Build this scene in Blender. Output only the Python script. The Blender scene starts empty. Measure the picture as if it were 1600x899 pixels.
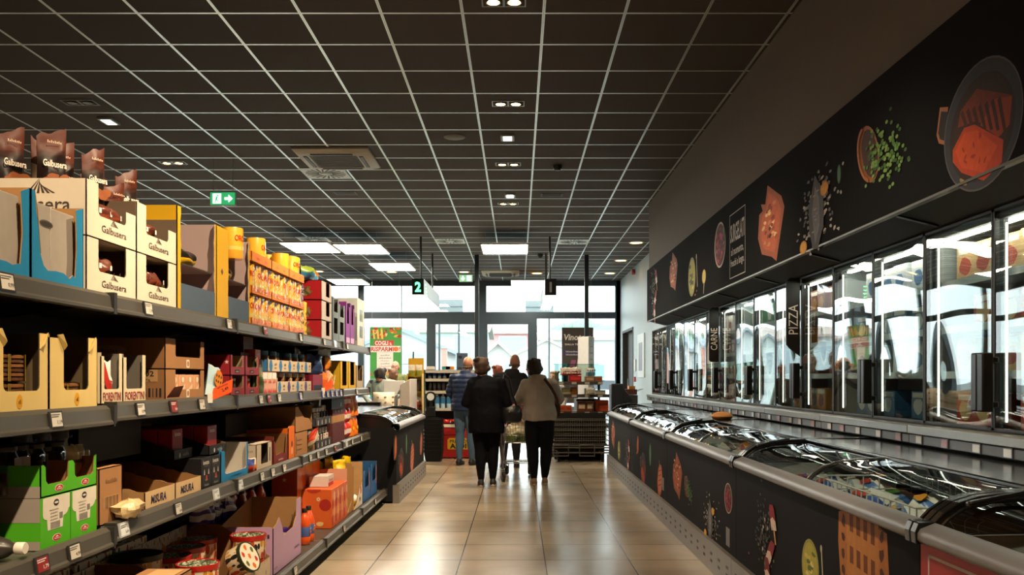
import bpy, bmesh, math, random
from mathutils import Vector, Matrix, noise
random.seed(7)
R = math.radians
sc = bpy.context.scene
COL = sc.collection
F = 1350.0                      # focal length in pixels of the 1600 px frame
EYE = 1.35
def X_at(px, D): return (px - 809) / F * D
def Z_at(py, D): return EYE + (592 - py) / F * D
V = Vector
# ------------------------------------------------------------------ materials
def lin(c):
    return c / 12.92 if c <= .04045 else ((c + .055) / 1.055) ** 2.4
def hexc(h):
    h = h.lstrip('#')
    return tuple(lin(int(h[i:i+2], 16) / 255) for i in (0, 2, 4)) + (1,)
_mats = {}
def M(h, rough=.55, metal=0., var=.10, scale=18., coat=0., spec=None, bump=0., bscale=60.):
    key = (h, rough, metal, var, scale, coat, spec, bump, bscale)
    if key in _mats: return _mats[key]
    m = bpy.data.materials.new('surface_' + h.lstrip('#')); m.use_nodes = True
    nt = m.node_tree; b = nt.nodes['Principled BSDF']
    c = hexc(h)
    b.inputs['Roughness'].default_value = rough; b.inputs['Metallic'].default_value = metal
    b.inputs['Coat Weight'].default_value = coat
    if spec is not None: b.inputs['Specular IOR Level'].default_value = spec
    tc = nt.nodes.new('ShaderNodeTexCoord')
    nz = nt.nodes.new('ShaderNodeTexNoise'); nz.inputs['Scale'].default_value = scale; nz.inputs['Detail'].default_value = 3
    nt.links.new(tc.outputs['Object'], nz.inputs['Vector'])
    mx = nt.nodes.new('ShaderNodeMix'); mx.data_type = 'RGBA'
    mx.inputs[6].default_value = tuple(max(0, x * (1 - var)) for x in c[:3]) + (1,)
    mx.inputs[7].default_value = tuple(min(1, x * (1 + var)) for x in c[:3]) + (1,)
    nt.links.new(nz.outputs['Fac'], mx.inputs[0]); nt.links.new(mx.outputs[2], b.inputs['Base Color'])
    if bump:
        n2 = nt.nodes.new('ShaderNodeTexNoise'); n2.inputs['Scale'].default_value = bscale
        nt.links.new(tc.outputs['Object'], n2.inputs['Vector'])
        bp = nt.nodes.new('ShaderNodeBump'); bp.inputs['Strength'].default_value = bump; bp.inputs['Distance'].default_value = .01
        nt.links.new(n2.outputs['Fac'], bp.inputs['Height']); nt.links.new(bp.outputs['Normal'], b.inputs['Normal'])
    _mats[key] = m
    return m
def E(h, strength):
    key = ('E', h, strength)
    if key in _mats: return _mats[key]
    m = bpy.data.materials.new('glow_' + h.lstrip('#')); m.use_nodes = True
    nt = m.node_tree; b = nt.nodes['Principled BSDF']
    b.inputs['Base Color'].default_value = (.8, .8, .8, 1); b.inputs['Emission Color'].default_value = hexc(h)
    b.inputs['Emission Strength'].default_value = strength
    _mats[key] = m
    return m
def glass(name, tint='#f4fbfa', wave=0., wscale=1.5, boost=1., rough=0., ior=1.5):
    key = ('G', name)
    if key in _mats: return _mats[key]
    m = bpy.data.materials.new(name); m.use_nodes = True
    nt = m.node_tree; nt.nodes.remove(nt.nodes['Principled BSDF']); out = nt.nodes['Material Output']
    tr = nt.nodes.new('ShaderNodeBsdfTransparent'); tr.inputs[0].default_value = hexc(tint)
    gl = nt.nodes.new('ShaderNodeBsdfGlossy'); gl.inputs['Roughness'].default_value = rough
    fr = nt.nodes.new('ShaderNodeFresnel'); ge = nt.nodes.new('ShaderNodeNewGeometry'); mr = nt.nodes.new('ShaderNodeMapRange'); mr.inputs[3].default_value = ior; mr.inputs[4].default_value = 1 / ior; nt.links.new(ge.outputs['Backfacing'], mr.inputs[0]); nt.links.new(mr.outputs[0], fr.inputs['IOR'])
    mul = nt.nodes.new('ShaderNodeMath'); mul.operation = 'MULTIPLY'; mul.inputs[1].default_value = boost; mul.use_clamp = True
    mx = nt.nodes.new('ShaderNodeMixShader')
    nt.links.new(fr.outputs[0], mul.inputs[0]); nt.links.new(mul.outputs[0], mx.inputs[0])
    nt.links.new(tr.outputs[0], mx.inputs[1]); nt.links.new(gl.outputs[0], mx.inputs[2]); nt.links.new(mx.outputs[0], out.inputs[0])
    if wave:
        tc = nt.nodes.new('ShaderNodeTexCoord'); nz = nt.nodes.new('ShaderNodeTexNoise')
        nz.inputs['Scale'].default_value = wscale; nz.inputs['Detail'].default_value = 0
        bp = nt.nodes.new('ShaderNodeBump'); bp.inputs['Strength'].default_value = wave; bp.inputs['Distance'].default_value = .05
        nt.links.new(tc.outputs['Object'], nz.inputs['Vector']); nt.links.new(nz.outputs['Fac'], bp.inputs['Height'])
        nt.links.new(bp.outputs['Normal'], gl.inputs['Normal'])
    _mats[key] = m
    return m
# ------------------------------------------------------------------ text outlines
_txt = {}
def text_geo(s, bold=0.):
    key = (s, bold)
    if key in _txt: return _txt[key]
    cu = bpy.data.curves.new('lettering', 'FONT'); cu.body = s; cu.offset = bold; cu.resolution_u = 2
    ob = bpy.data.objects.new('lettering', cu); me = bpy.data.meshes.new_from_object(ob)
    vs = [v.co.copy() for v in me.vertices]; fs = [tuple(p.vertices) for p in me.polygons]
    bpy.data.objects.remove(ob); bpy.data.curves.remove(cu); bpy.data.meshes.remove(me)
    if vs:
        x0 = min(v.x for v in vs); x1 = max(v.x for v in vs); y0 = min(v.y for v in vs); y1 = max(v.y for v in vs)
        w = max(1e-6, x1 - x0); h = max(1e-6, y1 - y0)
        vs = [((v.x - x0) / w - .5, (v.y - y0) / h - .5) for v in vs]
    _txt[key] = (vs, fs)
    return _txt[key]
# ------------------------------------------------------------------ mesh collector
class MB:
    def __init__(s): s.v = []; s.f = []; s.m = []; s.mats = []; s.flat = []; s.fl = set()
    def mi(s, mat):
        if mat not in s.mats: s.mats.append(mat)
        return s.mats.index(mat)
    def add(s, vs, fs, mat):
        b = len(s.v); s.v += [tuple(v) for v in vs]
        for k, f in enumerate(fs):
            s.f.append(tuple(b + i for i in f)); s.m.append(s.mi(mat[k] if isinstance(mat, list) else mat))
    def box(s, a, b, mat, mats=None):
        x0, y0, z0 = a; x1, y1, z1 = b
        vs = [(x0,y0,z0),(x1,y0,z0),(x1,y1,z0),(x0,y1,z0),(x0,y0,z1),(x1,y0,z1),(x1,y1,z1),(x0,y1,z1)]
        fs = [(0,3,2,1),(4,5,6,7),(0,1,5,4),(1,2,6,5),(2,3,7,6),(3,0,4,7)]   # bottom top -y +x +y -x
        if mats: s.add(vs, fs, [mats.get(i, mat) for i in range(6)])
        else: s.add(vs, fs, mat)
    def panel(s, pts, ext, ma, mb=None, rim=None):
        pts = [V(p) for p in pts]; n = len(pts); ext = V(ext)
        vs = pts + [p + ext for p in pts]
        fs = [tuple(range(n)), tuple(range(2*n-1, n-1, -1))] + [(i, (i+1) % n, (i+1) % n + n, i + n) for i in range(n)]
        s.add(vs, fs, [ma, mb or ma] + [rim or mb or ma] * n)
    def quad(s, a, b, c, d, mat): s.add([a, b, c, d], [(0,1,2,3)], mat)
    def lathe(s, prof, c=(0,0,0), n=16, mat=None, ax='z', mats=None, sx=1, sy=1):
        vs = []; fs = []; ml = []; c = V(c)
        def put(r, t, a):
            p = (r * math.cos(a) * sx, r * math.sin(a) * sy, t)
            if ax == 'y': p = (p[0], p[2], p[1])
            elif ax == 'x': p = (p[2], p[0], p[1])
            return c + V(p)
        for r, z in prof:
            vs += [put(r, z, 2 * math.pi * i / n) for i in range(n)]
        for k in range(len(prof) - 1):
            for i in range(n):
                j = (i + 1) % n
                fs.append((k*n+i, k*n+j, (k+1)*n+j, (k+1)*n+i)); ml.append(mats[k] if mats else mat)
        if prof[0][0] > 1e-5: fs.append(tuple(range(n-1, -1, -1))); ml.append(mats[0] if mats else mat)
        if prof[-1][0] > 1e-5: fs.append(tuple((len(prof)-1)*n + i for i in range(n))); ml.append(mats[-1] if mats else mat)
        s.add(vs, fs, ml)
    def tube(s, p0, p1, r0, mat, r1=None, n=8):
        p0 = V(p0); p1 = V(p1); r1 = r0 if r1 is None else r1
        d = (p1 - p0)
        if d.length < 1e-7: return
        d.normalize(); q = d.to_track_quat('Z', 'Y')
        vs = []
        for p, r in ((p0, r0), (p1, r1)):
            vs += [p + q @ V((r*math.cos(2*math.pi*i/n), r*math.sin(2*math.pi*i/n), 0)) for i in range(n)]
        fs = [(i, (i+1) % n, n + (i+1) % n, n + i) for i in range(n)] + [tuple(range(n-1, -1, -1)), tuple(range(n, 2*n))]
        s.add(vs, fs, mat)
    def path(s, pts, r, mat, n=6, closed=False):
        for a, b in zip(pts, pts[1:] + (pts[:1] if closed else [])): s.tube(a, b, r, mat, n=n)
    def loft(s, rings, mat, cap=True):
        n = len(rings[0]); vs = [p for rg in rings for p in rg]; fs = []
        for k in range(len(rings) - 1):
            for i in range(n): fs.append((k*n+i, k*n+(i+1) % n, (k+1)*n+(i+1) % n, (k+1)*n+i))
        if cap: fs += [tuple(range(n-1, -1, -1)), tuple((len(rings)-1)*n + i for i in range(n))]
        s.add(vs, fs, mat)
    def ball(s, c, r, mat, n=12, k=8):
        rx, ry, rz = r if isinstance(r, (tuple, list)) else (r, r, r)
        prof = [(math.sin(math.pi*i/k), -math.cos(math.pi*i/k)) for i in range(k+1)]
        vs = []; fs = []
        for a, z in prof:
            vs += [(c[0] + rx*a*math.cos(2*math.pi*i/n), c[1] + ry*a*math.sin(2*math.pi*i/n), c[2] + rz*z) for i in range(n)]
        for q in range(k):
            for i in range(n): fs.append((q*n+i, q*n+(i+1) % n, (q+1)*n+(i+1) % n, (q+1)*n+i))
        s.add(vs, fs, mat)
    # flat prints: (o = centre, r = right, u = up, nrm = towards the viewer)
    def text(s, t, o, r, u, w, h, mat, bold=0., lift=.0012):
        vs, fs = text_geo(t, bold)
        o = V(o); r = V(r).normalized(); u = V(u).normalized(); n = r.cross(u)
        b = len(s.v)
        s.v += [tuple(o + r * (x * w) + u * (y * h) + n * lift) for x, y in vs]
        for f in fs:
            s.fl.add(len(s.f)); s.f.append(tuple(b + i for i in f)); s.m.append(s.mi(mat))
    def shape(s, pts, o, r, u, mat, lift=.0008):
        o = V(o); r = V(r).normalized(); u = V(u).normalized(); n = r.cross(u)
        b = len(s.v); s.v += [tuple(o + r * x + u * y + n * lift) for x, y in pts]
        s.fl.add(len(s.f)); s.f.append(tuple(range(b, b + len(pts)))); s.m.append(s.mi(mat))
    def scrib(s, o, r, u, w, h, mat, lift=.0012):
        # print too small to read in the photograph: a run of short strokes
        k = max(4, int(w / h * 1.6)); rg = random.Random(int(abs(w * 1e5) + abs(h * 3e5)))
        o = V(o); r = V(r).normalized(); u = V(u).normalized()
        for i in range(k):
            hh = h * rg.choice((.6, .75, 1)); x = -w/2 + (i + .5) * w / k
            s.shape(rect(w / k * .42, hh, x, (hh - h) / 2), o, r, u, mat, lift)
            if i % 2: s.shape(rect(w / k * .8, h * .2, x, rg.choice((-.35, .05)) * h), o, r, u, mat, lift * 1.1)
    def build(s, name, parent=None, loc=(0,0,0), rz=0., rot=None, bevel=0., seg=2, smooth=40, recalc=True):
        me = bpy.data.meshes.new(name); me.from_pydata(s.v, [], s.f)
        for m in s.mats: me.materials.append(m)
        me.polygons.foreach_set('material_index', s.m)
        if recalc:
            bm = bmesh.new(); bm.from_mesh(me); bm.faces.ensure_lookup_table()
            bmesh.ops.recalc_face_normals(bm, faces=[f for f in bm.faces if f.index not in s.fl])
            bm.to_mesh(me); bm.free()
        me.update()
        if smooth:
            me.polygons.foreach_set('use_smooth', [True] * len(me.polygons)); me.set_sharp_from_angle(angle=R(smooth))
        o = bpy.data.objects.new(name, me); COL.objects.link(o)
        o.location = loc; o.rotation_euler = rot if rot else (0, 0, rz)
        if parent: o.parent = parent
        if bevel:
            b = o.modifiers.new('edge', 'BEVEL'); b.width = bevel; b.segments = seg; b.limit_method = 'ANGLE'; b.angle_limit = R(50)
        return o
def tag(o, label, cat, group=None, kind=None):
    o['label'] = label; o['category'] = cat
    if group: o['group'] = group
    if kind: o['kind'] = kind
    return o
def struct(o): o['kind'] = 'structure'; return o
def empty(name, label, cat, loc=(0,0,0), rz=0, group=None):
    o = bpy.data.objects.new(name, None); COL.objects.link(o); o.location = loc; o.rotation_euler = (0, 0, rz)
    o.empty_display_size = .1
    return tag(o, label, cat, group)
def thing(mb, name, label, cat, loc=(0,0,0), rz=0, group=None, bevel=0., rot=None, smooth=40):
    return tag(mb.build(name, None, loc, rz, rot, bevel, smooth=smooth), label, cat, group)
def copy_tree(o, loc=None, rz=None, label=None, parent=None):
    c = o.copy(); COL.objects.link(c)
    if parent: c.parent = parent
    if loc is not None: c.location = loc
    if rz is not None: c.rotation_euler = (0, 0, rz)
    if label: c['label'] = label
    for ch in list(o.children): copy_tree(ch, parent=c)
    return c
ORD = ['first','second','third','fourth','fifth','sixth','seventh','eighth','ninth','tenth','eleventh','twelfth','thirteenth','fourteenth','fifteenth','sixteenth']
# ------------------------------------------------------------------ packaging builders (x: -depth..0 towards the aisle, y: along the shelf)
KRAFT = M('#a87c4c', .8); KRAFT_D = M('#8f673c', .85); KRAFT_L = M('#c39a68', .8)
CREAM = M('#e6dcc6', .7); WHITE = M('#e9e6df', .6); GREYC = M('#8f877e', .8)
BLACK = M('#141315', .5); INK = M('#1d1a22', .6)
YR, ZU = (0,1,0), (0,0,1)        # right / up of a face that looks to +X
XR = (1,0,0)                     # right of a face that looks to -Y
NYR = (0,-1,0)                   # right of a face that looks to -X
def ell(rx, ry, n=20, rot=0., a0=0., a1=360., cx=0., cy=0.):
    pts = []
    k = n if abs(a1 - a0 - 360) < 1e-6 else n + 1
    for i in range(k):
        a = R(a0 + (a1 - a0) * i / n); x, y = rx * math.cos(a), ry * math.sin(a)
        c, q = math.cos(R(rot)), math.sin(R(rot))
        pts.append((cx + x*c - y*q, cy + x*q + y*c))
    return pts
def blob(rx, ry, n=18, j=.15, rot=0., cx=0., cy=0.):
    out = []
    for x, y in ell(rx, ry, n, 0):
        k = 1 + random.uniform(-j, j); x, y = x*k, y*k
        c, q = math.cos(R(rot)), math.sin(R(rot)); out.append((cx + x*c - y*q, cy + x*q + y*c))
    return out
def rect(w, h, cx=0, cy=0): return [(cx-w/2,cy-h/2),(cx+w/2,cy-h/2),(cx+w/2,cy+h/2),(cx-w/2,cy+h/2)]
def notch(w, h, low, a, b, r=.015, hl=None, hr=None):
    hl = h if hl is None else hl; hr = h if hr is None else hr
    pts = [(0,0),(w,0),(w,hr),(b,hr)]
    for i in range(5):
        t = R(90 * i / 4); pts.append((b - r*(1-math.cos(t)), low + r*(1-math.sin(t))))
    for i in range(5):
        t = R(90 * i / 4); pts.append((a + r*(1-math.sin(t)), low + r*(1-math.cos(t))))
    pts += [(a,hl),(0,hl)]
    return pts
def carton(mb, w, d, h, out, inn, front=None, hf=None, hb=None, top=False, t=.004, y0=0., z0=0., x0=0., side=None, sideprof=None):
    """front: list of (y,z) or a height; hf/hb: heights of the side walls at front and back"""
    hf = h if hf is None else hf; hb = h if hb is None else hb; side = side or out
    O = lambda x, y, z: (x0 + x, y0 + y, z0 + z)
    mb.panel([O(-d,0,0),O(0,0,0),O(0,w,0),O(-d,w,0)], (0,0,t), out, inn)
    mb.panel([O(-d,0,0),O(-d,w,0),O(-d,w,hb),O(-d,0,hb)], (t,0,0), out, inn)
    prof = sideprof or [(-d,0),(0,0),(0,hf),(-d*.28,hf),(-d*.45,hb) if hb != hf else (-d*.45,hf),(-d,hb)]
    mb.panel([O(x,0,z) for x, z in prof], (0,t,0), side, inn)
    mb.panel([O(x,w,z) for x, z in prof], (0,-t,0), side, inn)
    if front is not None:
        if not isinstance(front, list): front = [(0,0),(w,0),(w,front),(0,front)]
        mb.panel([O(0,y,z) for y, z in front], (-t,0,0), out, inn)
    if top: mb.panel([O(-d,0,h),O(0,0,h),O(0,w,h),O(-d,w,h)], (0,0,-t), out, inn)
def solid(mb, d, w, h, mat, mats=None, y0=0., z0=0., x0=0.): mb.box((x0-d, y0, z0), (x0, y0+w, z0+h), mat, mats)
def pouch(mb, w, h, d, zones, seed=0, kind='stand', crump=.006, c=(0,0,0), nu=8, nv=14, peak=0.):
    """zones: [(v_top, material)] bottom to top; thickness along x, width along y, centred in y"""
    def zmat(v):
        for vt, m in zones:
            if v <= vt: return m
        return zones[-1][1]
    for side in (1, -1):
        vs = []; fs = []; ml = []
        for j in range(nv + 1):
            v = j / nv
            th = (1 - v ** 2.2) ** .8 if kind == 'stand' else math.sin(math.pi * v) ** .55
            ww = w * (1 - .05 * math.sin(math.pi * v)) if kind == 'stand' else w * (1 - .04 * math.sin(math.pi*v))
            for i in range(nu + 1):
                u = i / nu
                tt = th * (max(0, math.sin(math.pi * u)) ** .6) * d / 2
                p = V(((tt + .0015) * side, (u - .5) * ww, v * h))
                nz = noise.noise_vector(V((p.x * 3 + seed * 7.3, p.y * 22 + seed, p.z * 22)))
                edge = min(1, 4 * min(u, 1 - u)) * min(1, 5 * min(v, 1 - v))
                p += V((nz.x * crump * edge * 1.5, nz.y * crump * .4 * edge, nz.z * crump * .4 * edge + (noise.noise(V((seed, u * 3, 0))) * crump * 1.5 * v) + peak * (u - .5) * v * v))
                vs.append((p.x + c[0], p.y + c[1], p.z + c[2]))
        for j in range(nv):
            for i in range(nu):
                a = j*(nu+1)+i; q = (a, a+1, a+nu+2, a+nu+1)
                fs.append(q if side > 0 else q[::-1]); ml.append(zmat((j + .5) / nv))
        mb.add(vs, fs, ml)
def front_print(mb, x, y, z, t, w, h, mat, bold=.01): mb.text(t, (x, y, z), YR, ZU, w, h, mat, bold)
SKY = 3.7; LEDP = 20.0; SPOT_L = 430.0; SPOT_R = 210.0; WAVE = .35; LEDS = 8.0; EXPO = .6
# ================================================================== camera, world, colour management
cam = bpy.data.cameras.new('camera'); co = bpy.data.objects.new('camera', cam); COL.objects.link(co)
co.location = (0, 0, EYE); co.rotation_euler = (R(90), 0, 0)
cam.sensor_width = 36; cam.lens = F / 1600 * 36; cam.shift_x = -9 / 1600; cam.shift_y = 142.5 / 1600; cam.clip_end = 400; cam.clip_start = .05
sc.camera = co
sc.view_settings.view_transform = 'Standard'; sc.view_settings.look = 'None'; sc.view_settings.gamma = 1; sc.view_settings.exposure = EXPO
sc.view_settings.use_curve_mapping = False
w = bpy.data.worlds.new('sky'); sc.world = w; w.use_nodes = True
bg = w.node_tree.nodes['Background']; bg.inputs[0].default_value = (.93, .97, 1.0, 1); bg.inputs[1].default_value = SKY
try:
    cy = sc.cycles; cy.max_bounces = 8; cy.diffuse_bounces = 4; cy.glossy_bounces = 4; cy.transmission_bounces = 4; cy.transparent_max_bounces = 20
    cy.use_denoising = True; cy.denoiser = 'OPENIMAGEDENOISE'; cy.caustics_reflective = False; cy.caustics_refractive = False; cy.sample_clamp_indirect = 6; cy.blur_glossy = .5
except Exception as ex: print(ex)
CEIL = 4.06; YW = 23.9; XR_W = 2.83; XL_W = -11.0; YB = -3.0
# ================================================================== floor
def floor_mat():
    m = bpy.data.materials.new('beige_floor_tile'); m.use_nodes = True; nt = m.node_tree; b = nt.nodes['Principled BSDF']
    tc = nt.nodes.new('ShaderNodeTexCoord'); mp = nt.nodes.new('ShaderNodeMapping')
    mp.inputs['Location'].default_value = (1.052 + .627 * 20, -6.43 + .589 * 40, 0)
    nt.links.new(tc.outputs['Object'], mp.inputs[0])
    br = nt.nodes.new('ShaderNodeTexBrick'); br.offset = 0; br.squash = 1
    br.inputs['Scale'].default_value = 1; br.inputs['Brick Width'].default_value = .627; br.inputs['Row Height'].default_value = .589
    br.inputs['Mortar Size'].default_value = .0045; br.inputs['Mortar Smooth'].default_value = .1; br.inputs['Bias'].default_value = 0
    br.inputs['Color1'].default_value = hexc('#a39682'); br.inputs['Color2'].default_value = hexc('#b0a28c'); br.inputs['Mortar'].default_value = hexc('#2e2721')
    nt.links.new(mp.outputs[0], br.inputs[0])
    nz = nt.nodes.new('ShaderNodeTexNoise'); nz.inputs['Scale'].default_value = 1.8; nz.inputs['Detail'].default_value = 2.5
    nt.links.new(tc.outputs['Object'], nz.inputs[0])
    mx = nt.nodes.new('ShaderNodeMix'); mx.data_type = 'RGBA'; mx.blend_type = 'MULTIPLY'; mx.inputs[0].default_value = .5
    cr = nt.nodes.new('ShaderNodeValToRGB'); cr.color_ramp.elements[0].position = .35; cr.color_ramp.elements[0].color = (.62, .60, .57, 1); cr.color_ramp.elements[1].position = .7
    nt.links.new(nz.outputs['Fac'], cr.inputs[0]); nt.links.new(br.outputs['Color'], mx.inputs[6]); nt.links.new(cr.outputs[0], mx.inputs[7])
    nt.links.new(mx.outputs[2], b.inputs['Base Color'])
    rr = nt.nodes.new('ShaderNodeMapRange'); rr.inputs[3].default_value = .16; rr.inputs[4].default_value = .30
    nt.links.new(nz.outputs['Fac'], rr.inputs[0]); nt.links.new(rr.outputs[0], b.inputs['Roughness'])
    bp = nt.nodes.new('ShaderNodeBump'); bp.inputs['Strength'].default_value = .25; bp.inputs['Distance'].default_value = .003; bp.invert = True
    nt.links.new(br.outputs['Fac'], bp.inputs['Height'])
    n3 = nt.nodes.new('ShaderNodeTexNoise'); n3.inputs['Scale'].default_value = 5
    nt.links.new(tc.outputs['Object'], n3.inputs[0])
    b2 = nt.nodes.new('ShaderNodeBump'); b2.inputs['Strength'].default_value = .06; b2.inputs['Distance'].default_value = .03
    nt.links.new(n3.outputs['Fac'], b2.inputs['Height']); nt.links.new(bp.outputs['Normal'], b2.inputs['Normal']); nt.links.new(b2.outputs['Normal'], b.inputs['Normal'])
    return m
mb = MB(); mb.box((XL_W, YB, -.1), (XR_W, YW + .3, 0), floor_mat()); struct(mb.build('floor', smooth=0))
# ================================================================== ceiling with its bright grid
TILE = M('#403a35', .8, var=.08, scale=40, bump=.1, bscale=180)
mb = MB(); mb.box((XL_W, YB, CEIL), (XR_W, YW + .3, CEIL + .15), TILE); struct(mb.build('ceiling', smooth=0))
BAR = M('#dde6e4', .3, .75, var=.03)
BAR2 = M('#dde6e4', .32, .7, var=.03)
mb = MB()
k = -19
while .192 + .602 * k < XR_W:
    x = .192 + .602 * k; k += 1
    if x < XL_W: continue
    for s in (-1, 1): mb.box((x + s * .006 - .005, YB, CEIL - .002), (x + s * .006 + .0055, YW, CEIL + .004), BAR)
    mb.box((x - .0015, YB, CEIL - .0012), (x + .0015, YW, CEIL + .004), TILE)
struct(mb.build('trim_1', smooth=0))
mb = MB(); y = 6.404 - .5998 * 15
while y < YW:
    mb.box((XL_W, y - .011, CEIL - .001), (XR_W, y + .011, CEIL + .004), BAR2); y += .5998
struct(mb.build('trim_2', smooth=0))
# ================================================================== walls
WALLC = M('#a8bac4', .5, var=.03, scale=3)
mb = MB(); mb.box((XR_W, YB, 0), (XR_W + .2, 21.15, CEIL + .1), WALLC); mb.box((XR_W, 23.25, 0), (XR_W + .2, YW + .3, CEIL + .1), WALLC)
mb.box((XR_W, 21.15, 2.62), (XR_W + .2, 23.25, CEIL + .1), WALLC); struct(mb.build('wall_right', smooth=0))
mb = MB(); DK = M('#2b2a2a', .6)
mb.box((XR_W + .12, 21.15, 0), (XR_W + .18, 23.25, 2.62), DK)
for y in (21.15, 23.19): mb.box((XR_W - .015, y, 0), (XR_W + .12, y + .06, 2.62), DK)
mb.box((XR_W - .015, 21.15, 2.56), (XR_W + .12, 23.25, 2.62), DK)
d = struct(mb.build('door_1', smooth=0))
mb = MB(); mb.tube((XR_W + .09, 22.9, 1.0), (XR_W + .09, 22.9, 1.35), .012, M('#8a8a8a', .3, .9)); mb.tube((XR_W + .12, 22.9, 1.02), (XR_W + .09, 22.9, 1.02), .01, M('#8a8a8a', .3, .9)); mb.build('door_handle', d)
mb = MB(); mb.box((XL_W - .2, YB, 0), (XL_W, YW + .3, CEIL + .1), M('#6d6a66', .7)); struct(mb.build('wall_left', smooth=0))
mb = MB(); mb.box((XL_W - .2, YB - .2, -.1), (XR_W + .2, YB, CEIL + .1), M('#5b5854', .7)); struct(mb.build('wall_back', smooth=0))
# bulkhead above the frozen food wall
BULK = M('#6f685f', .75, var=.05, scale=5)
mb = MB(); mb.box((2.036, YB, 3.03), (XR_W, 13.4, CEIL + .012), BULK); struct(mb.build('wall_bulkhead', smooth=0))
# ================================================================== window wall
FR = M('#36454f', .4, .2, var=.04)
def zy(y): return Z_at(y, YW)
def xw(p): return X_at(p, YW)
mb = MB()
mb.box((XL_W, YW - .06, zy(447)), (XR_W, YW + .12, CEIL + .012), FR)
mb.box((XL_W, YW - .05, zy(498)), (XR_W, YW + .1, zy(488)), FR)
mb.box((xw(667), YW - .08, zy(507)), (xw(838), YW + .1, zy(488)), FR)
mb.box((XL_W, YW - .05, 0), (xw(667), YW + .1, .12), FR); mb.box((xw(838), YW - .05, 0), (XR_W, YW + .1, .12), FR)
for a, b, t in ((667, 679, 0), (745, 760, 0), (827, 839, 0), (963, 971, 0), (560, 569, 0), (465, 474, 0), (370, 379, 0)):
    mb.box((xw(a), YW - .07, 0), (min(XR_W, xw(b)), YW + .11, CEIL), FR) if a not in (667, 827) else mb.box((xw(a), YW - .07, 0), (xw(b), YW + .11, zy(488)), FR)
for a in (627.5, 516, 420): mb.box((xw(a) - .012, YW - .03, .1), (xw(a) + .012, YW + .03, CEIL), M('#8fa0a8', .3, .5))
mb.box((XR_W - .14, YW - .07, 0), (XR_W, YW + .11, CEIL), FR)
struct(mb.build('window_1', smooth=0))
wg = glass('window_glass', '#f3faf9')
mb = MB(); mb.box((XL_W, YW + .02, .1), (XR_W - .1, YW + .03, CEIL), wg); struct(mb.build('window_2', smooth=0))
# sliding door leaf frames in the middle bays
mb = MB()
for a, b in ((679, 745), (760, 827)):
    for q in (a, b - 1): mb.box((xw(q) - .02, YW - .03, 0), (xw(q) + .03, YW + .06, zy(507)), FR)
    mb.box((xw(a), YW - .03, 0), (xw(b), YW + .06, .1), FR)
struct(mb.build('door_2', smooth=0))
# slim steel columns
for n_, px in enumerate((745, 916.5)):
    mb = MB(); x = X_at(px, 18.95); mb.box((x - .045, 18.9, 0), (x + .045, 18.99, CEIL + .012), M('#2a3036', .4, .4))
    mb.box((x - .09, 18.85, 0), (x + .09, 19.04, .02), M('#2a3036', .4, .4)); o = struct(mb.build('trim_%d' % (5 + n_), bevel=.006))
# ================================================================== outside
mb = MB(); mb.box((-60, YW + .3, -.25), (60, 140, -.08), M('#8b8c88', .9, var=.1, scale=.6)); o = struct(mb.build('ground_outside', smooth=0))
def house(name, label, px0, px1, D, ytop_eave, ytop_ridge, wall, roof, depth=9, gable='x', wins=(), base=0, overhang=.4):
    """gable 'x': ridge runs along x (roof slope faces the shop); 'y': gable end faces the shop"""
    x0, x1 = X_at(px0, D), X_at(px1, D); ze, zr = Z_at(ytop_eave, D), Z_at(ytop_ridge, D)
    e = empty(name, label, 'building', ((x0+x1)/2, D + depth/2, -.08))
    ox, oy, oz = e.location; L = lambda x, y, z: (x - ox, y - oy, z - oz)
    y0, y1 = D, D + depth; xm = (x0+x1)/2; ym = (y0+y1)/2
    mb = MB(); mb.box(L(x0, y0, -.08), L(x1, y1, ze), wall)
    if gable == 'y': mb.panel([L(x0, y0, ze), L(x1, y0, ze), L(xm, y0, zr)], (0, depth, 0), wall)
    else:
        for x in (x0, x1 - .2): mb.panel([L(x, y0, ze), L(x, y1, ze), L(x, ym, zr)], (.2, 0, 0), wall)
    mb.build('wall', e, smooth=0)
    mb = MB(); t = .18; o_ = overhang
    if gable == 'y':
        for s in (-1, 1):
            xe = x0 - o_ if s < 0 else x1 + o_; zz = ze - (zr - ze) * o_ / max(.1, (x1 - x0) / 2)
            mb.panel([L(xe, y0 - o_, zz), L(xm, y0 - o_, zr), L(xm, y0 - o_, zr + t), L(xe, y0 - o_, zz + t)], (0, depth + 2*o_, 0), roof)
    else:
        for s in (-1, 1):
            ye = y0 - o_ if s < 0 else y1 + o_; zz = ze - (zr - ze) * o_ / (depth / 2)
            mb.panel([L(x0 - o_, ye, zz), L(x0 - o_, ym, zr), L(x0 - o_, ym, zr + t), L(x0 - o_, ye, zz + t)], (x1 - x0 + 2*o_, 0, 0), roof)
    mb.build('roof', e, smooth=0)
    for (p, yt, wd, ht) in wins:
        xc = X_at(p, D); zt = Z_at(yt, D)
        mb = MB(); mb.box(L(xc - wd/2 - .08, y0 - .06, zt - ht - .08), L(xc + wd/2 + .08, y0 + .02, zt + .08), M('#e8ebe8', .6))
        f = mb.build('window_frame', e, smooth=0)
        mb = MB(); mb.box(L(xc - wd/2, y0 - .08, zt - ht), L(xc + wd/2, y0 - .05, zt), M('#a9b6be', .6, spec=.2)); mb.build('pane', f, smooth=0)
    return e
RF = M('#b9a9a2', .9, var=.15, scale=2); RF2 = M('#c3b6ae', .9, var=.1, scale=2)
house('house', 'pale mint two storey house with one arched window behind the entrance', 655, 757, 66, 519, 503, M('#b9cdc6', .9), RF, 12, 'x', [(723, 525, 1.3, 2.6)])
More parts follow.
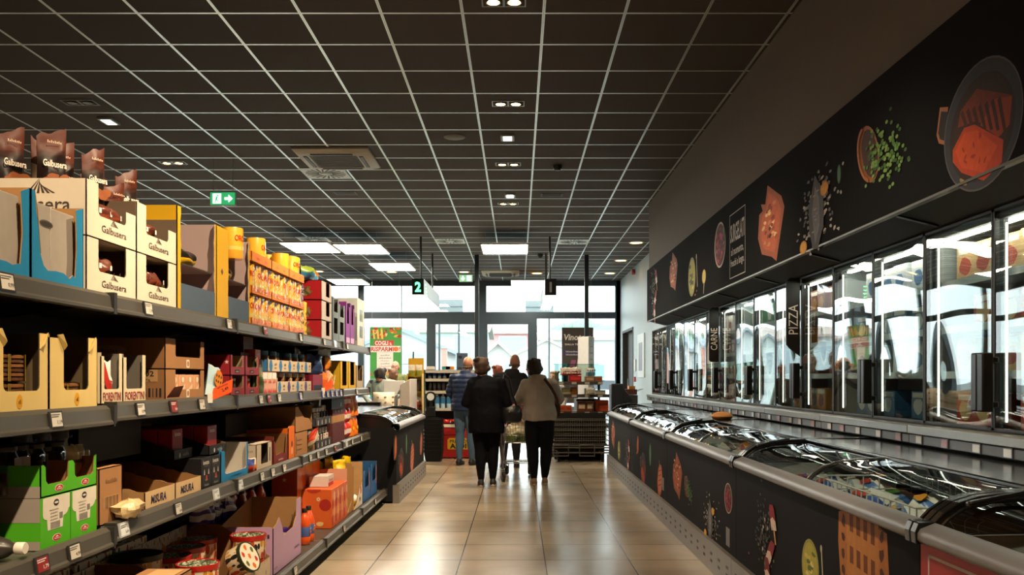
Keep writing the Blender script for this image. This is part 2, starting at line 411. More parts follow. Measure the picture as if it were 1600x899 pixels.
house('house', 'pink house with a white framed window seen through the right door', 750, 836, 86, 521, 506, M('#cf9f9e', .9), RF, 12, 'x', [(801, 527, 2.6, 2.0)])
house('bungalow', 'low white house with a grey gable roof behind the shoppers', 757, 800, 46, 557, 538, M('#d5d8d6', .9), RF2, 9, 'y', [(765, 566, .26, 1.6), (777, 570, .2, 1.2), (793, 568, .3, 1.2)])
house('bungalow', 'wider white house with a shallow gable roof right of the grey roofed one', 803, 905, 57, 556, 533, M('#d9dad6', .9), RF2, 10, 'y', [(855, 556, .34, 1.6), (869, 556, .34, 1.6), (830, 560, .5, 1.3)])
house('house', 'long pale house with a rose tiled roof at the right end of the windows', 842, 1010, 70, 531, 513, M('#c9d6d8', .9), M('#b99c98', .9), 12, 'x', [])
house('bungalow', 'white house with a sloping roof edge and a band of windows left of the doors', 560, 690, 44, 545, 517, M('#d6dcdc', .9), M('#8f9aa2', .9), 10, 'y', [(600, 557, .9, 2), (637, 552, .5, .5), (655, 552, .5, .5), (637, 571, .5, 1.5), (655, 571, .5, 1.5)])
house('house', 'pale house far along the street beyond the tall shelf', 380, 560, 55, 530, 508, M('#c4cdd0', .9), RF, 12, 'x', [(430, 540, 1.6, 2), (500, 540, 1.6, 2)])
mb = MB(); mb.box((X_at(690, 42.5), 42.3, -.08), (X_at(698, 42.5), 42.9, Z_at(545, 42.5)), M('#c08d80', .9)); mb.box((X_at(689, 42.5), 42.25, Z_at(545, 42.5)), (X_at(699, 42.5), 42.95, Z_at(543.5, 42.5)), M('#9d9d9d'))
thing(mb, 'brick_pier', 'pink brick pier at the corner of the white house', 'pier', smooth=0)
for px, y0, y1 in ((702, 468, 490), (844, 470, 490)):
    D = 26.5; mb = MB(); xa, xb = X_at(px - 23, D), X_at(px + 21, D)
    mb.box((xa, D, Z_at(y1 + 1, D)), (xb, D + .18, Z_at(y0, D)), M('#9aa3a4', .6))
    mb.box((xa, D - .02, Z_at((y0+y1)/2, D) - .01), (xb, D, Z_at((y0+y1)/2, D) + .01), M('#7d8789'))
    for q in (xa + .1, xb - .16): mb.box((q, D + .18, 0), (q + .06, D + .24, Z_at(y0 + 2, D)), M('#7d8789', .5, .5))
    thing(mb, 'sign_panel', 'grey outdoor sign back above the %s doors' % ('green 2 side' if px < 750 else 'dark 1 side'), 'sign', smooth=0)
# hedge trees beyond the right end
for i, (px, yt, D, r) in enumerate(((905, 503, 105, 3.6), (935, 507, 118, 4.2), (885, 509, 132, 3.6), (958, 509, 98, 3.0), (635, 513, 80, .9))):
    mb = MB(); x = X_at(px, D); zt = Z_at(yt, D); rng = random.Random(i)
    mb.tube((0, 0, 0), (0, 0, zt - r), .25, M('#6a5c4c'), .15)
    tr = thing(mb, 'tree', ['tallest bluish tree above the rose tiled roof', 'rounded tree above the middle of the rose tiled roof', 'low tree behind the wine poster roofs', 'end tree above the rose tiled roof by the frame', 'small dark tree beside the green poster'][i], 'tree', (x, D, -.08))
    mb = MB()
    for q in range(26):
        a, b = rng.uniform(0, 6.28), rng.uniform(-1, 1)
        mb.ball((math.cos(a) * r * .6 * math.sqrt(1-b*b), math.sin(a) * r * .6 * math.sqrt(1-b*b), zt - r * .8 + b * r * .6), (r*.42, r*.42, r*.36), M('#7f9a86', .9, var=.3, scale=2, bump=.8, bscale=3), 10, 7)
    mb.build('crown', tr)
# parked white car at the right end
D = 33; e = empty('car', 'white parked car outside the right end of the windows', 'car', (X_at(957, D), D, -.08))
mb = MB(); W_ = M('#dfe4e6', .25, coat=.5)
prof = [(-2.0,.35),(2.0,.35),(2.05,.75),(1.95,.9),(1.1,.98),(.45,1.42),(-.9,1.45),(-1.6,1.05),(-2.0,.95)]
mb.panel([(x, -.85, z) for x, z in prof], (0, 1.7, 0), W_); mb.build('body', e, bevel=.06)
mb = MB(); mb.panel([(x, -.87, z) for x, z in [(.9,1.0),(.4,1.35),(-.8,1.38),(-1.3,1.05)]], (0, 1.74, 0), M('#3a464e', .1)); mb.build('window', e)
for sx in (-1.3, 1.3):
    for sy in (-.82, .72): mb = MB(); mb.lathe([(.32,0),(.33,.03),(.33,.12),(.32,.15)], (sx, sy - .02, .32), 18, M('#222222'), 'y'); mb.build('wheel', e)
# ================================================================== ceiling fittings
WARM = E('#ffb45e', 34.); WARM2 = E('#ffd9a0', 30.); WHT = E('#fff1dc', LEDP)
STEEL = M('#8d9494', .35, .7); DARKM = M('#1c1c1d', .45)
def spot(x, y, i, label, lit=True):
    e = empty('twin_spot_lamp', label, 'lamp', (x, y, CEIL), group='recessed twin spots over the aisle')
    mb = MB(); mb.box((-.16, -.085, -.006), (.16, -.072, .012), STEEL); mb.box((-.16, .072, -.006), (.16, .085, .012), STEEL)
    mb.box((-.16, -.072, -.006), (-.15, .072, .012), STEEL); mb.box((.15, -.072, -.006), (.16, .072, .012), STEEL); mb.box((-.008, -.072, -.006), (.008, .072, .01), STEEL)
    mb.box((-.15, -.072, .004), (.15, .072, .011), DARKM); mb.build('housing', e, smooth=0)
    for s in (-1, 1):
        mb = MB(); mb.lathe([(.05, .004), (.058, -.012), (.05, -.014), (.046, -.006)], (s * .075, 0, 0), 14, DARKM); hd = mb.build('spot_head', e)
        mb = MB(); mb.lathe([(.044, -.011), (.044, -.009)], (s * .075, 0, 0), 14, WARM if lit else M('#8f8d86', .3)); mb.build('bulb', hd)
    return e
def spot_light(p, target, energy, size=55, blend=.5, col=(1, .77, .50), rad=.04):
    l = bpy.data.lights.new('spot_light', 'SPOT'); l.energy = energy; l.spot_size = R(size); l.spot_blend = blend; l.color = col; l.shadow_soft_size = rad
    o = bpy.data.objects.new('spot_light', l); COL.objects.link(o); o.location = p
    o.rotation_euler = (V(target) - V(p)).to_track_quat('-Z', 'Y').to_euler(); return o
for i, y in enumerate((13.35, 10.9, 8.5, 6.2, 3.8, 1.45, -.9)):
    x = X_at(794, 10) * y / 10 if y > 6.2 else -.1
    e = spot(x, y, i, 'recessed twin spot in the dark ceiling over the aisle, %s lamp counted from the checkout' % ORD[i])
    spot_light((x - .075, y, CEIL - .05), (-1.75, y + 1.1, 1.15), SPOT_L, 80, .7)
    spot_light((x + .075, y, CEIL - .05), (1.75, y + 1.0, 1.1), SPOT_R, 62, .8)
for i, (px, py) in enumerate(((270, 254), (125, 160))):
    D = F * 2.71 / (592 - py); x = X_at(px, D)
    spot(x, D, 9, ['lit twin spot above the tall shelf of crisps and biscuits', 'unlit grey twin spot above the next aisle'][i], i == 0)
    if i == 0: spot_light((x, D, CEIL - .05), (x - .6, D + 1, 1), SPOT_L * .5, 80, .7)
for i, (px, py, lit) in enumerate(((793, 214, 0), (797, 305, 1), (170, 188, 0))):
    D = F * 2.71 / (592 - py); x = X_at(px, D)
    mb = MB(); mb.box((-.075, -.11, -.02), (.075, .11, .012), M('#b9bdbd', .5)); e = thing(mb, 'emergency_light', ['small white emergency light between two twin spots', 'glowing emergency light beside the farthest twin spot', 'white emergency light above the next aisle'][i], 'lamp', (x, D, CEIL))
    mb = MB(); mb.box((-.05, -.085, -.026), (.05, .085, -.02), E('#f4fff8', 6 if lit else 1.2)); mb.build('diffuser', e, bevel=.004)
for i, (px, py) in enumerate(((994, 379), (970, 407), (953, 427), (839, 427), (725, 425), (612, 425), (497, 424))):
    D = F * 2.71 / (592 - py); x = X_at(px, D)
    mb = MB(); mb.lathe([(.15, .01), (.15, -.008), (.12, -.012), (.115, .0)], (0,0,0), 24, M('#d8d2c4', .4))
    e = thing(mb, 'downlight', ['round warm downlight by the end of the frozen food wall', 'round warm downlight midway along the pale side wall', 'round warm downlight in the corner by the windows', 'round warm downlight above the wine poster lane', 'round warm downlight beside the small exit sign', 'round warm downlight behind the hanging square lamps', 'round warm downlight farthest along over the shelf end'][i], 'lamp', (x, D, CEIL), group='round downlights')
    mb = MB(); mb.lathe([(.116, -.004), (.116, -.001)], (0,0,0), 24, E('#ffbe6a', 12)); mb.build('bulb', e)
# hanging square light panels
PZ = 3.80
for i, (px, py) in enumerate(((789, 390), (566, 390), (486, 387.5), (614, 417.5), (545, 441), (825, 443), (400, 420), (330, 395))):
    D = F * (PZ - EYE) / (592 - py); x = X_at(px, D)
    mb = MB(); mb.box((-.44, -.6, 0), (.44, .6, .03), M('#c8c4ba', .5)); 
    e = thing(mb, 'ceiling_light_panel', ['hanging flat light panel over the middle of the checkout', 'hanging flat light panel above the crisps end of the shelf', 'hanging flat light panel closest to the yellow tubes', 'smaller looking light panel above the number 2 sign side', 'light panel against the top of the windows behind the shelf end', 'light panel against the window top beside the number 1 sign', 'light panel over the hidden lane beyond the shelf', 'light panel over the far hidden lane'][i], 'lamp', (x, D, PZ), group='hanging light panels')
    mb = MB(); mb.box((-.42, -.58, -.006), (.42, .58, -.0005), WHT); mb.build('diffuser', e, smooth=0)
    for sx in (-.35, .35):
        for sy in (-.5, .5): mb = MB(); mb.tube((sx, sy, .03), (sx, sy, CEIL - PZ), .002, STEEL, n=5); mb.build('wire', e)
# air conditioning cassettes
def cassette(x0, x1, y0, y1, label):
    e = empty('air_conditioner', label, 'air conditioner', ((x0+x1)/2, (y0+y1)/2, CEIL)); w, d = (x1-x0)/2, (y1-y0)/2
    C1 = M('#b8b2a4', .5); C2 = M('#4a4843', .6)
    mb = MB()
    def fr(a, b, z): return [(-a,-b,z),(a,-b,z),(a,b,z),(-a,b,z)]
    mb.loft([[V(p) for p in fr(w, d, .01)], [V(p) for p in fr(w, d, -.02)], [V(p) for p in fr(w*.82, d*.82, -.055)], [V(p) for p in fr(w*.62, d*.62, -.06)], [V(p) for p in fr(w*.62, d*.62, -.04)]], C1)
    mb.build('panel', e, bevel=.01)
    mb = MB(); mb.box((-w*.6, -d*.6, -.058), (w*.6, d*.6, -.045), C2)
    for q in range(9): yq = -d*.55 + q * d*1.1/8; mb.box((-w*.58, yq, -.062), (w*.58, yq + .01, -.057), M('#2d2c2a'))
    mb.build('intake_grille', e, smooth=0)
    for a, b, c, d_ in ((-w*.55, -d*.78, w*.55, -d*.68), (-w*.55, d*.68, w*.55, d*.78), (-w*.78, -d*.55, -w*.68, d*.55), (w*.68, -d*.55, w*.78, d*.55)):
        mb = MB(); mb.box((a, b, -.066), (c, d_, -.05), M('#151515', .5)); mb.build('air_outlet', e, bevel=.004)
cassette(-2.66, -1.75, 10.1, 11.03, 'square ceiling air conditioner with a round swirl vent behind it')
cassette(-.92, .04, 21.6, 22.6, 'flat ceiling air conditioner in front of the windows')
def diffuser(px, py, label):
    D = F * 2.71 / (592 - py); x = X_at(px, D)
    e = empty('swirl_diffuser', label, 'vent', (x, D, CEIL), group='swirl vents')
    mb = MB(); mb.box((-.29, -.29, -.006), (.29, .29, .012), M('#c9d2cc', .4)); mb.build('plate', e, smooth=0)
    mb = MB()
    for q in range(20):
        a = 2 * math.pi * q / 20; c, s_ = math.cos(a), math.sin(a); c2, s2 = math.cos(a + .22), math.sin(a + .22)
        mb.panel([(c*.09, s_*.09, -.008), (c2*.09, s2*.09, -.008), (math.cos(a+.42)*.26, math.sin(a+.42)*.26, -.008), (math.cos(a+.32)*.26, math.sin(a+.32)*.26, -.008)], (0,0,.003), M('#3a443c'))
    mb.lathe([(.07, -.006), (.06, -.016), (.0, -.02)], (0,0,0), 16, M('#c9d2cc', .4)); mb.build('vanes', e)
for px, py, l in ((509, 271, 'white swirl vent right behind the big air conditioner'), (490, 374, 'white swirl vent just above the light panels near the shelf'), (703, 377, 'white swirl vent above the number 2 lane sign'), (896, 378, 'white swirl vent above the number 1 lane sign')): diffuser(px, py, l)
for px, py, l in ((540, 302, 'dark slot vent between the air conditioner and the light panels'), (862, 305, 'dark slot vent right of the twin spot row')):
    D = F * 2.71 / (592 - py); mb = MB(); mb.box((-.16, -.12, -.004), (.16, .12, .012), M('#3c3a37')); 
    for q in range(5): mb.box((-.14, -.1 + q*.042, -.007), (.14, -.085 + q*.042, -.003), BLACK)
    thing(mb, 'slot_vent', l, 'vent', (X_at(px, D), D, CEIL), smooth=0)
D = F * 2.71 / (592 - 214); mb = MB(); mb.lathe([(.12, .01), (.12, -.005), (.1, -.012), (0, -.014)], (0,0,0), 24, M('#75746c', .6)); thing(mb, 'ceiling_speaker', 'round grey ceiling speaker left of the spot row', 'speaker', (X_at(710, D), D, CEIL))
D = F * 2.71 / (592 - 259); mb = MB(); mb.lathe([(.06, .01), (.06, -.03), (.035, -.06), (0, -.065)], (0,0,0), 18, M('#1d1c1b', .4)); thing(mb, 'dome_camera', 'small dark dome camera right of the spot row', 'camera', (X_at(871, D), D, CEIL))
D = F * 2.71 / (592 - 397); mb = MB(); mb.lathe([(.06, .01), (.06, -.04), (.035, -.09), (0, -.1)], (0,0,0), 18, M('#1d1c1b', .4)); thing(mb, 'dome_camera', 'small dark dome camera near the number 1 lane sign', 'camera', (X_at(844, D), D, CEIL))
# exit signs
GRN = E('#0f9a58', .9); SGW = E('#e8fff0', 1.6)
def exit_sign(px, py, D, label, flip=False, down=False, sz=.3):
    x, z = X_at(px, D), Z_at(py, D); h = sz * .5
    mb = MB(); mb.box((-sz/2 - .008, 0, -h/2 - .008), (sz/2 + .008, .03, h/2 + .008), M('#c9d6cd', .5)); e = thing(mb, 'exit_sign', label, 'sign', (x, D, z))
    mb = MB(); mb.box((-sz/2, -.004, -h/2), (sz/2, .0, h/2), GRN); o = (0, -.004, 0)
    ax, mx_ = (-.23*sz, .24*sz) if down else (.24*sz, -.23*sz)
    arr = [(-.16,.05),(.0,.05),(.0,.16),(.17,0),(.0,-.16),(.0,-.05),(-.16,-.05)]
    if down: arr = [(y_, -x_) for x_, y_ in arr][::-1]
    mb.shape([(ax + a*sz, b*sz) for a, b in arr][::1 if not down else 1], o, XR, ZU, SGW, .001)
    mb.shape(rect(.34*sz, .4*sz, mx_, 0), o, XR, ZU, SGW, .001)
    mb.shape(ell(.035*sz, .035*sz, 10, cx=mx_ + .03*sz, cy=.13*sz), o, XR, ZU, GRN, .002)
    for p in ([(-.03,.08),(.04,.09),(.0,-.04),(-.06,-.02)], [(-.06,-.02),(0,-.04),(.07,-.06),(.06,-.15),(.03,-.14),(.03,-.08),(-.03,-.07)], [(-.06,-.02),(-.01,-.06),(-.06,-.17),(-.12,-.17),(-.12,-.14),(-.08,-.14)], [(.03,.09),(.09,.04),(.12,.06),(.11,.08),(.09,.07),(.04,.12)], [(-.03,.09),(-.1,.06),(-.11,.0),(-.09,.0),(-.08,.04),(-.02,.05)]):
        mb.shape([(mx_ + a*sz, b*sz) for a, b in p], o, XR, ZU, GRN, .002)
    mb.build('face', e, smooth=0)
    mb = MB()
    for s in (-.4, .4): mb.tube((s*sz, .015, h/2), (s*sz, .015, CEIL - z), .003, STEEL, n=6)
    mb.build('hanger', e)
exit_sign(348, 310.5, 10.6, 'green exit sign with running figure and arrow above the tall shelf')
exit_sign(728, 435, 20.0, 'small green exit sign with down arrow near the window top', down=True)
# checkout lane signs: lit beams with a number on the near end
def lane_sign(num, x, z, y0, y1, h, wd, lit, label):
    e = empty('lane_sign', label, 'sign', (x, y0, z)); mb = MB(); DKB = M('#23282b', .4)
    SG = M('#8e9ba2', .45)
    mb.box((-wd/2, 0, -h/2), (wd/2, y1 - y0, h/2), DKB, {3: SG, 5: SG})
    g = E('#39ff7a', 5.) if lit else M('#cfd6d6', .5)
    mb.text(num, (0, 0, 0), XR, ZU, wd*(.5 if num == '2' else .2), h*.62, g, .03, .003)
    if lit:
        for q in range(4): mb.shape(blob(.1, .014, 8, .4), (wd/2, .28 + .06*q, h*.22 - q*.06), YR, ZU, g, .003)
    mb.build('box', e, smooth=0)
    mb = MB(); mb.box((-wd*.48, .02, -h/2 - .012), (wd*.48, y1 - y0 - .02, -h/2 - .001), E('#fff3da', LEDP * 1.0)); mb.build('light_strip', e, smooth=0)
    mb = MB()
    for q in (.15, .85): mb.tube((0, (y1-y0)*q, h/2), (0, (y1-y0)*q, CEIL - z), .02, DKB, n=8)
    mb.build('hanger', e)
lane_sign('2', X_at(653, 16), Z_at(448.5, 16), 16, 19.2, .30, .22, True, 'long hanging lane sign with a glowing green 2 on its end')
lane_sign('1', X_at(860.5, 16), Z_at(449, 16), 16, 19.2, .31, .21, False, 'long hanging lane sign with an unlit grey 1 on its end')
# ================================================================== people
def capsule(mb, p0, r0, p1, r1, m, n=12):
    p0, p1 = V(p0), V(p1); d = p1 - p0; L = d.length
    if L < 1e-6: mb.ball(p0, r0, m); return
    d.normalize(); q = d.to_track_quat('Z', 'Y'); rings = []
    for a in (-80, -50, -20): rings.append((p0 + d * (r0 * math.sin(R(a))), r0 * math.cos(R(a))))
    for t in (.0, .35, .65, 1.): rings.append((p0 + d * L * t, r0 + (r1 - r0) * t))
    for a in (20, 50, 80): rings.append((p1 + d * (r1 * math.sin(R(a))), r1 * math.cos(R(a))))
    mb.loft([[c + q @ V((r*math.cos(2*math.pi*i/n), r*math.sin(2*math.pi*i/n), 0)) for i in range(n)] for c, r in rings], m)
def chain(mb, pts, rs, m):
    for (a, b), (ra, rb) in zip(zip(pts, pts[1:]), zip(rs, rs[1:])): capsule(mb, a, ra, b, rb, m)
def rings_torso(mb, rows, m, n=18):
    mb.loft([[V((x + rx*math.cos(2*math.pi*i/n), y + ry*math.sin(2*math.pi*i/n), z)) for i in range(n)] for (z, rx, ry, x, y) in rows], m)
def merge(mb, name, mat, parent=None, vox=.011, it=6, loc=(0,0,0), rz=0, wob=0., seed=0):
    for v in mb.v: pass
    o = mb.build('raw', None, smooth=0); o.data.materials.clear()
    a = o.modifiers.new('r', 'REMESH'); a.mode = 'VOXEL'; a.voxel_size = vox
    b = o.modifiers.new('s', 'SMOOTH'); b.iterations = it; b.factor = .5
    dg = bpy.context.evaluated_depsgraph_get(); dg.update(); me = bpy.data.meshes.new_from_object(o.evaluated_get(dg))
    bpy.data.objects.remove(o)
    if wob:
        for v in me.vertices:
            c = v.co; k = noise.noise(V((c.x*9 + seed, c.y*9, c.z*7))) * wob + noise.noise(V((c.x*24, c.y*24 + seed, c.z*16))) * wob * .5
            v.co = c + v.normal * k
    me.materials.append(mat); me.polygons.foreach_set('use_smooth', [True] * len(me.polygons)); me.name = name
    ob = bpy.data.objects.new(name, me); COL.objects.link(ob); ob.location = loc; ob.rotation_euler = (0, 0, rz)
    if parent: ob.parent = parent
    return ob
def hand(mb, wrist, d, nrm, side, m, s=1., curl=.5):
    """d: hand direction, nrm: back of the hand, side: +1 thumb on the d x nrm side"""
    d = V(d).normalized(); nrm = (V(nrm) - d * V(nrm).dot(d)).normalized(); t = d.cross(nrm) * side; w = V(wrist)
    for k in (-.5, 0, .5): capsule(mb, w + d*.012*s + t*.022*k*s, .017*s, w + d*.078*s + t*.05*k*s, .014*s, m, 8)
    for i, L in enumerate((.066, .076, .070, .054)):
        b = w + d*.082*s + t*(.033 - .022*i)*s; c1 = (d*math.cos(curl*.6) - nrm*math.sin(curl*.6)); c2 = (d*math.cos(curl*1.6) - nrm*math.sin(curl*1.6)); c3 = (d*math.cos(curl*2.5) - nrm*math.sin(curl*2.5))
        p1 = b + c1*L*.45*s; p2 = p1 + c2*L*.33*s; p3 = p2 + c3*L*.25*s
        capsule(mb, b, .0098*s, p1, .0092*s, m, 8); capsule(mb, p1, .0092*s, p2, .0085*s, m, 8); capsule(mb, p2, .0085*s, p3, .0075*s, m, 8)
    b = w + d*.022*s + t*.030*s; p1 = b + (d*.6 + t*.75 - nrm*.25).normalized()*.038*s; p2 = p1 + (d*.85 + t*.25 - nrm*.4).normalized()*.03*s
    capsule(mb, b, .0125*s, p1, .0105*s, m, 8); capsule(mb, p1, .0105*s, p2, .009*s, m, 8)
SKIN = M('#c08a70', .5, var=.05)
def person(label, x, y, rz, H=1.65, g=1., top='#1b1d26', leg='#17181d', shoe='#1a1a1c', sole='#b9a898', hair='#4a3020', pose=None, hem=.84, hood=False, long=0, bald=False, skin=None, legw=1., topw=1., hairlen=0, quilt=False, fine=False, glasses=False, headturn=0, shoulder=.185, rough=.85, collar=False):
    s = H / 1.70; J = dict(hl=(-.085,0,.90), hr=(.085,0,.90), kl=(-.095,.015,.49), kr=(.095,.015,.49), al=(-.095,-.02,.085), ar=(.095,-.02,.085), sl=(-shoulder,-.005,1.355), sr=(shoulder,-.005,1.355), el=(-.245,-.04,1.12), er=(.245,-.04,1.12), wl=(-.25,.08,.90), wr=(.25,.08,.90), neck=(0,.0,1.44), head=(0,.025,1.585), lean=0., dl=None, dr=None)
    if pose: J.update(pose)
    def K(k): return V(J[k])
    sk = skin or SKIN; ft = 12 * 0
    mb = MB(); m = sk
    hc = K('head'); a = R(headturn); fd = V((-math.sin(a), math.cos(a), 0)); sd = V((math.cos(a), math.sin(a), 0))
    def HP(r, f, u): return hc + sd*r + fd*f + V((0,0,u))
    # head with jaw, brow, nose, ears
    mb.ball(HP(0,-.01,.02), (.076, .092, .098), m, 18, 12); mb.ball(HP(0,.028,-.045), (.058, .062, .062), m, 14, 10); mb.ball(HP(0,.05,-.085), (.03,.025,.022), m); capsule(mb, HP(0,.086,.012), .009, HP(0,.104,-.022), .0125, m, 8)
    for q in (-1, 1): mb.ball(HP(q*.078,-.005,-.005), (.012,.02,.03), m); mb.ball(HP(q*.032,.072,-.02), (.022,.018,.018), m); capsule(mb, HP(q*.018,.083,.028), .008, HP(q*.05,.070,.030), .007, m, 8)
    capsule(mb, HP(-.018,.078,-.055), .007, HP(.018,.078,-.055), .007, m, 8)
    nk = K('neck'); capsule(mb, nk - V((0,0,.04)), .056, hc - V((0,.015,.07)) + fd*.0, .05, m)
    T = lambda z, rx, ry: (z, rx*g, ry*g)
    ln = J['lean']
    def tor(rows, k): return [(z, rx*g*k, ry*g*k, nk.x*max(0, (z - .95)/.5), nk.y*max(0, (z - .95)/.5)) for z, rx, ry in rows]
    rows = [(.84,.12,.09),(.90,.155,.115),(.97,.165,.12),(1.08,.145,.105),(1.20,.155,.11),(1.30,.165,.11),(1.38,.15,.09),(1.43,.09,.065),(1.46,.055,.05)]
    rings_torso(mb, tor(rows, .95), m)
    for c, r_ in (('l', -1), ('r', 1)):
        chain(mb, [K('h'+c), K('k'+c), K('a'+c)], [.075*g*legw, .052*g*legw, .036], m); chain(mb, [K('s'+c), K('e'+c), K('w'+c)], [.047*g, .036, .025], m)
        av = K('a'+c); chain(mb, [av + V((0,-.03,-.045)), av + V((r_*.012,.13,-.06))], [.032,.024], m)
        d = V(J['d'+c]) if J['d'+c] else (K('w'+c) - K('e'+c)); hand(mb, K('w'+c), d, V((r_*.8, -.2, .5)), -1 if r_ > 0 else 1, m, 1., J.get('curl', .5))
    for i, v in enumerate(mb.v): mb.v[i] = tuple(V(v)*s)
    body = merge(mb, 'person', sk, None, .0065 if fine else .010, 3, (x, y, 0), rz); tag(body, label, 'person')
    def sc_(mb):
        for i, v in enumerate(mb.v): mb.v[i] = tuple(V(v)*s)
    # upper garment
    MT = M(top, rough, var=.12, scale=12, bump=.25, bscale=90, spec=.12); mb = MB(); t = .022*topw
    rr = [(hem,.185,.14)] + [r_ for r_ in [(.90,.19,.145),(.97,.188,.142),(1.08,.172,.13),(1.20,.178,.132),(1.30,.183,.128),(1.38,.162,.105)] if r_[0] > hem + .03] + [(1.425,.10,.08),(1.462,.068,.064)]
    rings_torso(mb, tor(rr, topw), MT)
    for c in 'lr':
        w_ = K('w'+c); e_ = K('e'+c); chain(mb, [K('s'+c) + V((0,0,.0)), e_, w_ + (e_ - w_)*.06], [.066*g*topw, .056*topw, .042*topw], MT)
        chain(mb, [K('s'+c), V((nk.x, nk.y, 1.41))], [.06*g*topw, .05], MT)
    if hood: mb.ball((nk.x, nk.y - .095, 1.385), (.118,.062,.085), MT, 14, 9); mb.ball((nk.x, nk.y - .06, 1.455), (.118,.075,.04), MT, 14, 9)
    if collar: mb.lathe([(.078, 1.42), (.082, 1.47), (.07, 1.50), (.066, 1.47)], (nk.x, nk.y, 0), 16, MT)
    sc_(mb); jk = merge(mb, 'jacket', MT, body, .013, 4, wob=.010, seed=x)
    if quilt:
        for v in jk.data.vertices: v.co += v.normal * (.011*abs(math.sin(v.co.z*math.pi/.075)) - .005)
    ML = M(leg, .85, var=.12, scale=14, bump=.2, bscale=70, spec=.12); mb = MB(); rings_torso(mb, tor([(.80,.13,.10),(.86,.165,.125),(.93,.178,.132),(1.02,.172,.126)], 1.02), ML)
    for c in 'lr': chain(mb, [K('h'+c) + V((0,0,.02)), K('h'+c)*.5 + K('k'+c)*.5, K('k'+c), K('k'+c)*.55 + K('a'+c)*.45 + V((0,-.012,0)), K('a'+c) + V((0,-.005,.018))], [.104*g*legw, .094*g*legw, .072*g*legw, .064*g*legw, .045*legw], ML)
    sc_(mb); merge(mb, 'trousers', ML, body, .013, 4, wob=.006, seed=x + 3)
    for c, r_ in (('l', -1), ('r', 1)):
        av = K('a'+c); mb = MB(); chain(mb, [av + V((0,-.04,-.042)), av + V((r_*.006,.04,-.04)), av + V((r_*.016,.145,-.056))], [.044,.044,.032], M(shoe)); capsule(mb, av + V((0,-.025,-.03)), .042, av + V((0,-.02,-.012)), .040, M(shoe)); sc_(mb)
        for i, v in enumerate(mb.v): mb.v[i] = (v[0], v[1], max(.016, v[2]))
        sh = merge(mb, 'shoe', M(shoe, .6), body, .009, 3)
        mb = MB(); P_ = []
        for q in range(20):
            an = 2*math.pi*q/20; P_.append(V((av.x + .046*math.cos(an) + r_*.008*(math.sin(an) > 0), av.y + .05 + (.14 if math.sin(an) > 0 else .132)*math.sin(an), 0))*s)
        mb.panel([(p.x, p.y, .002) for p in P_], (0,0,.026), M(sole, .6)); mb.build('sole', sh, bevel=.004)
    if not bald:
        MH = M(hair, .55, var=.3, scale=50, bump=.8, bscale=140); mb = MB(); bw = J.get('bow', 0.); mb.ball(HP(0,-.028 + bw,.032), (.099,.102,.110), MH, 18, 12); mb.ball(HP(0,-.052,-.025), (.093,.074,.088 + hairlen*.3), MH, 16, 10)
        mb.ball(HP(0,.03,.09), (.066,.05,.03), MH)
        if hairlen: mb.ball(HP(0,-.04,-.08 - hairlen*.4), (.08,.055,.07 + hairlen), MH, 14, 9)
        for q in range(12): mb.ball(HP(.085*math.sin(q*2.4), -.06 - .03*math.cos(q*1.7), .02 + .085*math.sin(q*1.1)), (.034,.034,.034), MH, 8, 6)
        sc_(mb); merge(mb, 'hair', MH, body, .009, 2, wob=.013, seed=x*3)
    else:
        MH = M('#6d5a4c', .7, var=.3, scale=60); mb = MB()
        for q in range(-4, 5): an = R(q*24); mb.ball(HP(.074*math.sin(an), -.012 - .084*math.cos(an), -.05), (.016,.012,.022), MH, 8, 6)
        sc_(mb); merge(mb, 'hair', MH, body, .006, 2)
    mb = MB()
    for q in (-1, 1): mb.ball(HP(q*.031,.0815,.006), (.0125,.006,.007), M('#2a1e18', .3), 10, 6)
    sc_(mb); mb.build('eyes', body)
    mb = MB(); mb.ball(HP(0,.083,-.055), (.022,.006,.006), M('#8e4a42', .5), 10, 6); sc_(mb); mb.build('lips', body)
    if glasses:
        mb = MB()
        for q in (-1, 1): mb.path([HP(q*.034 + .024*math.cos(R(30*k)), .100, .004 + .018*math.sin(R(30*k))) for k in range(12)], .0022, BLACK, 6, True); mb.tube(HP(q*.058,.098,.008), HP(q*.08,.0,.008), .002, BLACK)
        mb.tube(HP(-.01,.1,.008), HP(.01,.1,.008), .002, BLACK); sc_(mb); mb.build('glasses', body)
    return body
# woman in navy
DA = 10.85; s_ = 1.60/1.70
wx = X_at(760, DA)
p1 = person('woman in dark navy seen from behind with short brown hair and a black handbag', wx, DA, R(0), 1.615, 1.17, '#0b0c13', '#0c0d12', '#1c1b1c', '#c9b5a4', '#3f281a', dict(al=(-.07,-.05,.085), ar=(.085,.03,.085), kl=(-.08,.02,.49), kr=(.085,.05,.49), el=(-.275,.0,1.10), er=(.28,-.04,1.09), wl=(-.20,.20,1.03), wr=(.28,.07,.90), head=(-.085,.05,1.575), neck=(-.03,.02,1.44)), hem=.70, topw=1.10, legw=.98, headturn=25, shoulder=.18, fine=True)
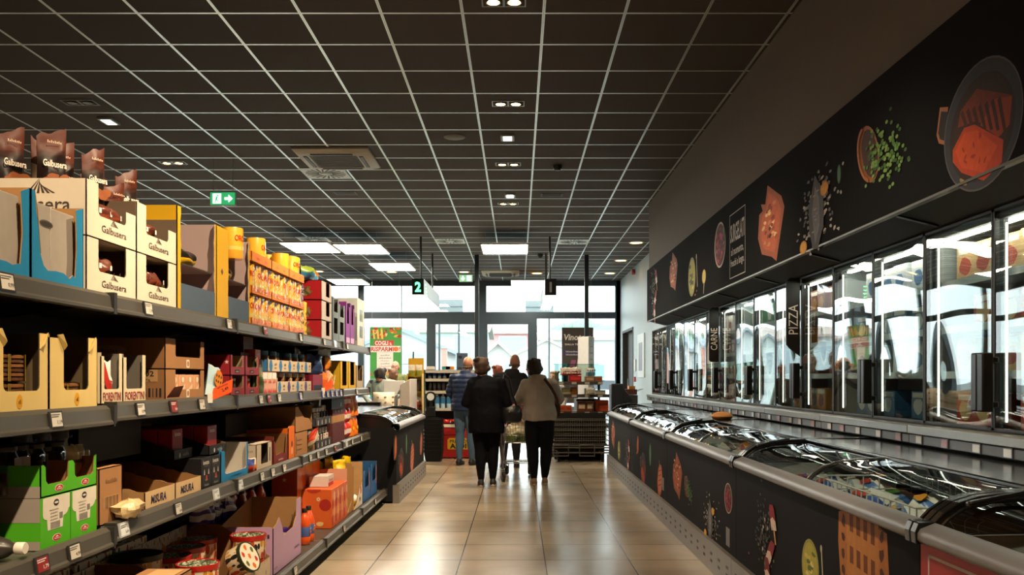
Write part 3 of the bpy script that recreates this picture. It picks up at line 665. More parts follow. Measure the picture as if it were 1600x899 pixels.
# handbag
e = empty('handbag', 'black handbag hanging at the hip of the woman in navy', 'bag', (wx + .31, DA - .03, .80)); BKL = M('#131315', .35, bump=.3, bscale=60)
mb = MB(); mb.loft([[V((a*math.cos(2*math.pi*i/16), b*math.sin(2*math.pi*i/16), z)) for i in range(16)] for z, a, b in ((0,.09,.05),(.02,.13,.075),(.10,.145,.085),(.18,.125,.06),(.215,.10,.035))], BKL); mb.build('body', e)
mb = MB(); mb.path([V((-.10,0,.20)), V((-.12,.01,.35)), V((-.10,.05,.53)), V((-.08,.03,.60))], .011, BKL); mb.path([V((-.08,.03,.60)), V((-.02,-.05,.55)), V((.02,-.07,.35)), V((.07,-.02,.2))], .011, BKL); mb.build('strap', e)
mb = MB(); mb.box((-.03,-.092,.13), (.0,-.082,.16), M('#c9c5bc', .2, .9)); mb.build('clasp', e, bevel=.002)
# woman in the grey hoodie
DB = 10.98; gx = X_at(843, DB)
p2 = person('woman in a light grey hoodie and dark trousers with hands on the cart', gx, DB, R(4), 1.60, 1.16, '#a8a39c', '#15161e', '#8a6a4c', '#c3ad94', '#2a1c18', dict(al=(-.075,-.02,.085), ar=(.075,.05,.085), el=(-.285,.09,1.15), er=(.285,.05,1.15), wl=(-.26,.34,1.03), wr=(.20,.26,1.05), head=(-.09,.06,1.58), neck=(-.02,.03,1.44), dl=(.1,1,.0)), hem=.87, hood=True, topw=1.08, legw=1.02, headturn=38, shoulder=.18, fine=True)
e = empty('shoulder_bag', 'brown crossbody bag strap over the back of the grey hoodie', 'bag', (gx, DB, 0)); mb = MB(); ST = M('#3a1f18', .45)
pts = [V((.055,-.125,1.35)), V((.10,-.142,1.29)), V((.15,-.142,1.22)), V((.195,-.11,1.14)), V((.225,-.04,1.06)), V((.235,.03,1.0))]
for a, b in zip(pts, pts[1:]): mb.panel([a + V((-.012,0,-.012)), a + V((.014,0,.014)), b + V((.014,0,.014)), b + V((-.012,0,-.012))], (0,-.006,0), ST)
mb.build('strap', e, smooth=0); mb = MB(); mb.box((.19,.05,.86), (.27,.26,1.02), ST); mb.build('pouch', e, bevel=.015)
# man in quilted jacket
DC = 13.5
person('man in a quilted navy jacket and blue jeans by the drinks shelf', X_at(727, DC), DC, R(-20), 1.70, 1.05, '#2c3856', '#4d6580', '#17171a', '#1a1a1c', '#8a7a6c', dict(al=(-.09,-.02,.085), ar=(.10,.03,.085), el=(-.28,.03,1.13), er=(.27,.05,1.13), wl=(-.22,.18,1.0), wr=(.2,.2,1.0), head=(.03,.06,1.58)), hem=.85, topw=1.15, quilt=True, headturn=-20, rough=.45, collar=True, bald=True)
# bald man in a dark hooded coat
DE = 13.2
person('bald man in a dark hooded coat standing beyond the cart', X_at(797, DE), DE, R(0), 1.715, 1.12, '#26262a', '#25252b', '#1a1a1c', '#2a2a2c', '#7a6a5c', dict(head=(.075,.05,1.59), neck=(.03,.02,1.44), el=(-.28,.0,1.12), er=(.28,.0,1.12), wl=(-.2,.2,1.05), wr=(.2,.2,1.05)), hem=.78, hood=True, topw=1.12, bald=True, headturn=-25)
person('person with reddish hair half hidden behind the woman in navy', X_at(777, 15.3), 15.3, R(0), 1.575, 1.0, '#3a3632', '#2a2a30', hair='#74341a', hairlen=.05, headturn=10)
person('person with light hair and a pale top beside the snack rack', X_at(866, 16.2), 16.2, R(150), 1.485, .95, '#c9c3bd', '#3a3a44', hair='#a8896a', hairlen=.06, skin=M('#d0a68c', .5, var=.05))
person('cashier in a pale denim jacket with dark hair bending over the belt', X_at(597, 14.4), 14.42, R(180), 1.60, 1.05, '#9fb0ac', '#2a2e38', hair='#1a1413', pose=dict(bow=.05, head=(.02,.15,1.49), neck=(0,.06,1.43), el=(-.30,.12,1.14), er=(.30,.12,1.14), wl=(-.16,.34,1.02), wr=(.16,.34,1.02)), hem=.85, collar=True, fine=False)
person('older man with glasses and a green jacket behind the till', X_at(618, 18.3), 18.3, R(180), 1.72, 1.05, '#6a7048', '#3a3a3c', hair='#b5aca4', glasses=True, bald=True)
person('person with brown hair seen from behind at the till', X_at(614.5, 16.8), 16.8, R(0), 1.53, .9, '#c9b8a0', '#3a3a44', hair='#6d4a30', hairlen=.08)
# shopping cart between the two women
cx, cyy = X_at(810, 11.75), 11.72; e = empty('shopping_cart', 'metal shopping cart pushed between the two women', 'cart', (cx, cyy, 0)); CW_ = M('#9a9a98', .28, .85); RDH = M('#a8201e', .45)
def ring(z, hw, y0, y1): return [V((-hw, y0, z)), V((hw, y0, z)), V((hw*.88, y1, z)), V((-hw*.88, y1, z))]
mb = MB(); lv = [(.50,.19,-.30,.38),(.60,.205,-.32,.42),(.70,.215,-.34,.46),(.80,.23,-.36,.50),(.92,.25,-.38,.54)]
for i, l in enumerate(lv): mb.path(ring(*l), .006 if i in (0, 4) else .0032, CW_, 6, True)
for q in range(13):
    t = q/12
    for a, b in ((0,1),(3,2)):
        p = ring(*lv[0]); r_ = ring(*lv[4]); mb.tube(p[a].lerp(p[b], t) if False else p[a].lerp(p[b], t), r_[a].lerp(r_[b], t), .0026, CW_, n=5)
    for a, b in ((0,3),(1,2)):
        p = ring(*lv[0]); r_ = ring(*lv[4]); mb.tube(p[a].lerp(p[b], t), r_[a].lerp(r_[b], t), .0026, CW_, n=5)
    p = ring(*lv[0]); mb.tube(p[0].lerp(p[1], t), p[3].lerp(p[2], t), .0026, CW_, n=5); mb.tube(p[0].lerp(p[3], t), p[1].lerp(p[2], t), .0026, CW_, n=5)
mb.build('basket', e)
mb = MB(); 
for s in (-1, 1):
    mb.path([V((s*.25,-.38,.92)), V((s*.25,-.47,1.0))], .012, CW_, 8); mb.path([V((s*.235,-.36,.9)), V((s*.22,-.30,.50)), V((s*.21,-.34,.24)), V((s*.20,-.40,.15))], .011, CW_, 8); mb.path([V((s*.21,-.34,.24)), V((s*.17,.40,.20)), V((s*.16,.44,.15))], .011, CW_, 8); mb.path([V((s*.22,-.30,.50)), V((s*.18,.1,.22))], .008, CW_, 8); mb.path([V((s*.19,.3,.50)), V((s*.20,-.1,.235))], .008, CW_, 8)
for yq, hw in ((-.34,.21),(-.1,.2),(.1,.187),(.25,.18),(.40,.17)): mb.tube((-hw, yq, .235 if yq < 0 else .21), (hw, yq, .235 if yq < 0 else .21), .006, CW_, n=6)
for q in range(5): mb.tube((-.13 + .065*q, -.33, .24), (-.11 + .055*q, .40, .205), .004, CW_, n=5)
mb.build('frame', e)
mb = MB(); mb.tube((-.27,-.48,1.0), (.27,-.48,1.0), .017, RDH, n=12); mb.build('handle', e)
mb = MB(); mb.box((-.22,-.365,.84), (.22,-.35,.975), RDH); mb.build('child_seat_panel', e, bevel=.008)
for s in (-1, 1):
    for yq, a in ((-.42, 20), (.42, -15)):
        xx = s*(.20 if yq < 0 else .16); mb = MB(); mb.lathe([(.03,-.016),(.06,-.014),(.064,-.006),(.064,.006),(.06,.014),(.03,.016)], (0,0,0), 20, M('#222224', .6), 'x'); mb.lathe([(.025,-.018),(.025,.018)], (0,0,0), 12, M('#8a8a88', .4), 'x')
        o = mb.build('wheel', e, loc=(xx, yq, .066), rz=R(a))
        mb = MB()
        for k in (-1, 1): mb.panel([(k*.022,-.02,0),(k*.022,.02,0),(k*.022,.03,.085),(k*.022,-.015,.085)], (k*.003,0,0), CW_)
        mb.box((-.025,-.015,.08), (.025,.03,.09), CW_); mb.build('caster_fork', o, smooth=0)
for q, (dx, dy, dz, c1, c2, l, wd, hh) in enumerate(((-.02,-.12,.512,'#5a6a3a','#c9c3a4','green and cream grocery bag low in the shopping cart',.30,.2), (.0,.12,.512,'#d5d0c4','#8a8a84','pale grocery bag low in the front of the shopping cart',.28,.2), (.03,-.02,.72,'#b5a68c','#6a5a48','beige grocery bag on top in the shopping cart',.28,.18), (-.08,.28,.52,'#a8302a','#d8ccc0','red grocery packet in the tip of the shopping cart',.2,.2))):
    mb = MB(); pouch(mb, wd, hh, .18, [(.5, M(c1, .4, var=.35, scale=14)), (1, M(c2, .4, var=.35, scale=14))], seed=700+q, crump=.02); thing(mb, 'grocery_bag', l, 'bag', (cx + dx, cyy + dy, dz), rz=R(-90 + 8*q))
# ================================================================== left shelving
SH = [None, 1.674, 1.245, .767, .16]     # shelf surfaces, top to base
XS = -1.64; XB = -1.47                   # product fronts on the upper shelves / on the base deck
def DL(px, X=XS): return X * F / (px - 809)
SMET = M('#56534c', .42, .35, var=.05); SMET_D = M('#25252a', .5, .2); RAILM = M('#57544d', .4, .3, var=.05); DKR = M('#2b2a29', .5)
LAB_W = M('#cfc9bd', .4); LAB_R = M('#8e2024', .45); LAB_G = M('#dfe6ea', .15); LAB_B = M('#2b3f9c', .4)
secs = [1.93, 3.395, 4.875, 6.35, 7.83, 9.27]
tags = {1: [(5,'w','0,99'),(228,'w','1,79'),(355,'w',''),(412,'r',''),(505,'w',''),(522,'g',''),(541,'w',''),(468,'w','')],
        2: [(83,'w','1,19'),(216,'w','0,99'),(268,'r',''),(312,'w',''),(405,'w',''),(418,'r',''),(434,'w',''),(468,'b',''),(503,'b',''),(510,'b',''),(517,'b',''),(524,'b',''),(531,'b',''),(556,'w','')],
        3: [(61,'r','1,79'),(112,'w','4,99'),(190,'g',''),(275,'w',''),(335,'g',''),(373,'g',''),(407,'w',''),(424,'w',''),(442,'w',''),(483,'w',''),(495,'w',''),(508,'w',''),(522,'r',''),(540,'g',''),(549,'w',''),(563,'w','')],
        4: [(459,'w',''),(536,'w',''),(585,'w','')]}
sec_names = ['dark grey shelving bay holding the blue torn cartons', 'dark grey shelving bay holding the white biscuit cartons and flat brown trays', 'dark grey shelving bay holding the yellow coffee cartons and the lilac box', 'dark grey shelving bay holding the orange tube packs', 'dark grey shelving bay at the checkout end of the run']
for i in range(5):
    y0, y1 = secs[i], secs[i+1]; dz = -.012 if i == 0 else 0.
    e = empty('shelving_bay', sec_names[i], 'shelf', (-2.3, y0, 0), group='shelving bays along the aisle'); ox = -2.3
    mb = MB(); mb.box((-.02, 0, .05), (.02, y1 - y0, 1.80), SMET_D); mb.build('back_panel', e, smooth=0)
    for yy in (0.0,) if i < 4 else (0.0, y1 - y0 - .03):
        mb = MB(); mb.box((.02, yy, 0), (.07, yy + .03, 1.82), SMET_D)
        for q in range(34): mb.box((.0695, yy + .01, .1 + q*.05), (.071, yy + .02, .125 + q*.05), BLACK)
        mb.build('upright', e, smooth=0)
    for k in (1, 2, 3, 4):
        z = SH[k] + (dz if k in (2, 3) else 0); xf = (-1.625 if k < 4 else -1.445) - ox
        mb = MB(); mb.box((.07, .004, z - .03), (xf, y1 - y0 - .004, z), SMET)
        if k < 4:
            for yy in (.03, y1 - y0 - .05): mb.panel([(.07, yy, z - .03), (xf - .03, yy, z - .03), (.07, yy, z - .11)], (0, .012, 0), SMET_D)
        s = mb.build('shelf' if k < 4 else 'base_deck', e, bevel=.002)
        mb = MB(); xr = xf
        prof = [(0,.012),(.014,.012),(.03,-.002),(.036,-.045),(.044,-.052),(.044,-.062),(.03,-.066),(0,-.062)]
        mb.panel([(xr + a, .012, z + b) for a, b in prof], (0, y1 - y0 - .024, 0), RAILM, RAILM, RAILM)
        mb.box((xr, .0, z - .07), (xr + .046, .012, z + .014), DKR); mb.box((xr, y1-y0-.012, z - .07), (xr + .046, y1-y0, z + .014), DKR)
        mb.build('price_rail', s, smooth=30)
        for (px, c, t) in tags[k]:
            yy = DL(px, ox + xf + .03)
            if not (y0 <= yy < y1): continue
            yl = yy - y0
            tb = MB(); hh = .058; ww = .082
            nn = V((.043, 0, .006)).normalized()
            up = V((-.006, 0, .043)).normalized(); o = V((xr + .040, yl, z - .024))
            rt = V((0, 1, 0))
            fm = DKR if c in 'wr' else (LAB_B if c == 'b' else M('#b9bec2', .12))
            def qd(w_, h_, off): return [tuple(o + rt*(sx*w_/2) + up*(sz*h_/2) + nn*off) for sx, sz in ((-1,-1),(1,-1),(1,1),(-1,1))]
            tb.panel(qd(ww, hh, -.004), nn * .007, fm)
            lm = {'w': LAB_W, 'r': LAB_R, 'g': LAB_G, 'b': LAB_W}[c]
            tb.shape(rect(ww*.82, hh*.82), o + nn*.003, rt, up, lm, .0006)
            if t:
                tb.text(t, o + nn*.003 + rt*.016 - up*.010, rt, up, ww*.38, hh*.26, WHITE if c == 'r' else INK, .01, .0014)
            else: tb.scrib(o + nn*.003 + rt*.016 - up*.010, rt, up, ww*.34, hh*.2, WHITE if c == 'r' else INK, .0014)
            for q, (wq, zq) in enumerate(((.055, .017), (.045, .010))): tb.shape(rect(wq, .003, -.006 if q == 0 else -.011, zq), o + nn*.003, rt, up, WHITE if c == 'r' else M('#5a5650'), .0014)
            tb.build('price_tag', s, smooth=0)
    for yy in (.12, y1 - y0 - .12):
        mb = MB(); mb.tube((.62, yy, 0), (.62, yy, .1), .03, BLACK, n=12); mb.lathe([(.045, 0), (.045, .012), (.03, .02)], (.62, yy, 0), 12, BLACK); mb.build('foot', e)
# orange price flags clipped to the second shelf
for (pa, pb, lab, t) in ((330, 350, 'orange price flag sticking out of the second shelf beside the blue cookie bag', '2,49'), (506, 514, 'small orange price flag among the white tags of the second shelf', '')):
    y0 = DL(pa, -1.58); mb = MB()
    w_ = .115 if t else .07; OR = M('#e8561c', .45)
    mb.panel([(0,0,-.01),(w_*.9,.0,.035),(w_*.95,0,.105),(w_*.12,0,.055)], (0,.002,0), OR)
    mb.box((-.015, -.006, -.02), (.01, .008, .03), M('#d9d5cc', .3))
    if t: mb.scrib((w_*.5, 0, .068), V((.9,0,.42)), V((-.42,0,.9)), .06, .01, INK, .001); mb.text(t, (w_*.62, 0, .05), V((.9,0,.42)), V((-.42,0,.9)), .035, .018, INK, .02, .001)
    thing(mb, 'price_flag', lab, 'price tag', (-1.583, y0, SH[2] + .0), smooth=0, rz=R(20))
# ---------------------------------------------------------------- TOP SHELF
z1 = SH[1]
BLUE = M('#1a7fae', .6); BLUE_D = M('#16688f', .6); GREYB = M('#9d958b', .8)
def torn_blue(y0, y1, lab, seed):
    w = y1 - y0; h = .315; d = .42; rng = random.Random(seed); mb = MB()
    lo = [(.06*w, h*.97), (.10*w, h*.80), (.13*w,h*.55), (.16*w, h*.33), (.22*w, h*.2), (.30*w, h*.17), (.45*w, h*.18), (.6*w, h*.15), (.70*w, h*.12), (.78*w, h*.18), (.84*w, h*.16), (.86*w, h*.5), (.845*w, h*.93)]
    lo = [(a + rng.uniform(-.004, .004), b + rng.uniform(-.006, .006)) for a, b in lo]
    front = [(0,0),(w,0),(w,h)] + lo[::-1] + [(0,h)]
    carton(mb, w, d, h, BLUE, KRAFT, front, hf=h, hb=h*.86)
    e = thing(mb, 'torn_carton', lab, 'box', (XS, y0, z1 + .003))
    # inner board box with hand slots
    mb = MB(); mb.box((-.38, .012, .006), (-.03, w*.5 - .002, h*.91), GREYB); mb.box((-.38, w*.5 + .002, .006), (-.03, w - .012, h*.90), GREYB)
    mb.shape(ell(.045, .014, 16), (-.03, w*.42, h*.70), YR, ZU, M('#57504a', .8)); mb.shape(ell(.038, .009, 16), (-.03, w*.42, h*.70), YR, ZU, M('#332e2a', .8), .0014)
    mb.build('inner_box', e, bevel=.003)
    mb = MB(); mb.panel([(.001,.06*w,h*.97),(.001,.10*w,h*.8),(.001,.16*w,h*.33),(-.02,.19*w,h*.36),(-.02,.14*w,h*.95)], (.002,0,0), KRAFT); mb.build('torn_edge', e, smooth=0)
torn_blue(2.575, 2.905, 'blue torn carton at the very end of the top shelf, cut by the frame', 1)
torn_blue(2.912, 3.262, 'blue torn carton showing its grey inner board next to the white biscuit cartons', 2)
WB = M('#ddd0bb', .75, var=.05)
def fan_logo(mb, o, r, u, w, mat):
    for q in range(6):
        x = w*(-.5 + q*.2); mb.shape([(x - w*.035, 0), (x + w*.07, 0), (w*.02 - w*.02*q, w*(.62 - .05*q))], o, r, u, mat, .0012)
def galb(y0, y1, lvl, lab):
    w = y1 - y0; h = .217; d = .46; mb = MB(); front = notch(w, h, h*.43, w*.22, w*.78, .02, hr=h*.70 if lvl else h)
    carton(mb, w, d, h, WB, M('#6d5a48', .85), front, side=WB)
    BR = M('#4a3a34', .7)
    mb.text('Galbusera', (0, w*.53, h*.22), YR, ZU, w*.50, h*.13, BR, .01); fan_logo(mb, (0, w*.53, h*.32), YR, ZU, w*.14, BR)
    if y0 < 3.4 and lvl: mb.text('Galbusera', (-.215, 0, h*.55), XR, ZU, .31, h*.24, BR, .01); fan_logo(mb, (-.175, 0, h*.74), XR, ZU, .10, BR)
    thing(mb, 'biscuit_carton', lab, 'box', (XS, y0, z1 + .003 + lvl * .219))
galb(3.285, 3.712, 0, 'white notched biscuit carton, lower one next to the blue torn carton')
galb(3.285, 3.712, 1, 'white notched biscuit carton, upper one under the brown bags with a name on its side')
galb(3.718, 4.15, 0, 'white notched biscuit carton, lower one against the yellow carton')
galb(3.718, 4.15, 1, 'white notched biscuit carton, upper one against the yellow carton')
RB = M('#7e3a22', .35, var=.25); RBD = M('#5d2b1b', .4, var=.2)
for (y0, lvl, n, w1) in ((3.285, 0, 2, 'lower carton beside the blue one'), (3.285, 1, 3, 'upper carton under the bags'), (3.718, 0, 3, 'lower carton beside the yellow one'), (3.718, 1, 2, 'upper carton beside the yellow one')):
    for q in range(n):
        mb = MB(); pouch(mb, .11, .085, .09, [(.5, RB), (1, RBD)], seed=q + lvl*5 + y0, kind='pillow', crump=.014)
        mb.shape(rect(.016, .02), (.046, .01, .045), YR, ZU, WHITE, .002)
        thing(mb, 'biscuit_packet', 'red brown biscuit packet lying in the %s, %s along' % (w1, ORD[q]), 'packet', (XS - .062, y0 + .135 + q * .085, z1 + .080 + lvl * .219), rz=R(-8 + 9*q))
# brown stand-up bags
CB = M('#38190f', .5, var=.3, scale=9, spec=.3); CBD = M('#1f120f', .5, var=.3, spec=.3); CBT = M('#4d1f10', .5, var=.15, spec=.3); WOOD = M('#8d755e', .5, var=.5, scale=26)
bags = [(3.39,-.41,.00,'w'),(3.38,-.325,.0,'p'),(3.40,-.175,.0,'f'),(3.50,-.26,-.02,'w'),(3.62,-.255,.0,'f'),(3.66,-.14,.0,'f'),(3.69,-.33,.0,'p'),(3.84,-.135,-.11,'p'),(3.92,-.27,-.03,'p'),(4.04,-.31,.0,'p'),(4.07,-.185,.0,'p')]
bl = ['brown bag with a striped photo panel cut by the frame edge', 'dark peaked brown bag beside the striped one at the frame edge', 'largest brown chocolate bag facing the aisle with a white name', 'striped brown bag just behind the largest one', 'brown bag second in the front row with a white name', 'brown bag third in the front row with a white name', 'dark bag at the back behind the third front bag', 'tilted brown bag dipping into the carton notch', 'brown bag in the back row above the second carton', 'short brown bag by the yellow carton', 'last brown bag touching the yellow carton']
for i, (y, dx, dz, k) in enumerate(bags):
    mb = MB(); h = .27
    pouch(mb, .112, h, .065, [(.62, WOOD if k == 'w' else CBD), (.74, CB), (1, CBT)], seed=i*3.1, crump=.012, peak=.05*(1 if i % 3 else -1))
    if k in 'fp' or k == 'end':
        mb.text('Galbusera', (.030, 0, h*.52), YR, ZU, .088, .027, M('#e9dccb', .5), .02, .004)
        mb.scrib((.024, 0, h*.84), YR, ZU, .055, .010, M('#d8b79c', .5), .004)
        for q in range(4): mb.shape(blob(.022, .017, 10, .2), (.043, -.03 + .02*q, h*.25 + .018*(q % 2)), YR, ZU, M('#8a4a22', .5, var=.3), .004 + q*.0004)
    thing(mb, 'biscuit_bag', bl[i], 'bag', (XS + dx - .02, y + .0, z1 + .376 + dz), rz=R(-42 + (i*37 % 24)), group='brown biscuit bags on the white cartons')
# yellow coffee cartons
YEL = M('#d9a80c', .55, var=.06); YELD = M('#b98d10', .6); LILAC = M('#a89290', .85, var=.05); SLATE = M('#4a5a6c', .6)
def ycarton(y0, y1, fl, lab, s):
    w = y1 - y0; h = .51; d = .45; mb = MB(); rng = random.Random(s)
    O = lambda x, y, z: (x, y, z)
    mb.panel([O(-d,0,0),O(0,0,0),O(0,w,0),O(-d,w,0)], (0,0,.005), YEL, LILAC)
    mb.panel([O(-d,0,0),O(-d,w,0),O(-d,w,h),O(-d,0,h)], (.005,0,0), YEL, LILAC)
    for y, t in ((0, .005), (w, -.005)): mb.panel([O(-d,y,0),O(0,y,0),O(0,y,h),O(-d,y,h)], (0,t,0), YEL, LILAC, M('#8c8373'))
    zig = [(fl + rng.uniform(-.006, .006), h * q / 14) for q in range(15)]
    mb.panel([O(0,0,0)] + [O(0,a,b) for a, b in zig] + [O(0,0,h)], (-.005,0,0), YEL, LILAC)
    mb.panel([O(0,fl,0),O(0,w - .02,0),O(0,w - .02,.14),O(0,fl,.14)], (-.004,0,0), SLATE, LILAC)
    zig2 = [(w - .025 + rng.uniform(-.006, .006), h * q / 14) for q in range(15)]
    mb.panel([O(0,w,0)] + [O(0,a,b) for a, b in zig2] + [O(0,w,h)], (-.005,0,0), YEL, LILAC)
    mb.panel([O(-d,.005,.24),O(-.02,.005,.24),O(-.02,w-.005,.24),O(-d,w-.005,.24)], (0,0,.006), LILAC, M('#3b342f', .8))
    if fl > .1: mb.shape([(0,.02),(.02,.0),(0,-.02),(-.02,0)], (0, fl*.45, h*.52), YR, ZU, M('#4a3a22'))
    thing(mb, 'coffee_carton', lab, 'box', (XS, y0, z1 + .003), smooth=0)
    for q in range(2):
        mb = MB(); pouch(mb, .26, .085, .12, [(.45, M('#c79e1a', .25, var=.2)), (1, M('#191715', .25))], seed=s + q, kind='pillow', crump=.012)
        thing(mb, 'coffee_bag', 'black and gold bag in the yellow coffee carton beside the %s, %s' % ('white cartons' if fl < .1 else 'orange tubes', ('front one', 'rear one')[q]), 'bag', (XS - .1 - q*.16, y0 + w*.58, z1 + .253), rz=R(4))
ycarton(4.16, 4.70, .045, 'open yellow coffee carton behind the white cartons with a torn edge', 11)
ycarton(4.705, 5.29, .19, 'open yellow coffee carton beside the orange tubes with a wide yellow front strip', 12)
# orange tubes on trays
ORA = M('#e88422', .5, var=.08); TUB = M('#f2b93a', .3, var=.06, coat=.5); TUB2 = M('#eea832', .3, var=.08, coat=.5); TUBG = M('#dccb66', .3, coat=.5); TRD = M('#c32a18', .4)
FILM = glass('clear_film', '#f4f0e6', wave=.35, wscale=22, boost=.7, rough=.1)
def tube_mesh(r, h):
    mb = MB(); mb.lathe([(r*.96, 0), (r, .006), (r, h*.28), (r, h*.4), (r, h*.97), (r*.97, h), (r*.9, h-.004), (0, h-.004)], (0,0,0), 18, mats=[TUB2, TUB2, TUBG, TUB, TUB2, TUB2, TUB])
    # red letters curved on the front
    vs, fs = text_geo('ORO', .03); b = len(mb.v); 
    for x, y in vs:
        a = x * 1.15 + R(-8); mb.v.append(((r + .001) * math.cos(a), (r + .001) * math.sin(a), h*.66 + y*h*.2))
    for f in fs: mb.fl.add(len(mb.f)); mb.f.append(tuple(b + i for i in f)); mb.m.append(mb.mi(TRD))
    return mb
ys = [5.325, 5.765, 6.205]; tw = .43
proto = None
words = ['lower', 'middle']
def tray(y0, lvl, lab):
    mb = MB(); carton(mb, tw, .34, .05 if lvl < 2 else .062, ORA, KRAFT, .05 if lvl < 2 else .062)
    for q in range(2): mb.text('ORO', (0, tw*(.3 + .4*q), .028), YR, ZU, .06, .016, TRD, .01)
    o = thing(mb, 'tube_tray', lab, 'tray', (XS, y0, z1 + .003 + lvl * .2))
    if lvl < 2:
        mb = MB(); mb.box((-.335, .003, .006), (.003, tw - .003, .196), FILM); mb.build('clear_wrap', o, bevel=.012)
for lvl in range(3):
    for j, y0 in enumerate(ys): tray(y0, lvl, 'orange cardboard tray in the %s tier of yellow tubes, %s from the yellow carton' % (['lowest', 'middle', 'topmost'][lvl], ORD[j]))
pt = tube_mesh(.062, .186)
for lvl in range(2):
    n = 0
    for j, y0 in enumerate(ys):
        for q in range(3):
            l = 'yellow wrapped tube with red letters in the %s tier, %s from the yellow carton' % (words[lvl] if lvl else 'lowest', ORD[n]); n += 1
            loc = (XS - .07, y0 + .072 + q * .143, z1 + .009 + lvl * .2)
            if proto is None: proto = thing(pt, 'biscuit_tube', l, 'tube', loc, rz=R(3), group='yellow biscuit tubes on trays')
            else: copy_tree(proto, loc, R(random.uniform(-25, 20)), l)
for i, (px, dx, yo) in enumerate(((366, -.06, 5.16), (383, -.20, 5.30), (402, -.07, 5.41), (404, -.21, 5.50), (421, -.21, 5.63), (440, -.10, 5.84), (455, -.09, 6.16))):
    l = ['yellow tube standing on top behind the yellow strip', 'yellow tube second along the top row', 'front yellow tube on the top tray above the tier corner', 'yellow tube just behind the front top one', 'yellow tube half hidden on the middle of the top tray', 'yellow tube above the middle top tray', 'last yellow tube on top tilted over the orange trays'][i]
    c = copy_tree(proto, (XS + dx - .01, DL(px, XS + dx) + .0, z1 + .003 + 2*.2 + (.006 if px > 390 else -.012)), R(-20 + 11*i), l); c['group'] = 'loose yellow tubes on top'
    if i == 6: c.rotation_euler = (R(-8), 0, R(-20)); c.location.z += .01
# yellow crisps bag
CR = M('#e3b23c', .3, var=.2, scale=30)
for i, (px, dz, lab) in enumerate(((479, 0, 'yellow snack bag with brown print between the tubes and red boxes'), (485, 0, 'second yellow snack bag leaning on the red boxes'))):
    mb = MB(); pouch(mb, .17, .27, .08, [(.15, CR), (1, CR)], seed=i*2+31, kind='stand', crump=.014)
    for q in range(9): mb.shape(blob(.02, .012, 8, .3, rot=q*40), (.034, -.05 + .05*(q % 3), .05 + .06*(q//3)), YR, ZU, M('#6d4a1c', .5), .006)
    thing(mb, 'snack_bag', lab, 'bag', (XS - .06 - .07*i, DL(px) + .06*i, z1 + .003), rz=R(-30))
# red snack boxes
REDB = M('#a8141f', .5, var=.06); LEAF = M('#6d5a26', .6, var=.3)
for lvl in range(3):
    mb = MB(); y0, y1 = 7.22, 7.60; w_ = y1 - y0; h = .165; d = .36
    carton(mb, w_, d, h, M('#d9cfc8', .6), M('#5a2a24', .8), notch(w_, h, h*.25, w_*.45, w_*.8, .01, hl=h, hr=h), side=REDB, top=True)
    mb.scrib((-.26, 0, h*.72), XR, ZU, .09, .02, M('#e4c9b0', .5)); 
    for q in range(9): mb.shape(blob(.03, .014, 8, .3, rot=q*40), (-.13 + .02*math.cos(q*.9), 0, h*.42 + .018*math.sin(q*1.3)), XR, ZU, [LEAF, M('#8e6c3a'), M('#4f4a20')][q % 3], .0008 + q*.0002)
    thing(mb, 'snack_carton', 'red snack carton with a leafy print, %s of the stack of three' % ['lowest', 'middle', 'topmost'][lvl], 'box', (XS, y0, z1 + .003 + lvl*.167))
    for q in range(2):
        mb = MB(); pouch(mb, .12, .1, .06, [(1, M('#8a2420', .35, var=.3))], seed=q+lvl*3, kind='pillow', crump=.01); thing(mb, 'snack_packet', 'dark red packet inside the %s red carton, %s' % (['lowest', 'middle', 'topmost'][lvl], ['front', 'back'][q]), 'packet', (XS - .08 - q*.1, y0 + .22, z1 + .012 + lvl*.167))
for i, (px, z, c1, c2, lab, rz) in enumerate(((474, .505, '#7a4632', '#3c6d8a', 'brown and blue bag lying on the red cartons near the tubes', 20), (497, .505, '#3b7fa8', '#8aa23a', 'blue bag lying on the front of the red cartons', -15), (512, .50, '#4b86ad', '#c9802a', 'blue and orange bag hanging over the red carton edge', 10))):
    mb = MB(); pouch(mb, .22, .11, .11, [(.5, M(c1, .3, var=.3)), (1, M(c2, .3, var=.3))], seed=i+50, kind='pillow', crump=.02)
    thing(mb, 'crisps_bag', lab, 'bag', (XS - (.12 if i != 0 else .22), DL(px) + (.12 if i == 1 else .0 if i == 0 else -.06), z1 + z), rz=R(rz))
GB = M('#7f8f98', .6, var=.05)
for j, (y0, y1) in enumerate(((7.66, 7.92), (7.925, 8.19))):
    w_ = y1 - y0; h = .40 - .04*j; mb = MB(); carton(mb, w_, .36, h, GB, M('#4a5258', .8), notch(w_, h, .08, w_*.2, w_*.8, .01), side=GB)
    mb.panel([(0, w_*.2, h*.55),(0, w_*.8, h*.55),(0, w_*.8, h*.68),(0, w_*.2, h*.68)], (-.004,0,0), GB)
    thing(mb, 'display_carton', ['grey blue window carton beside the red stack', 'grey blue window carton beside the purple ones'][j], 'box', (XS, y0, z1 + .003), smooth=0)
    for q in range(3):
        mb = MB(); pouch(mb, .2, .16, .1, [(.6, M('#d9791a', .3, var=.25)), (.8, M('#c98d2a', .3)), (1, M('#3b7fa8', .3))], seed=q+j*4+60, kind='pillow', crump=.018)
        thing(mb, 'crisps_bag', 'orange crisps bag %s the %s grey blue carton' % (['low inside', 'bulging from the top of', 'at the back top of'][q], ['first', 'second'][j]), 'bag', (XS - .1 - (.12 if q == 2 else 0), y0 + w_*.5, z1 + [.012, .33, .32][q] - (.04*j if q else 0)), rz=R(-20 + 25*q))
PUR = M('#7a2a86', .5, var=.08)
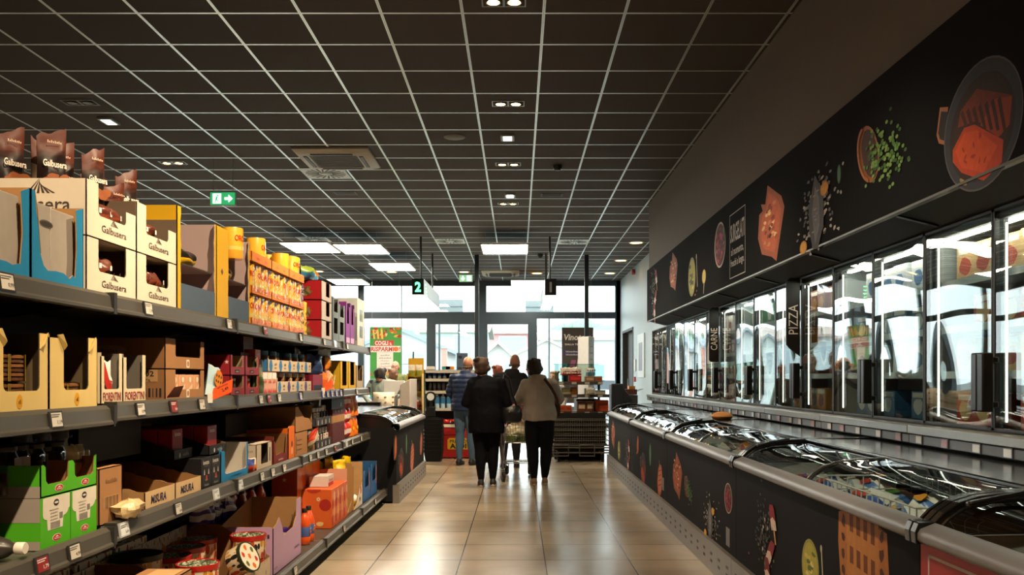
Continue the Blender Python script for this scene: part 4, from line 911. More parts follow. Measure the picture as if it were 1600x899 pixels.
for j in range(2):
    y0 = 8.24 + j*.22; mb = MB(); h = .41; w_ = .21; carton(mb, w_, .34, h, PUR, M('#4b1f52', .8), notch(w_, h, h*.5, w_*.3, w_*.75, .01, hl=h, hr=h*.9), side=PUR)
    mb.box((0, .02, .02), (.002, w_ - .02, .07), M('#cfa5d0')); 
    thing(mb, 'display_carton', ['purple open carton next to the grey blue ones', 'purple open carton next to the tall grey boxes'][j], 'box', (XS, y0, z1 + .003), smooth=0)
    mb = MB(); pouch(mb, .16, .2, .09, [(1, M('#3a1a3c', .4, var=.3))], seed=j+80, crump=.012); thing(mb, 'sweet_bag', ['dark bag inside the first purple carton', 'dark bag inside the second purple carton'][j], 'bag', (XS - .1, y0 + .105, z1 + .012))
GY = M('#8d8f8f', .6); 
mb = MB(); solid(mb, .3, .12, .34, M('#7d7672', .7)); mb.box((0, .02, .06), (.002, .10, .3), M('#3c2d30')); thing(mb, 'display_carton', 'narrow grey brown carton between purple and pale boxes', 'box', (XS, 8.70, z1 + .003), bevel=.003)
mb = MB(); h = .50; w_ = .38; mb.box((-.36, 0, 0), (0, w_, h), M('#c3c9c9', .6), {3: M('#d3d7d6', .6)})
for q in range(2): mb.box((0, .12, .1 + q*.17), (.003, .28, .22 + q*.17), M('#2d3a30', .3)); mb.shape(blob(.05, .03, 10), (.003, .2, .15 + q*.17), YR, ZU, M('#7c8f5a'), .001)
thing(mb, 'tall_carton', 'tall pale grey carton with dark picture windows at the shelf end', 'box', (XS, 8.84, z1 + .003), bevel=.003)
# ---------------------------------------------------------------- SECOND SHELF
z2 = SH[2]; z2n = z2 - .012
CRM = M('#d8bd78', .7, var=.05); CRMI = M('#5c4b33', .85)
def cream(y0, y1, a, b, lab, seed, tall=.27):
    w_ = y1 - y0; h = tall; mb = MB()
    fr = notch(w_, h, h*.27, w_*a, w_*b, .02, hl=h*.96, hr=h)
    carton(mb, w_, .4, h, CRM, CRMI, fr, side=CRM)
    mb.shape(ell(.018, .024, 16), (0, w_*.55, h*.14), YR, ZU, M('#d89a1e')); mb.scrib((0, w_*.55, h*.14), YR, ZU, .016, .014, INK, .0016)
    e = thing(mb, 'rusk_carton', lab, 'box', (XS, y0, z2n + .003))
    for (yy, s) in ((w_*b, 1), (w_*a, -1)):
        mb = MB(); mb.panel([(.0, yy, h*.8), (.0, yy + s*.045, h*1.0), (.012, yy + s*.03, h*1.01), (.014, yy + s*.005, h*.86)], (.003, 0, .001), CRM); mb.build('torn_flap', e, smooth=0)
    return e
cream(2.63, 3.018, .32, .86, 'pale yellow carton of wrapped wafer stacks, cut by the frame', 1)
cream(3.024, 3.37, .28, .80, 'pale yellow carton of wrapped wafer stacks with a torn flap beside the cream boxes', 2)
WAF = M('#8a5a34', .5, var=.3, scale=60); WAFD = M('#5e3a22', .5); GOLDL = M('#b59a3c', .3, .3)
wp = None
n = 0
for (y0, ny, nz_) in ((2.74, 3, 2), (3.11, 3, 1)):
    for j in range(ny):
        for q in range(nz_):
            l = 'wrapped stack of brown wafers in the %s pale yellow carton, %s along %s' % ('cut off' if y0 < 3 else 'torn flap', ORD[j], ['below', 'above'][q]); n += 1
            loc = (XS - .075 - (.0), y0 + .01 + j*.085, z2n + .01 + q*.098)
            if wp is None:
                mb = MB()
                for k in range(6): mb.lathe([(.03, k*.015), (.04, k*.015 + .003), (.04, k*.015 + .011), (.03, k*.015 + .014)], (0,0,0), 16, WAF if k % 2 else WAFD)
                mb.panel([(.041, -.02, 0), (.041, .02, 0), (.041, .02, .09), (.041, -.02, .09)], (.001, 0, 0), GOLDL)
                wp = thing(mb, 'wafer_stack', l, 'biscuits', loc, group='wrapped wafer stacks')
                mb = MB(); mb.lathe([(.02, -.002), (.044, .002), (.044, .09), (.03, .096)], (0,0,0), 16, FILM); mb.build('clear_wrap', wp)
            else: copy_tree(wp, loc, R(20*j), l)
FCR = M('#dccdaa', .7, var=.05); FRED = M('#8b1d20', .6)
for j, (y0, y1) in enumerate(((3.40, 3.585), (3.59, 3.81))):
    w_ = y1 - y0; h = .205; mb = MB()
    carton(mb, w_, .32, h, FCR, M('#6f675e', .85), notch(w_, h, h*.29, w_*.14, w_*.84, .01, hl=h*.93), side=FCR)
    mb.text('FIORENTINI', (0, w_*.5, h*.145), YR, ZU, w_*.84, h*.17, FRED, .02)
    thing(mb, 'cracker_box', ['cream open box with red lettering holding a cracker packet', 'empty cream open box with red lettering beside the brown cartons'][j], 'box', (XS, y0, z2 + .003))
mb = MB(); pouch(mb, .13, .17, .05, [(.5, M('#c9b089', .4, var=.25)), (1, M('#e4e0d6', .4))], seed=90, kind='pillow', crump=.01)
mb.shape([(-.05,.06),(-.02,.07),(.035,-.06),(.01,-.08)], (.028, 0, .09), YR, ZU, M('#b5261f'), .004); mb.text('FIOREN', (.028, .015, .05), V((0,.1,1)), V((0,-1,.1)), .07, .022, M('#b5261f'), .02, .005)
thing(mb, 'cracker_packet', 'white and red cracker packet leaning in the first cream box', 'packet', (XS - .05, 3.50, z2 + .012), rz=R(-8))
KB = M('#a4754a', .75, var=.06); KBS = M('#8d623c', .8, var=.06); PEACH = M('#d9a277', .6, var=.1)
for lvl in range(2):
    y0, y1 = 4.02, 4.52; w_ = y1 - y0; h = .145; mb = MB()
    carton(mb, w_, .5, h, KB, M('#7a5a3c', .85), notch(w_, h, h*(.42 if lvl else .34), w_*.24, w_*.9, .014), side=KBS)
    mb.shape(rect(.04, .04), (0, w_*.55, h*.2), YR, ZU, M('#e9dcc9')); mb.shape(ell(.012, .014, 12), (0, w_*.55, h*.2), YR, ZU, KB, .0014)
    if lvl: mb.shape(blob(.1, .024, 12, .05), (-.28, 0, h*.6), XR, ZU, M('#b08d68')); mb.scrib((-.28, 0, h*.6), XR, ZU, .12, .02, KBS, .0016)
    else:
        mb.shape(rect(.13, .055, 0, 0), (-.10, 0, h*.8), XR, ZU, M('#b0875a')); mb.text('9002', (-.095, 0, h*.86), XR, ZU, .085, .026, INK, .02, .0016); mb.text('4 x 200g', (-.10, 0, h*.66), XR, ZU, .06, .013, INK, .01, .0016)
        for q in range(12): mb.shape(rect(.004 + .003*(q % 3), .042), (-.21 + q*.017, 0, h*.25), XR, ZU, INK)
    thing(mb, 'brown_carton', ['brown carton with a stock number and bar code, lower of two', 'brown notched carton with a pale side label, upper of two'][lvl], 'box', (XS, y0, z2 + .003 + lvl*.147))
    if not lvl:
        for q in range(4):
            mb = MB(); solid(mb, .1, .085, .115, PEACH); mb.shape([(-.03,-.05),(.03,-.01),(.03,.01),(-.03,-.02)], (0, .04, .06), YR, ZU, M('#e8c9a8')); mb.shape(ell(.014,.014,12), (0, .04, .09), YR, ZU, M('#efe4d6'), .0012)
            thing(mb, 'biscuit_box', 'small peach box inside the lower brown carton, %s along' % ORD[q], 'box', (XS - .012, y0 + .105 + q*.095, z2 + .010), bevel=.002)
        mb = MB(); mb.panel([(0,0,0),(0,.15,0),(.03,.13,.055),(.03,.02,.05)], (.003,0,0), M('#8a4a38', .7)); thing(mb, 'carton_flap', 'torn brown carton flap lying before the lower brown carton', 'cardboard', (XS + .003, 4.02, z2 + .016), smooth=0)
mb = MB(); pouch(mb, .13, .17, .06, [(.35, M('#b9cfd6', .35)), (.9, M('#a9c6d2', .35)), (1, M('#b9cfd6', .35))], seed=97, crump=.008)
mb.shape(blob(.045, .05, 14, .1), (.03, 0, .10), YR, ZU, M('#d9822a'), .004)
for q in range(6): mb.shape(blob(.008, .008, 8), (.03, -.025 + .025*(q % 3), .085 + .03*(q//3)), YR, ZU, M('#5a3216'), .005)
mb.scrib((.03, 0, .035), YR, ZU, .09, .018, INK, .006)
o = thing(mb, 'cookie_bag', 'pale blue cookie bag leaning out beside the brown cartons', 'bag', (XS - .01, 4.64, z2 + .006), rz=R(-8)); o.rotation_euler = (R(-14), 0, R(-8))
CRD = M('#8e1c26', .5, var=.08); STAR = M('#e3cbb8', .6)
def star(mb, o, r, u, s, mat):
    mb.shape([(s*(1 if q % 2 == 0 else .42)*math.cos(R(90 + 36*q)), s*(1 if q % 2 == 0 else .42)*math.sin(R(90 + 36*q))) for q in range(10)], o, r, u, mat)
for lvl in range(2):
    for j, (y0, y1) in enumerate(((4.93, 5.19), (5.20, 5.48))):
        w_ = y1 - y0; h = .118; mb = MB()
        carton(mb, w_, .42, h, CRD, M('#a08468', .85), notch(w_, h, h*.42, w_*.14, w_*.86, .012), side=CRD)
        mb.shape(rect(w_*.3, h*.17), (0, w_*.45, h*.2), YR, ZU, INK); mb.scrib((0, w_*.45, h*.2), YR, ZU, w_*.2, h*.08, STAR, .0016)
        if j == 0:
            for q in range(5): star(mb, (-.20 + .045*q, 0, h*(.45 + .2*((q*2) % 3 - 1))), XR, ZU, .013, STAR)
            if lvl == 0: mb.shape(ell(.02,.02,20) , (-.22, 0, h*.25), XR, ZU, STAR); mb.shape(ell(.017,.017,20, cx=.006), (-.22, 0, h*.25), XR, ZU, CRD, .0016)
        thing(mb, 'red_carton', 'dark red starry carton, %s of its pair, %s the brown cartons' % (['lower', 'upper'][lvl], ['facing', 'farther from'][j]), 'box', (XS, y0, z2 + .003 + lvl*.121))
        for q in range(2):
            mb = MB(); mb.lathe([(.03, 0), (.034, .01), (.034, .07), (.03, .08)], (0,0,0), 12, [M('#b33a26', .3), M('#3a2a26', .3)][(q + lvl + j) % 2]); c = thing(mb, 'jam_jar', 'jar inside the %s %s red carton, %s' % (['lower', 'upper'][lvl], ['first', 'second'][j], ORD[q]), 'jar', (XS - .06 - lvl*.12, y0 + .07 + .1*q, z2 + .010 + lvl*.121))
            mb = MB(); mb.lathe([(.031, .08), (.033, .082), (.033, .095), (.03, .097), (0, .097)], (0,0,0), 12, M('#c9b7a2', .3, .3)); mb.build('lid', c)
mb = MB(); solid(mb, .30, .2, .105, M('#5a1a20', .6), {3: M('#8d7c7a', .7)}); mb.scrib((0, .15, .05), YR, ZU, .08, .018, CRD); thing(mb, 'dark_red_box', 'dark red box with a grey end lying on the starry cartons', 'box', (XS - .10, 5.48, z2 + .27), bevel=.002)
mb = MB(); solid(mb, .36, .44, .02, M('#471519', .7)); thing(mb, 'cardboard_sheet', 'dark red cardboard sheet under the grey ended box', 'cardboard', (XS - .06, 5.30, z2 + .247))
# milk like cartons, bottle
for j in range(3):
    mb = MB(); solid(mb, .1, .1, .145, M('#d9a08a', .5)); mb.box((0, .004, .10), (.001, .096, .14), WHITE)
    for q in range(5): mb.shape([(-.012,0),(.012,0),(0,.04)], (.0, .015 + q*.018, .0), YR, ZU, M('#c3362a'))
    mb.scrib((0, .05, .085), YR, ZU, .06, .024, M('#c3362a'))
    thing(mb, 'milk_carton', 'white and red drink carton below the hexagon trays, %s along' % ORD[j], 'carton', (XS, 5.56 + j*.105, z2 + .003), bevel=.002)
mb = MB(); solid(mb, .1, .11, .06, M('#c33a30', .5), {3: M('#d98a78')}); mb.scrib((0, .055, .03), YR, ZU, .07, .02, WHITE); thing(mb, 'small_box', 'small red and white box on top next to the spice tubes', 'box', (XS - .03, 5.50, z2 + .232), bevel=.002)
mb = MB(); pouch(mb, .12, .22, .06, [(.5, M('#3e4a24', .3, var=.3)), (.75, M('#6d6a3a', .3)), (1, M('#20221c', .3))], seed=101, crump=.01); thing(mb, 'dark_green_bag', 'dark green bag squeezed beside the red starry cartons', 'bag', (XS - .02, 5.51, z2 + .006), rz=R(-15))
# hexagon trays with tubes
HXB = M('#2b6fa3', .55); HXV = M('#4a3a78', .55); TCR = M('#c9b59a', .7, var=.04); SPICE = M('#7a5236', .35, var=.3); SPCAP = M('#c2b3a0', .4)
def hexa(mb, y, z, s, mat, side=0):
    mb.shape([(s*math.cos(R(60*q)), s*math.sin(R(60*q))*1.05) for q in range(6)] if not side else [(s*.62*math.cos(R(60*q)), s*math.sin(R(60*q))) for q in range(6)], (0 if side != 2 else -.05, y, z), YR if side != 2 else XR, ZU, mat)
for lvl in range(2):
    ys0 = 5.67 if lvl else 5.88; w_ = 6.86 - ys0
    mb = MB(); h = .082; carton(mb, w_, .26, h, TCR, KRAFT, h, side=HXB if lvl else TCR)
    n = 5 if lvl else 4
    for q in range(n):
        yc = w_*(q + .12)/n + .04
        hexa(mb, yc, h*.5, .042, HXB if (q % 2 == 0 or lvl) else HXV); mb.scrib((0, yc + .11, h*.62), YR, ZU, .055, .018, INK); mb.scrib((0, yc + .11, h*.36), YR, ZU, .05, .014, INK)
    thing(mb, 'hexagon_tray', ['cream tray with blue and violet hexagons, lower one', 'cream tray with blue hexagons, upper one'][lvl], 'tray', (XS, ys0, z2 + .003 + lvl*.147))
    sp = None; cnt = 0
    for q in range(12 if lvl else 10):
        if lvl and q in (4, 9): continue
        l = 'brown spice jar in the %s hexagon tray, %s along' % (['lower', 'upper'][lvl], ORD[cnt]); cnt += 1
        loc = (XS - .05 - .06*(q % 2), ys0 + .06 + q*.096, z2 + .010 + lvl*.147)
        if sp is None:
            mb = MB(); mb.lathe([(.03, 0), (.033, .005), (.033, .10), (.03, .104)], (0,0,0), 12, SPICE); mb.panel([(.034,-.014,.02),(.034,.014,.02),(.034,.014,.1),(.034,-.014,.1)], (.001,0,0), M('#b99a78'))
            sp = thing(mb, 'spice_jar', l, 'jar', loc, group='spice jars in the %s hexagon tray' % ['lower', 'upper'][lvl])
            mb = MB(); mb.lathe([(.031, .104), (.034, .106), (.034, .132), (.03, .134), (0, .134)], (0,0,0), 12, SPCAP if lvl == 0 else M('#3f6f93', .4)); mb.build('lid', sp)
        else: copy_tree(sp, loc, R(random.uniform(-30, 30)), l)
# end of second shelf
mb = MB(); solid(mb, .24, .34, .135, M('#7a1630', .5), {3: M('#8d1838', .5)}); mb.box((0, .02, .01), (.001, .32, .05), M('#1e1a2c')); thing(mb, 'cherry_box', 'cherry red box low beside the hexagon trays', 'box', (XS, 6.92, z2 + .003), bevel=.003)
for i, (px, zz, c1, c2, lab, h) in enumerate(((498, .14, '#1f2c4c', '#3a4f7c', 'navy snack bag standing on the cherry box', .16), (504, .14, '#24345a', '#c2571f', 'navy and orange snack bag behind the orange crisps', .16), (512, 0, '#c2571f', '#d9772a', 'orange crisps bag lower front beside the yellow boxes', .17), (520, 0, '#d9772a', '#e08a32', 'orange crisps bag second in the low front row', .17), (515, .17, '#e08432', '#e39a3c', 'orange crisps bag piled on top of the others', .13), (489, .25, '#4a2a1c', '#5a3422', 'dark brown bag under the shelf beside the jars', .1))):
    mb = MB(); pouch(mb, .2, h, .1, [(.5, M(c1, .3, var=.25)), (1, M(c2, .3, var=.25))], seed=i+120, kind='pillow' if zz > .16 else 'stand', crump=.016)
    if i in (2, 3, 4):
        for q in range(5): mb.shape(blob(.022, .012, 8, .3, rot=q*50), (.045, -.04 + .02*q, h*(.3 + .1*q)), YR, ZU, M('#efdcc0', .4), .006)
    thing(mb, 'snack_bag', lab, 'bag', (XS - .05 - (.12 if i in (1, 5) else 0), DL(px) + .05, z2 + .006 + zz), rz=R(-25 + i*9))
mb = MB(); pouch(mb, .2, .12, .05, [(1, M('#aab6ba', .2, var=.2))], seed=131, crump=.02); thing(mb, 'clear_bag', 'clear plastic bag tucked under the top shelf end', 'bag', (XS - .05, 7.55, z2 + .30), rz=R(-20))
YB2 = M('#cfa416', .55, var=.05)
for j in range(2):
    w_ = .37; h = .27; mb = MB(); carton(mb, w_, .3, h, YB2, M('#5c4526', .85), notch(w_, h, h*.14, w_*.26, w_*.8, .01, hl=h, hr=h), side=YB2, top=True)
    thing(mb, 'yellow_box', ['tall yellow box with a dark window beside the orange crisps', 'tall yellow box with a dark window beside the pale jars'][j], 'box', (XS, 7.98 + j*.385, z2 + .003), smooth=0)
    mb = MB(); pouch(mb, .2, .17, .1, [(1, M('#6a4f2c', .5, var=.2))], seed=j+140, crump=.01); thing(mb, 'pasta_bag', ['brown bag inside the first tall yellow box', 'brown bag inside the second tall yellow box'][j], 'bag', (XS - .12, 8.17 + j*.385, z2 + .012))
mb = MB(); carton(mb, .36, .3, .24, M('#b9a892', .7), M('#6d5a48', .85), notch(.36, .24, .08, .05, .31, .01)); thing(mb, 'beige_box', 'beige open box at the end of the second shelf', 'box', (XS, 8.80, z2 + .003))
for q in range(3): mb = MB(); pouch(mb, .1, .2, .06, [(.5, M('#a9865e', .4, var=.2)), (1, M('#d3c4ae', .4))], seed=q+150, crump=.01); thing(mb, 'biscuit_pouch', 'beige pouch in the end box of the second shelf, %s along' % ORD[q], 'bag', (XS - .07, 8.87 + q*.1, z2 + .012), rz=R(-10))
# ---------------------------------------------------------------- THIRD SHELF
z3 = SH[3]; z3n = z3 - .012
GRNC = M('#4fae1c', .5, var=.04); GRY = M('#9c9186', .7, var=.05); REDL = M('#b3232a', .5); WLAB = M('#ddd6c8', .55)
def oval_logo(mb, y, z, w, h):
    mb.shape(ell(w/2, h/2, 24), (0, y, z), YR, ZU, M('#e8dfd2', .5)); mb.shape(ell(w*.45, h*.42, 24), (0, y, z), YR, ZU, REDL, .0014)
    mb.scrib((0, y, z - h*.08), YR, ZU, w*.62, h*.26, M('#eee3d8', .5), .002); mb.shape([(-w*.2, h*.08),(0, h*.3),(w*.2, h*.08)], (0, y, z), YR, ZU, M('#eee3d8', .5), .002)
# lower: one carton of two faces; upper: notched tray
def side_bands(mb, d, h, bands):
    for z0, z1, m in bands: mb.shape([(-d, z0),(-.002, z0),(-.002, z1),(-d, z1)], (0, 0, 0), XR, ZU, m, .0008)
mb = MB(); y0, y1 = 2.97, 3.365; w_ = y1 - y0; h = .178; d_ = .42
mb.box((-d_, 0, 0), (0, w_, h), GRNC); side_bands(mb, d_, h, [(0, .03, GRY), (.095, h, GRY)])
for q in range(2):
    a = w_*.5*q; hw = w_*.5
    pts = [(a + .004, h), (a + .004, h*.62)] if q == 0 else [(a + .003, h), (a + .003, h*.66)]
    L = [(a + hw*.06, h*.99), (a + hw*.06, h*.66)] + [(a + hw*.06 + hw*.13*(1 - math.cos(R(t))), h*(.66 - .1*math.sin(R(t)))) for t in (30, 60, 90)] + [(a + hw*.22, h*.34), (a + hw*.72, h*.34), (a + hw*.74, h*.56)] + [(a + hw*.74 + hw*.18*math.sin(R(t)), h*(.56 + .12*(1 - math.cos(R(t))))) for t in (30, 60, 90)] + [(a + hw*.97, h*.70), (a + hw*.97, h*.99)]
    mb.shape(L, (0, 0, 0), YR, ZU, WLAB, .001)
    mb.shape(ell(.018, .012, 16), (0, a + hw*.5, h*.86), YR, ZU, INK, .0016); mb.shape(ell(.013, .004, 16), (0, a + hw*.5, h*.86), YR, ZU, WLAB, .002)
    for r_ in range(4): mb.scrib((0, a + hw*.42, h*(.73 - .065*r_)), YR, ZU, .05 if r_ else .06, .006, M('#5c5750'), .0016)
    mb.shape(rect(.022, .022), (0, a + hw*.66, h*.58), YR, ZU, M('#7c766e'), .0016)
    for r_ in range(14): mb.shape(rect(.0022, .024, -.03 + r_*.0045), (0, a + hw*.47, h*.42), YR, ZU, M('#4a453f'), .0016)
    oval_logo(mb, a + hw*.52, h*.16, .058, .026)
mb.box((0, w_*.5 - .0015, 0), (.0012, w_*.5 + .0015, h), M('#2f6a10'))
thing(mb, 'green_carton', 'closed bright green carton with white bar code labels, under the notched green tray', 'box', (XS, y0, z3n + .003), bevel=.002, smooth=0)
mb = MB(); h = .112
top = [(0,0),(w_,0),(w_,h*1.05),(w_*.955,h*1.02),(w_*.93,h*.48),(w_*.9,h*.40),(w_*.62,h*.40),(w_*.58,h*.5),(w_*.575,h*.9),(w_*.54,h*1.0),(w_*.47,h*1.0),(w_*.46,h*.5),(w_*.42,h*.38),(w_*.12,h*.38),(w_*.085,h*.5),(w_*.08,h*.92),(w_*.05,h),(0,h)]
carton(mb, w_, d_, h, GRNC, KRAFT_D, top, side=GRNC); side_bands(mb, d_, h, [(0, .04, GRY)])
mb.panel([(-d_+.01, w_*.52, .01),(-.01, w_*.52, .01),(-.01, w_*.52, h),(-d_+.01, w_*.52, h)], (0, .004, 0), KRAFT_D)
oval_logo(mb, w_*.30, h*.2, .058, .026); oval_logo(mb, w_*.77, h*.2, .058, .026)
thing(mb, 'green_tray', 'notched bright green tray of glass jars, on top of the green carton', 'tray', (XS, y0, z3n + .183), smooth=0)
JG = glass('jar_glass', '#cfc8bc', boost=1.3); NUT = M('#5b3a26', .5, var=.5, scale=40); jp = None
jl = ['dark glass jar in the green tray cut by the frame', 'glass jar with a pale label in the green tray', 'dark glass jar third along behind the green tray notch', 'large clear jar of brown nuts in the green tray']
for i, (dx, dy) in enumerate(((-.14, .03), (-.14, .10), (-.12, .165), (-.10, .255))):
    loc = (XS + dx, y0 + dy + (.0 if i < 3 else .015), z3n + .190)
    if jp is None:
        mb = MB(); mb.lathe([(.0, .0), (.04, .0), (.043, .01), (.043, .13), (.034, .15), (.034, .158)], (0,0,0), 18, JG); jp = thing(mb, 'glass_jar', jl[i], 'jar', loc, group='glass jars in the green tray')
        mb = MB(); mb.lathe([(.0, .004), (.038, .005), (.038, .08), (.0, .082)], (0,0,0), 14, NUT); mb.build('contents', jp)
        mb = MB(); mb.lathe([(.036, .152), (.038, .155), (.038, .168), (.034, .171), (0, .171)], (0,0,0), 18, M('#2a2522', .4, .4)); mb.build('lid', jp)
        mb = MB(); mb.panel([(.0440, -.02, .07), (.044, .02, .07), (.044, .02, .13), (.044, -.02, .13)], (.0008, 0, 0), M('#a08e80', .6)); mb.build('label', jp)
    else: copy_tree(jp, loc, R([0, -25, 60, 100][i]), jl[i])
for i, (yy, dz, dx) in enumerate(((3.30, .12, -.06), (3.345, .12, -.06), (3.40, .062, -.06))):
    mb = MB(); pouch(mb, .075, .12, .05, [(.6, M('#b08a3a', .3, var=.3)), (1, M('#c9b07a', .25, var=.2))], seed=i+160, kind='pillow', crump=.01); mb.shape(rect(.03, .012), (.027, 0, .06), YR, ZU, M('#3a2c18'), .003)
    thing(mb, 'nougat_packet', 'gold clear packet standing behind the green tray, %s along' % ORD[i], 'packet', (XS + dx - .02, yy + .02, z3 + .185 + (0 if i < 2 else -.03) + .02), rz=R(-10))
for i in range(3):
    mb = MB(); pouch(mb, .11, .12, .06, [(1, M('#4a4238', .5, var=.2))], seed=i+170, crump=.01); mb.scrib((.03, 0, .05), YR, ZU, .08, .016, INK, .004); thing(mb, 'grey_brown_bag', 'grey brown bag deep under the second shelf, %s along' % ORD[i], 'bag', (XS - .22, 3.24 + i*.13, z3 + .30), rz=R(-5))
mb = MB(); solid(mb, .10, .66, .29, M('#37322d', .8)); thing(mb, 'dark_carton', 'dark carton at the back behind the green tray', 'box', (XS - .435, 2.98, z3 + .003), bevel=.002)
mb = MB(); mb.lathe([(.019, 0), (.02, .004), (.02, .026), (.018, .03), (0, .03)], (0, 0, 0), 16, M('#e3ddd0', .4), 'x'); mb.lathe([(0, -.20), (.04, -.19), (.042, -.07), (.03, -.03), (.017, -.012), (.017, .002)], (0,0,0), 18, M('#3a3630', .3), 'x'); thing(mb, 'lying_bottle', 'bottle with a white cap lying in front of the green carton', 'bottle', (XS - .0 + .015, 2.80, z3n + .045))
mb = MB(); carton(mb, .195, .35, .225, KB, M('#7a5a3c', .85), .225, side=KBS, top=True)
mb.shape(rect(.13, .05), (0, .1, .085), YR, ZU, M('#b58a5c')); 
for q in range(12): mb.shape(rect(.003 + .002*(q % 3), .045, -.055 + q*.010), (0, .1, .085), YR, ZU, M('#4a3522'), .0014)
mb.scrib((0, .1, .17), YR, ZU, .1, .018, M('#6d4d30')); thing(mb, 'brown_carton', 'plain brown carton with a bar code between the green tray and flat trays', 'box', (XS, 3.385, z3 + .003))
# crumpled bag at the shelf edge
mb = MB(); rng = random.Random(5); nb = 14; vs = []; fs = []
for j in range(9):
    t = j/8; a = math.sin(math.pi*t)
    for i in range(nb):
        an = 2*math.pi*i/nb; k = 1 + .32*noise.noise(V((math.cos(an)*2.3, math.sin(an)*2.3, t*4))) + rng.uniform(-.1, .1)
        vs.append((math.cos(an)*.05*a*k, math.sin(an)*.09*a*k, .038 + -.036*math.cos(math.pi*t)*k))
for j in range(8):
    for i in range(nb): fs.append((j*nb+i, j*nb+(i+1) % nb, (j+1)*nb+(i+1) % nb, (j+1)*nb+i))
mb.add(vs, fs, M('#d3b98c', .35, var=.2, bump=.6, bscale=40)); thing(mb, 'crumpled_bag', 'crumpled translucent beige bag on the third shelf edge by the flat trays', 'bag', (-1.60, 3.55, z3 + .012), smooth=25)
# flat brown display trays with a black name on the front
NAV = M('#232544', .6)
for j, (y0, y1) in enumerate(((3.80, 4.135), (4.14, 4.475))):
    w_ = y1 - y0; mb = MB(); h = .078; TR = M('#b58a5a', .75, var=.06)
    prof = [(-.5,0),(0,0),(0,h)] + [(-.5*t - .0, h + .14*t**1.3 + (.004 if i % 2 else -.002)) for i, t in enumerate([q/14 for q in range(1, 15)])]
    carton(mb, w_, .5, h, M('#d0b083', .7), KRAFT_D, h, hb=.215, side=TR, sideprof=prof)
    mb.text('MiSURA', (0, w_*.44, h*.48), YR, V((0, .12, 1)), w_*.5, h*.5, NAV, .03)
    thing(mb, 'flat_tray', ['flat open brown tray with a black printed name beside the crumpled bag', 'flat open brown tray with a black printed name beside the black coffee cartons'][j], 'tray', (XS, y0, z3 + .003), smooth=0)
# coffee cartons
BLK = M('#17171a', .45, var=.1); CRED = M('#8e1622', .4, var=.1)
for j in range(2):
    mb = MB(); w_ = .14; solid(mb, .42, w_, .165, BLK); mb.text('lavazza', (0, w_*.45, .14), YR, ZU, .085, .022, M('#d8d2c8', .5), .02)
    mb.scrib((0, w_*.45, .122), YR, ZU, .06, .006, M('#8a857c')); mb.shape(blob(.012, .012, 12), (0, w_*.5, .06), YR, ZU, M('#b3231c')); mb.shape(ell(.02,.006,12), (0, w_*.5, .048), YR, ZU, M('#8a6a4a'), .0006)
    for q in (-1, 1): mb.shape([(-.008,0),(.008,0),(.005,.02),(.0,.03),(-.005,.02)], (0, w_*(.5 + .22*q), .075), YR, ZU, M('#c9c3b8'))
    mb.scrib((0, w_*.5, .022), YR, ZU, .07, .012, M('#9a948a')); thing(mb, 'coffee_carton', ['closed black coffee carton, first beside the flat trays', 'closed black coffee carton, second beside the blue window box'][j], 'box', (XS, 4.482 + j*.143, z3 + .003), bevel=.002)
for j, (y0, dx, dz) in enumerate(((4.30, -.07, 0), (4.62, -.01, .0))):
    mb = MB(); w_ = .24 + .02*j; h = .052
    prof = [(-.42,0),(0,0),(0,h),(-.22,.125),(-.30,.15),(-.42,.16)]
    carton(mb, w_, .42, h, BLK, KRAFT_D, h, hb=.16, side=BLK, sideprof=prof)
    mb.shape([(-.008,-.012),(.008,-.012),(.008,.004),(0,.014),(-.008,.004)], (0, w_*.3, h*.45), YR, ZU, M('#d8d2c8')); mb.scrib((0, w_*.62, h*.5), YR, ZU, .08, .02, M('#a9a39a'))
    if j == 0: mb.text('LAVAZZA', (-.25, 0, .10), XR, ZU, .13, .032, M('#6d6860', .5), .02)
    thing(mb, 'coffee_tray', ['black coffee tray with a large faint name on its side', 'black coffee tray above the blue window box side'][j], 'tray', (XS + dx, y0, z3 + .172), smooth=0)
    for q in range(3):
        mb = MB(); solid(mb, .075, w_*.55, .15, CRED); mb.text('lavazza', (0, w_*.27, .125), YR, ZU, .075, .02, M('#d8c8c0', .5), .02)
        thing(mb, 'coffee_pack', 'red vacuum coffee pack in the %s black tray, %s row back' % (['first', 'second'][j], ORD[q]), 'packet', (XS + dx - .014 - q*.08, y0 + .014, z3 + .178), bevel=.004)
mb = MB(); solid(mb, .3, .6, .17, M('#1a1918', .7)); mb.shape(rect(.16, .1), (-.15, 0, .09), XR, ZU, M('#35322e')); thing(mb, 'dark_carton', 'large dark carton with a grey label at the back behind the coffee trays', 'box', (XS - .20, 3.62, z3 + .219), bevel=.002)
mb = MB(); solid(mb, .3, .7, .23, M('#241f1b', .7)); thing(mb, 'dark_carton', 'dark carton under the large grey labelled one at the back', 'box', (XS - .55 + .14, 3.62, z3 + .003), bevel=.002) if False else None
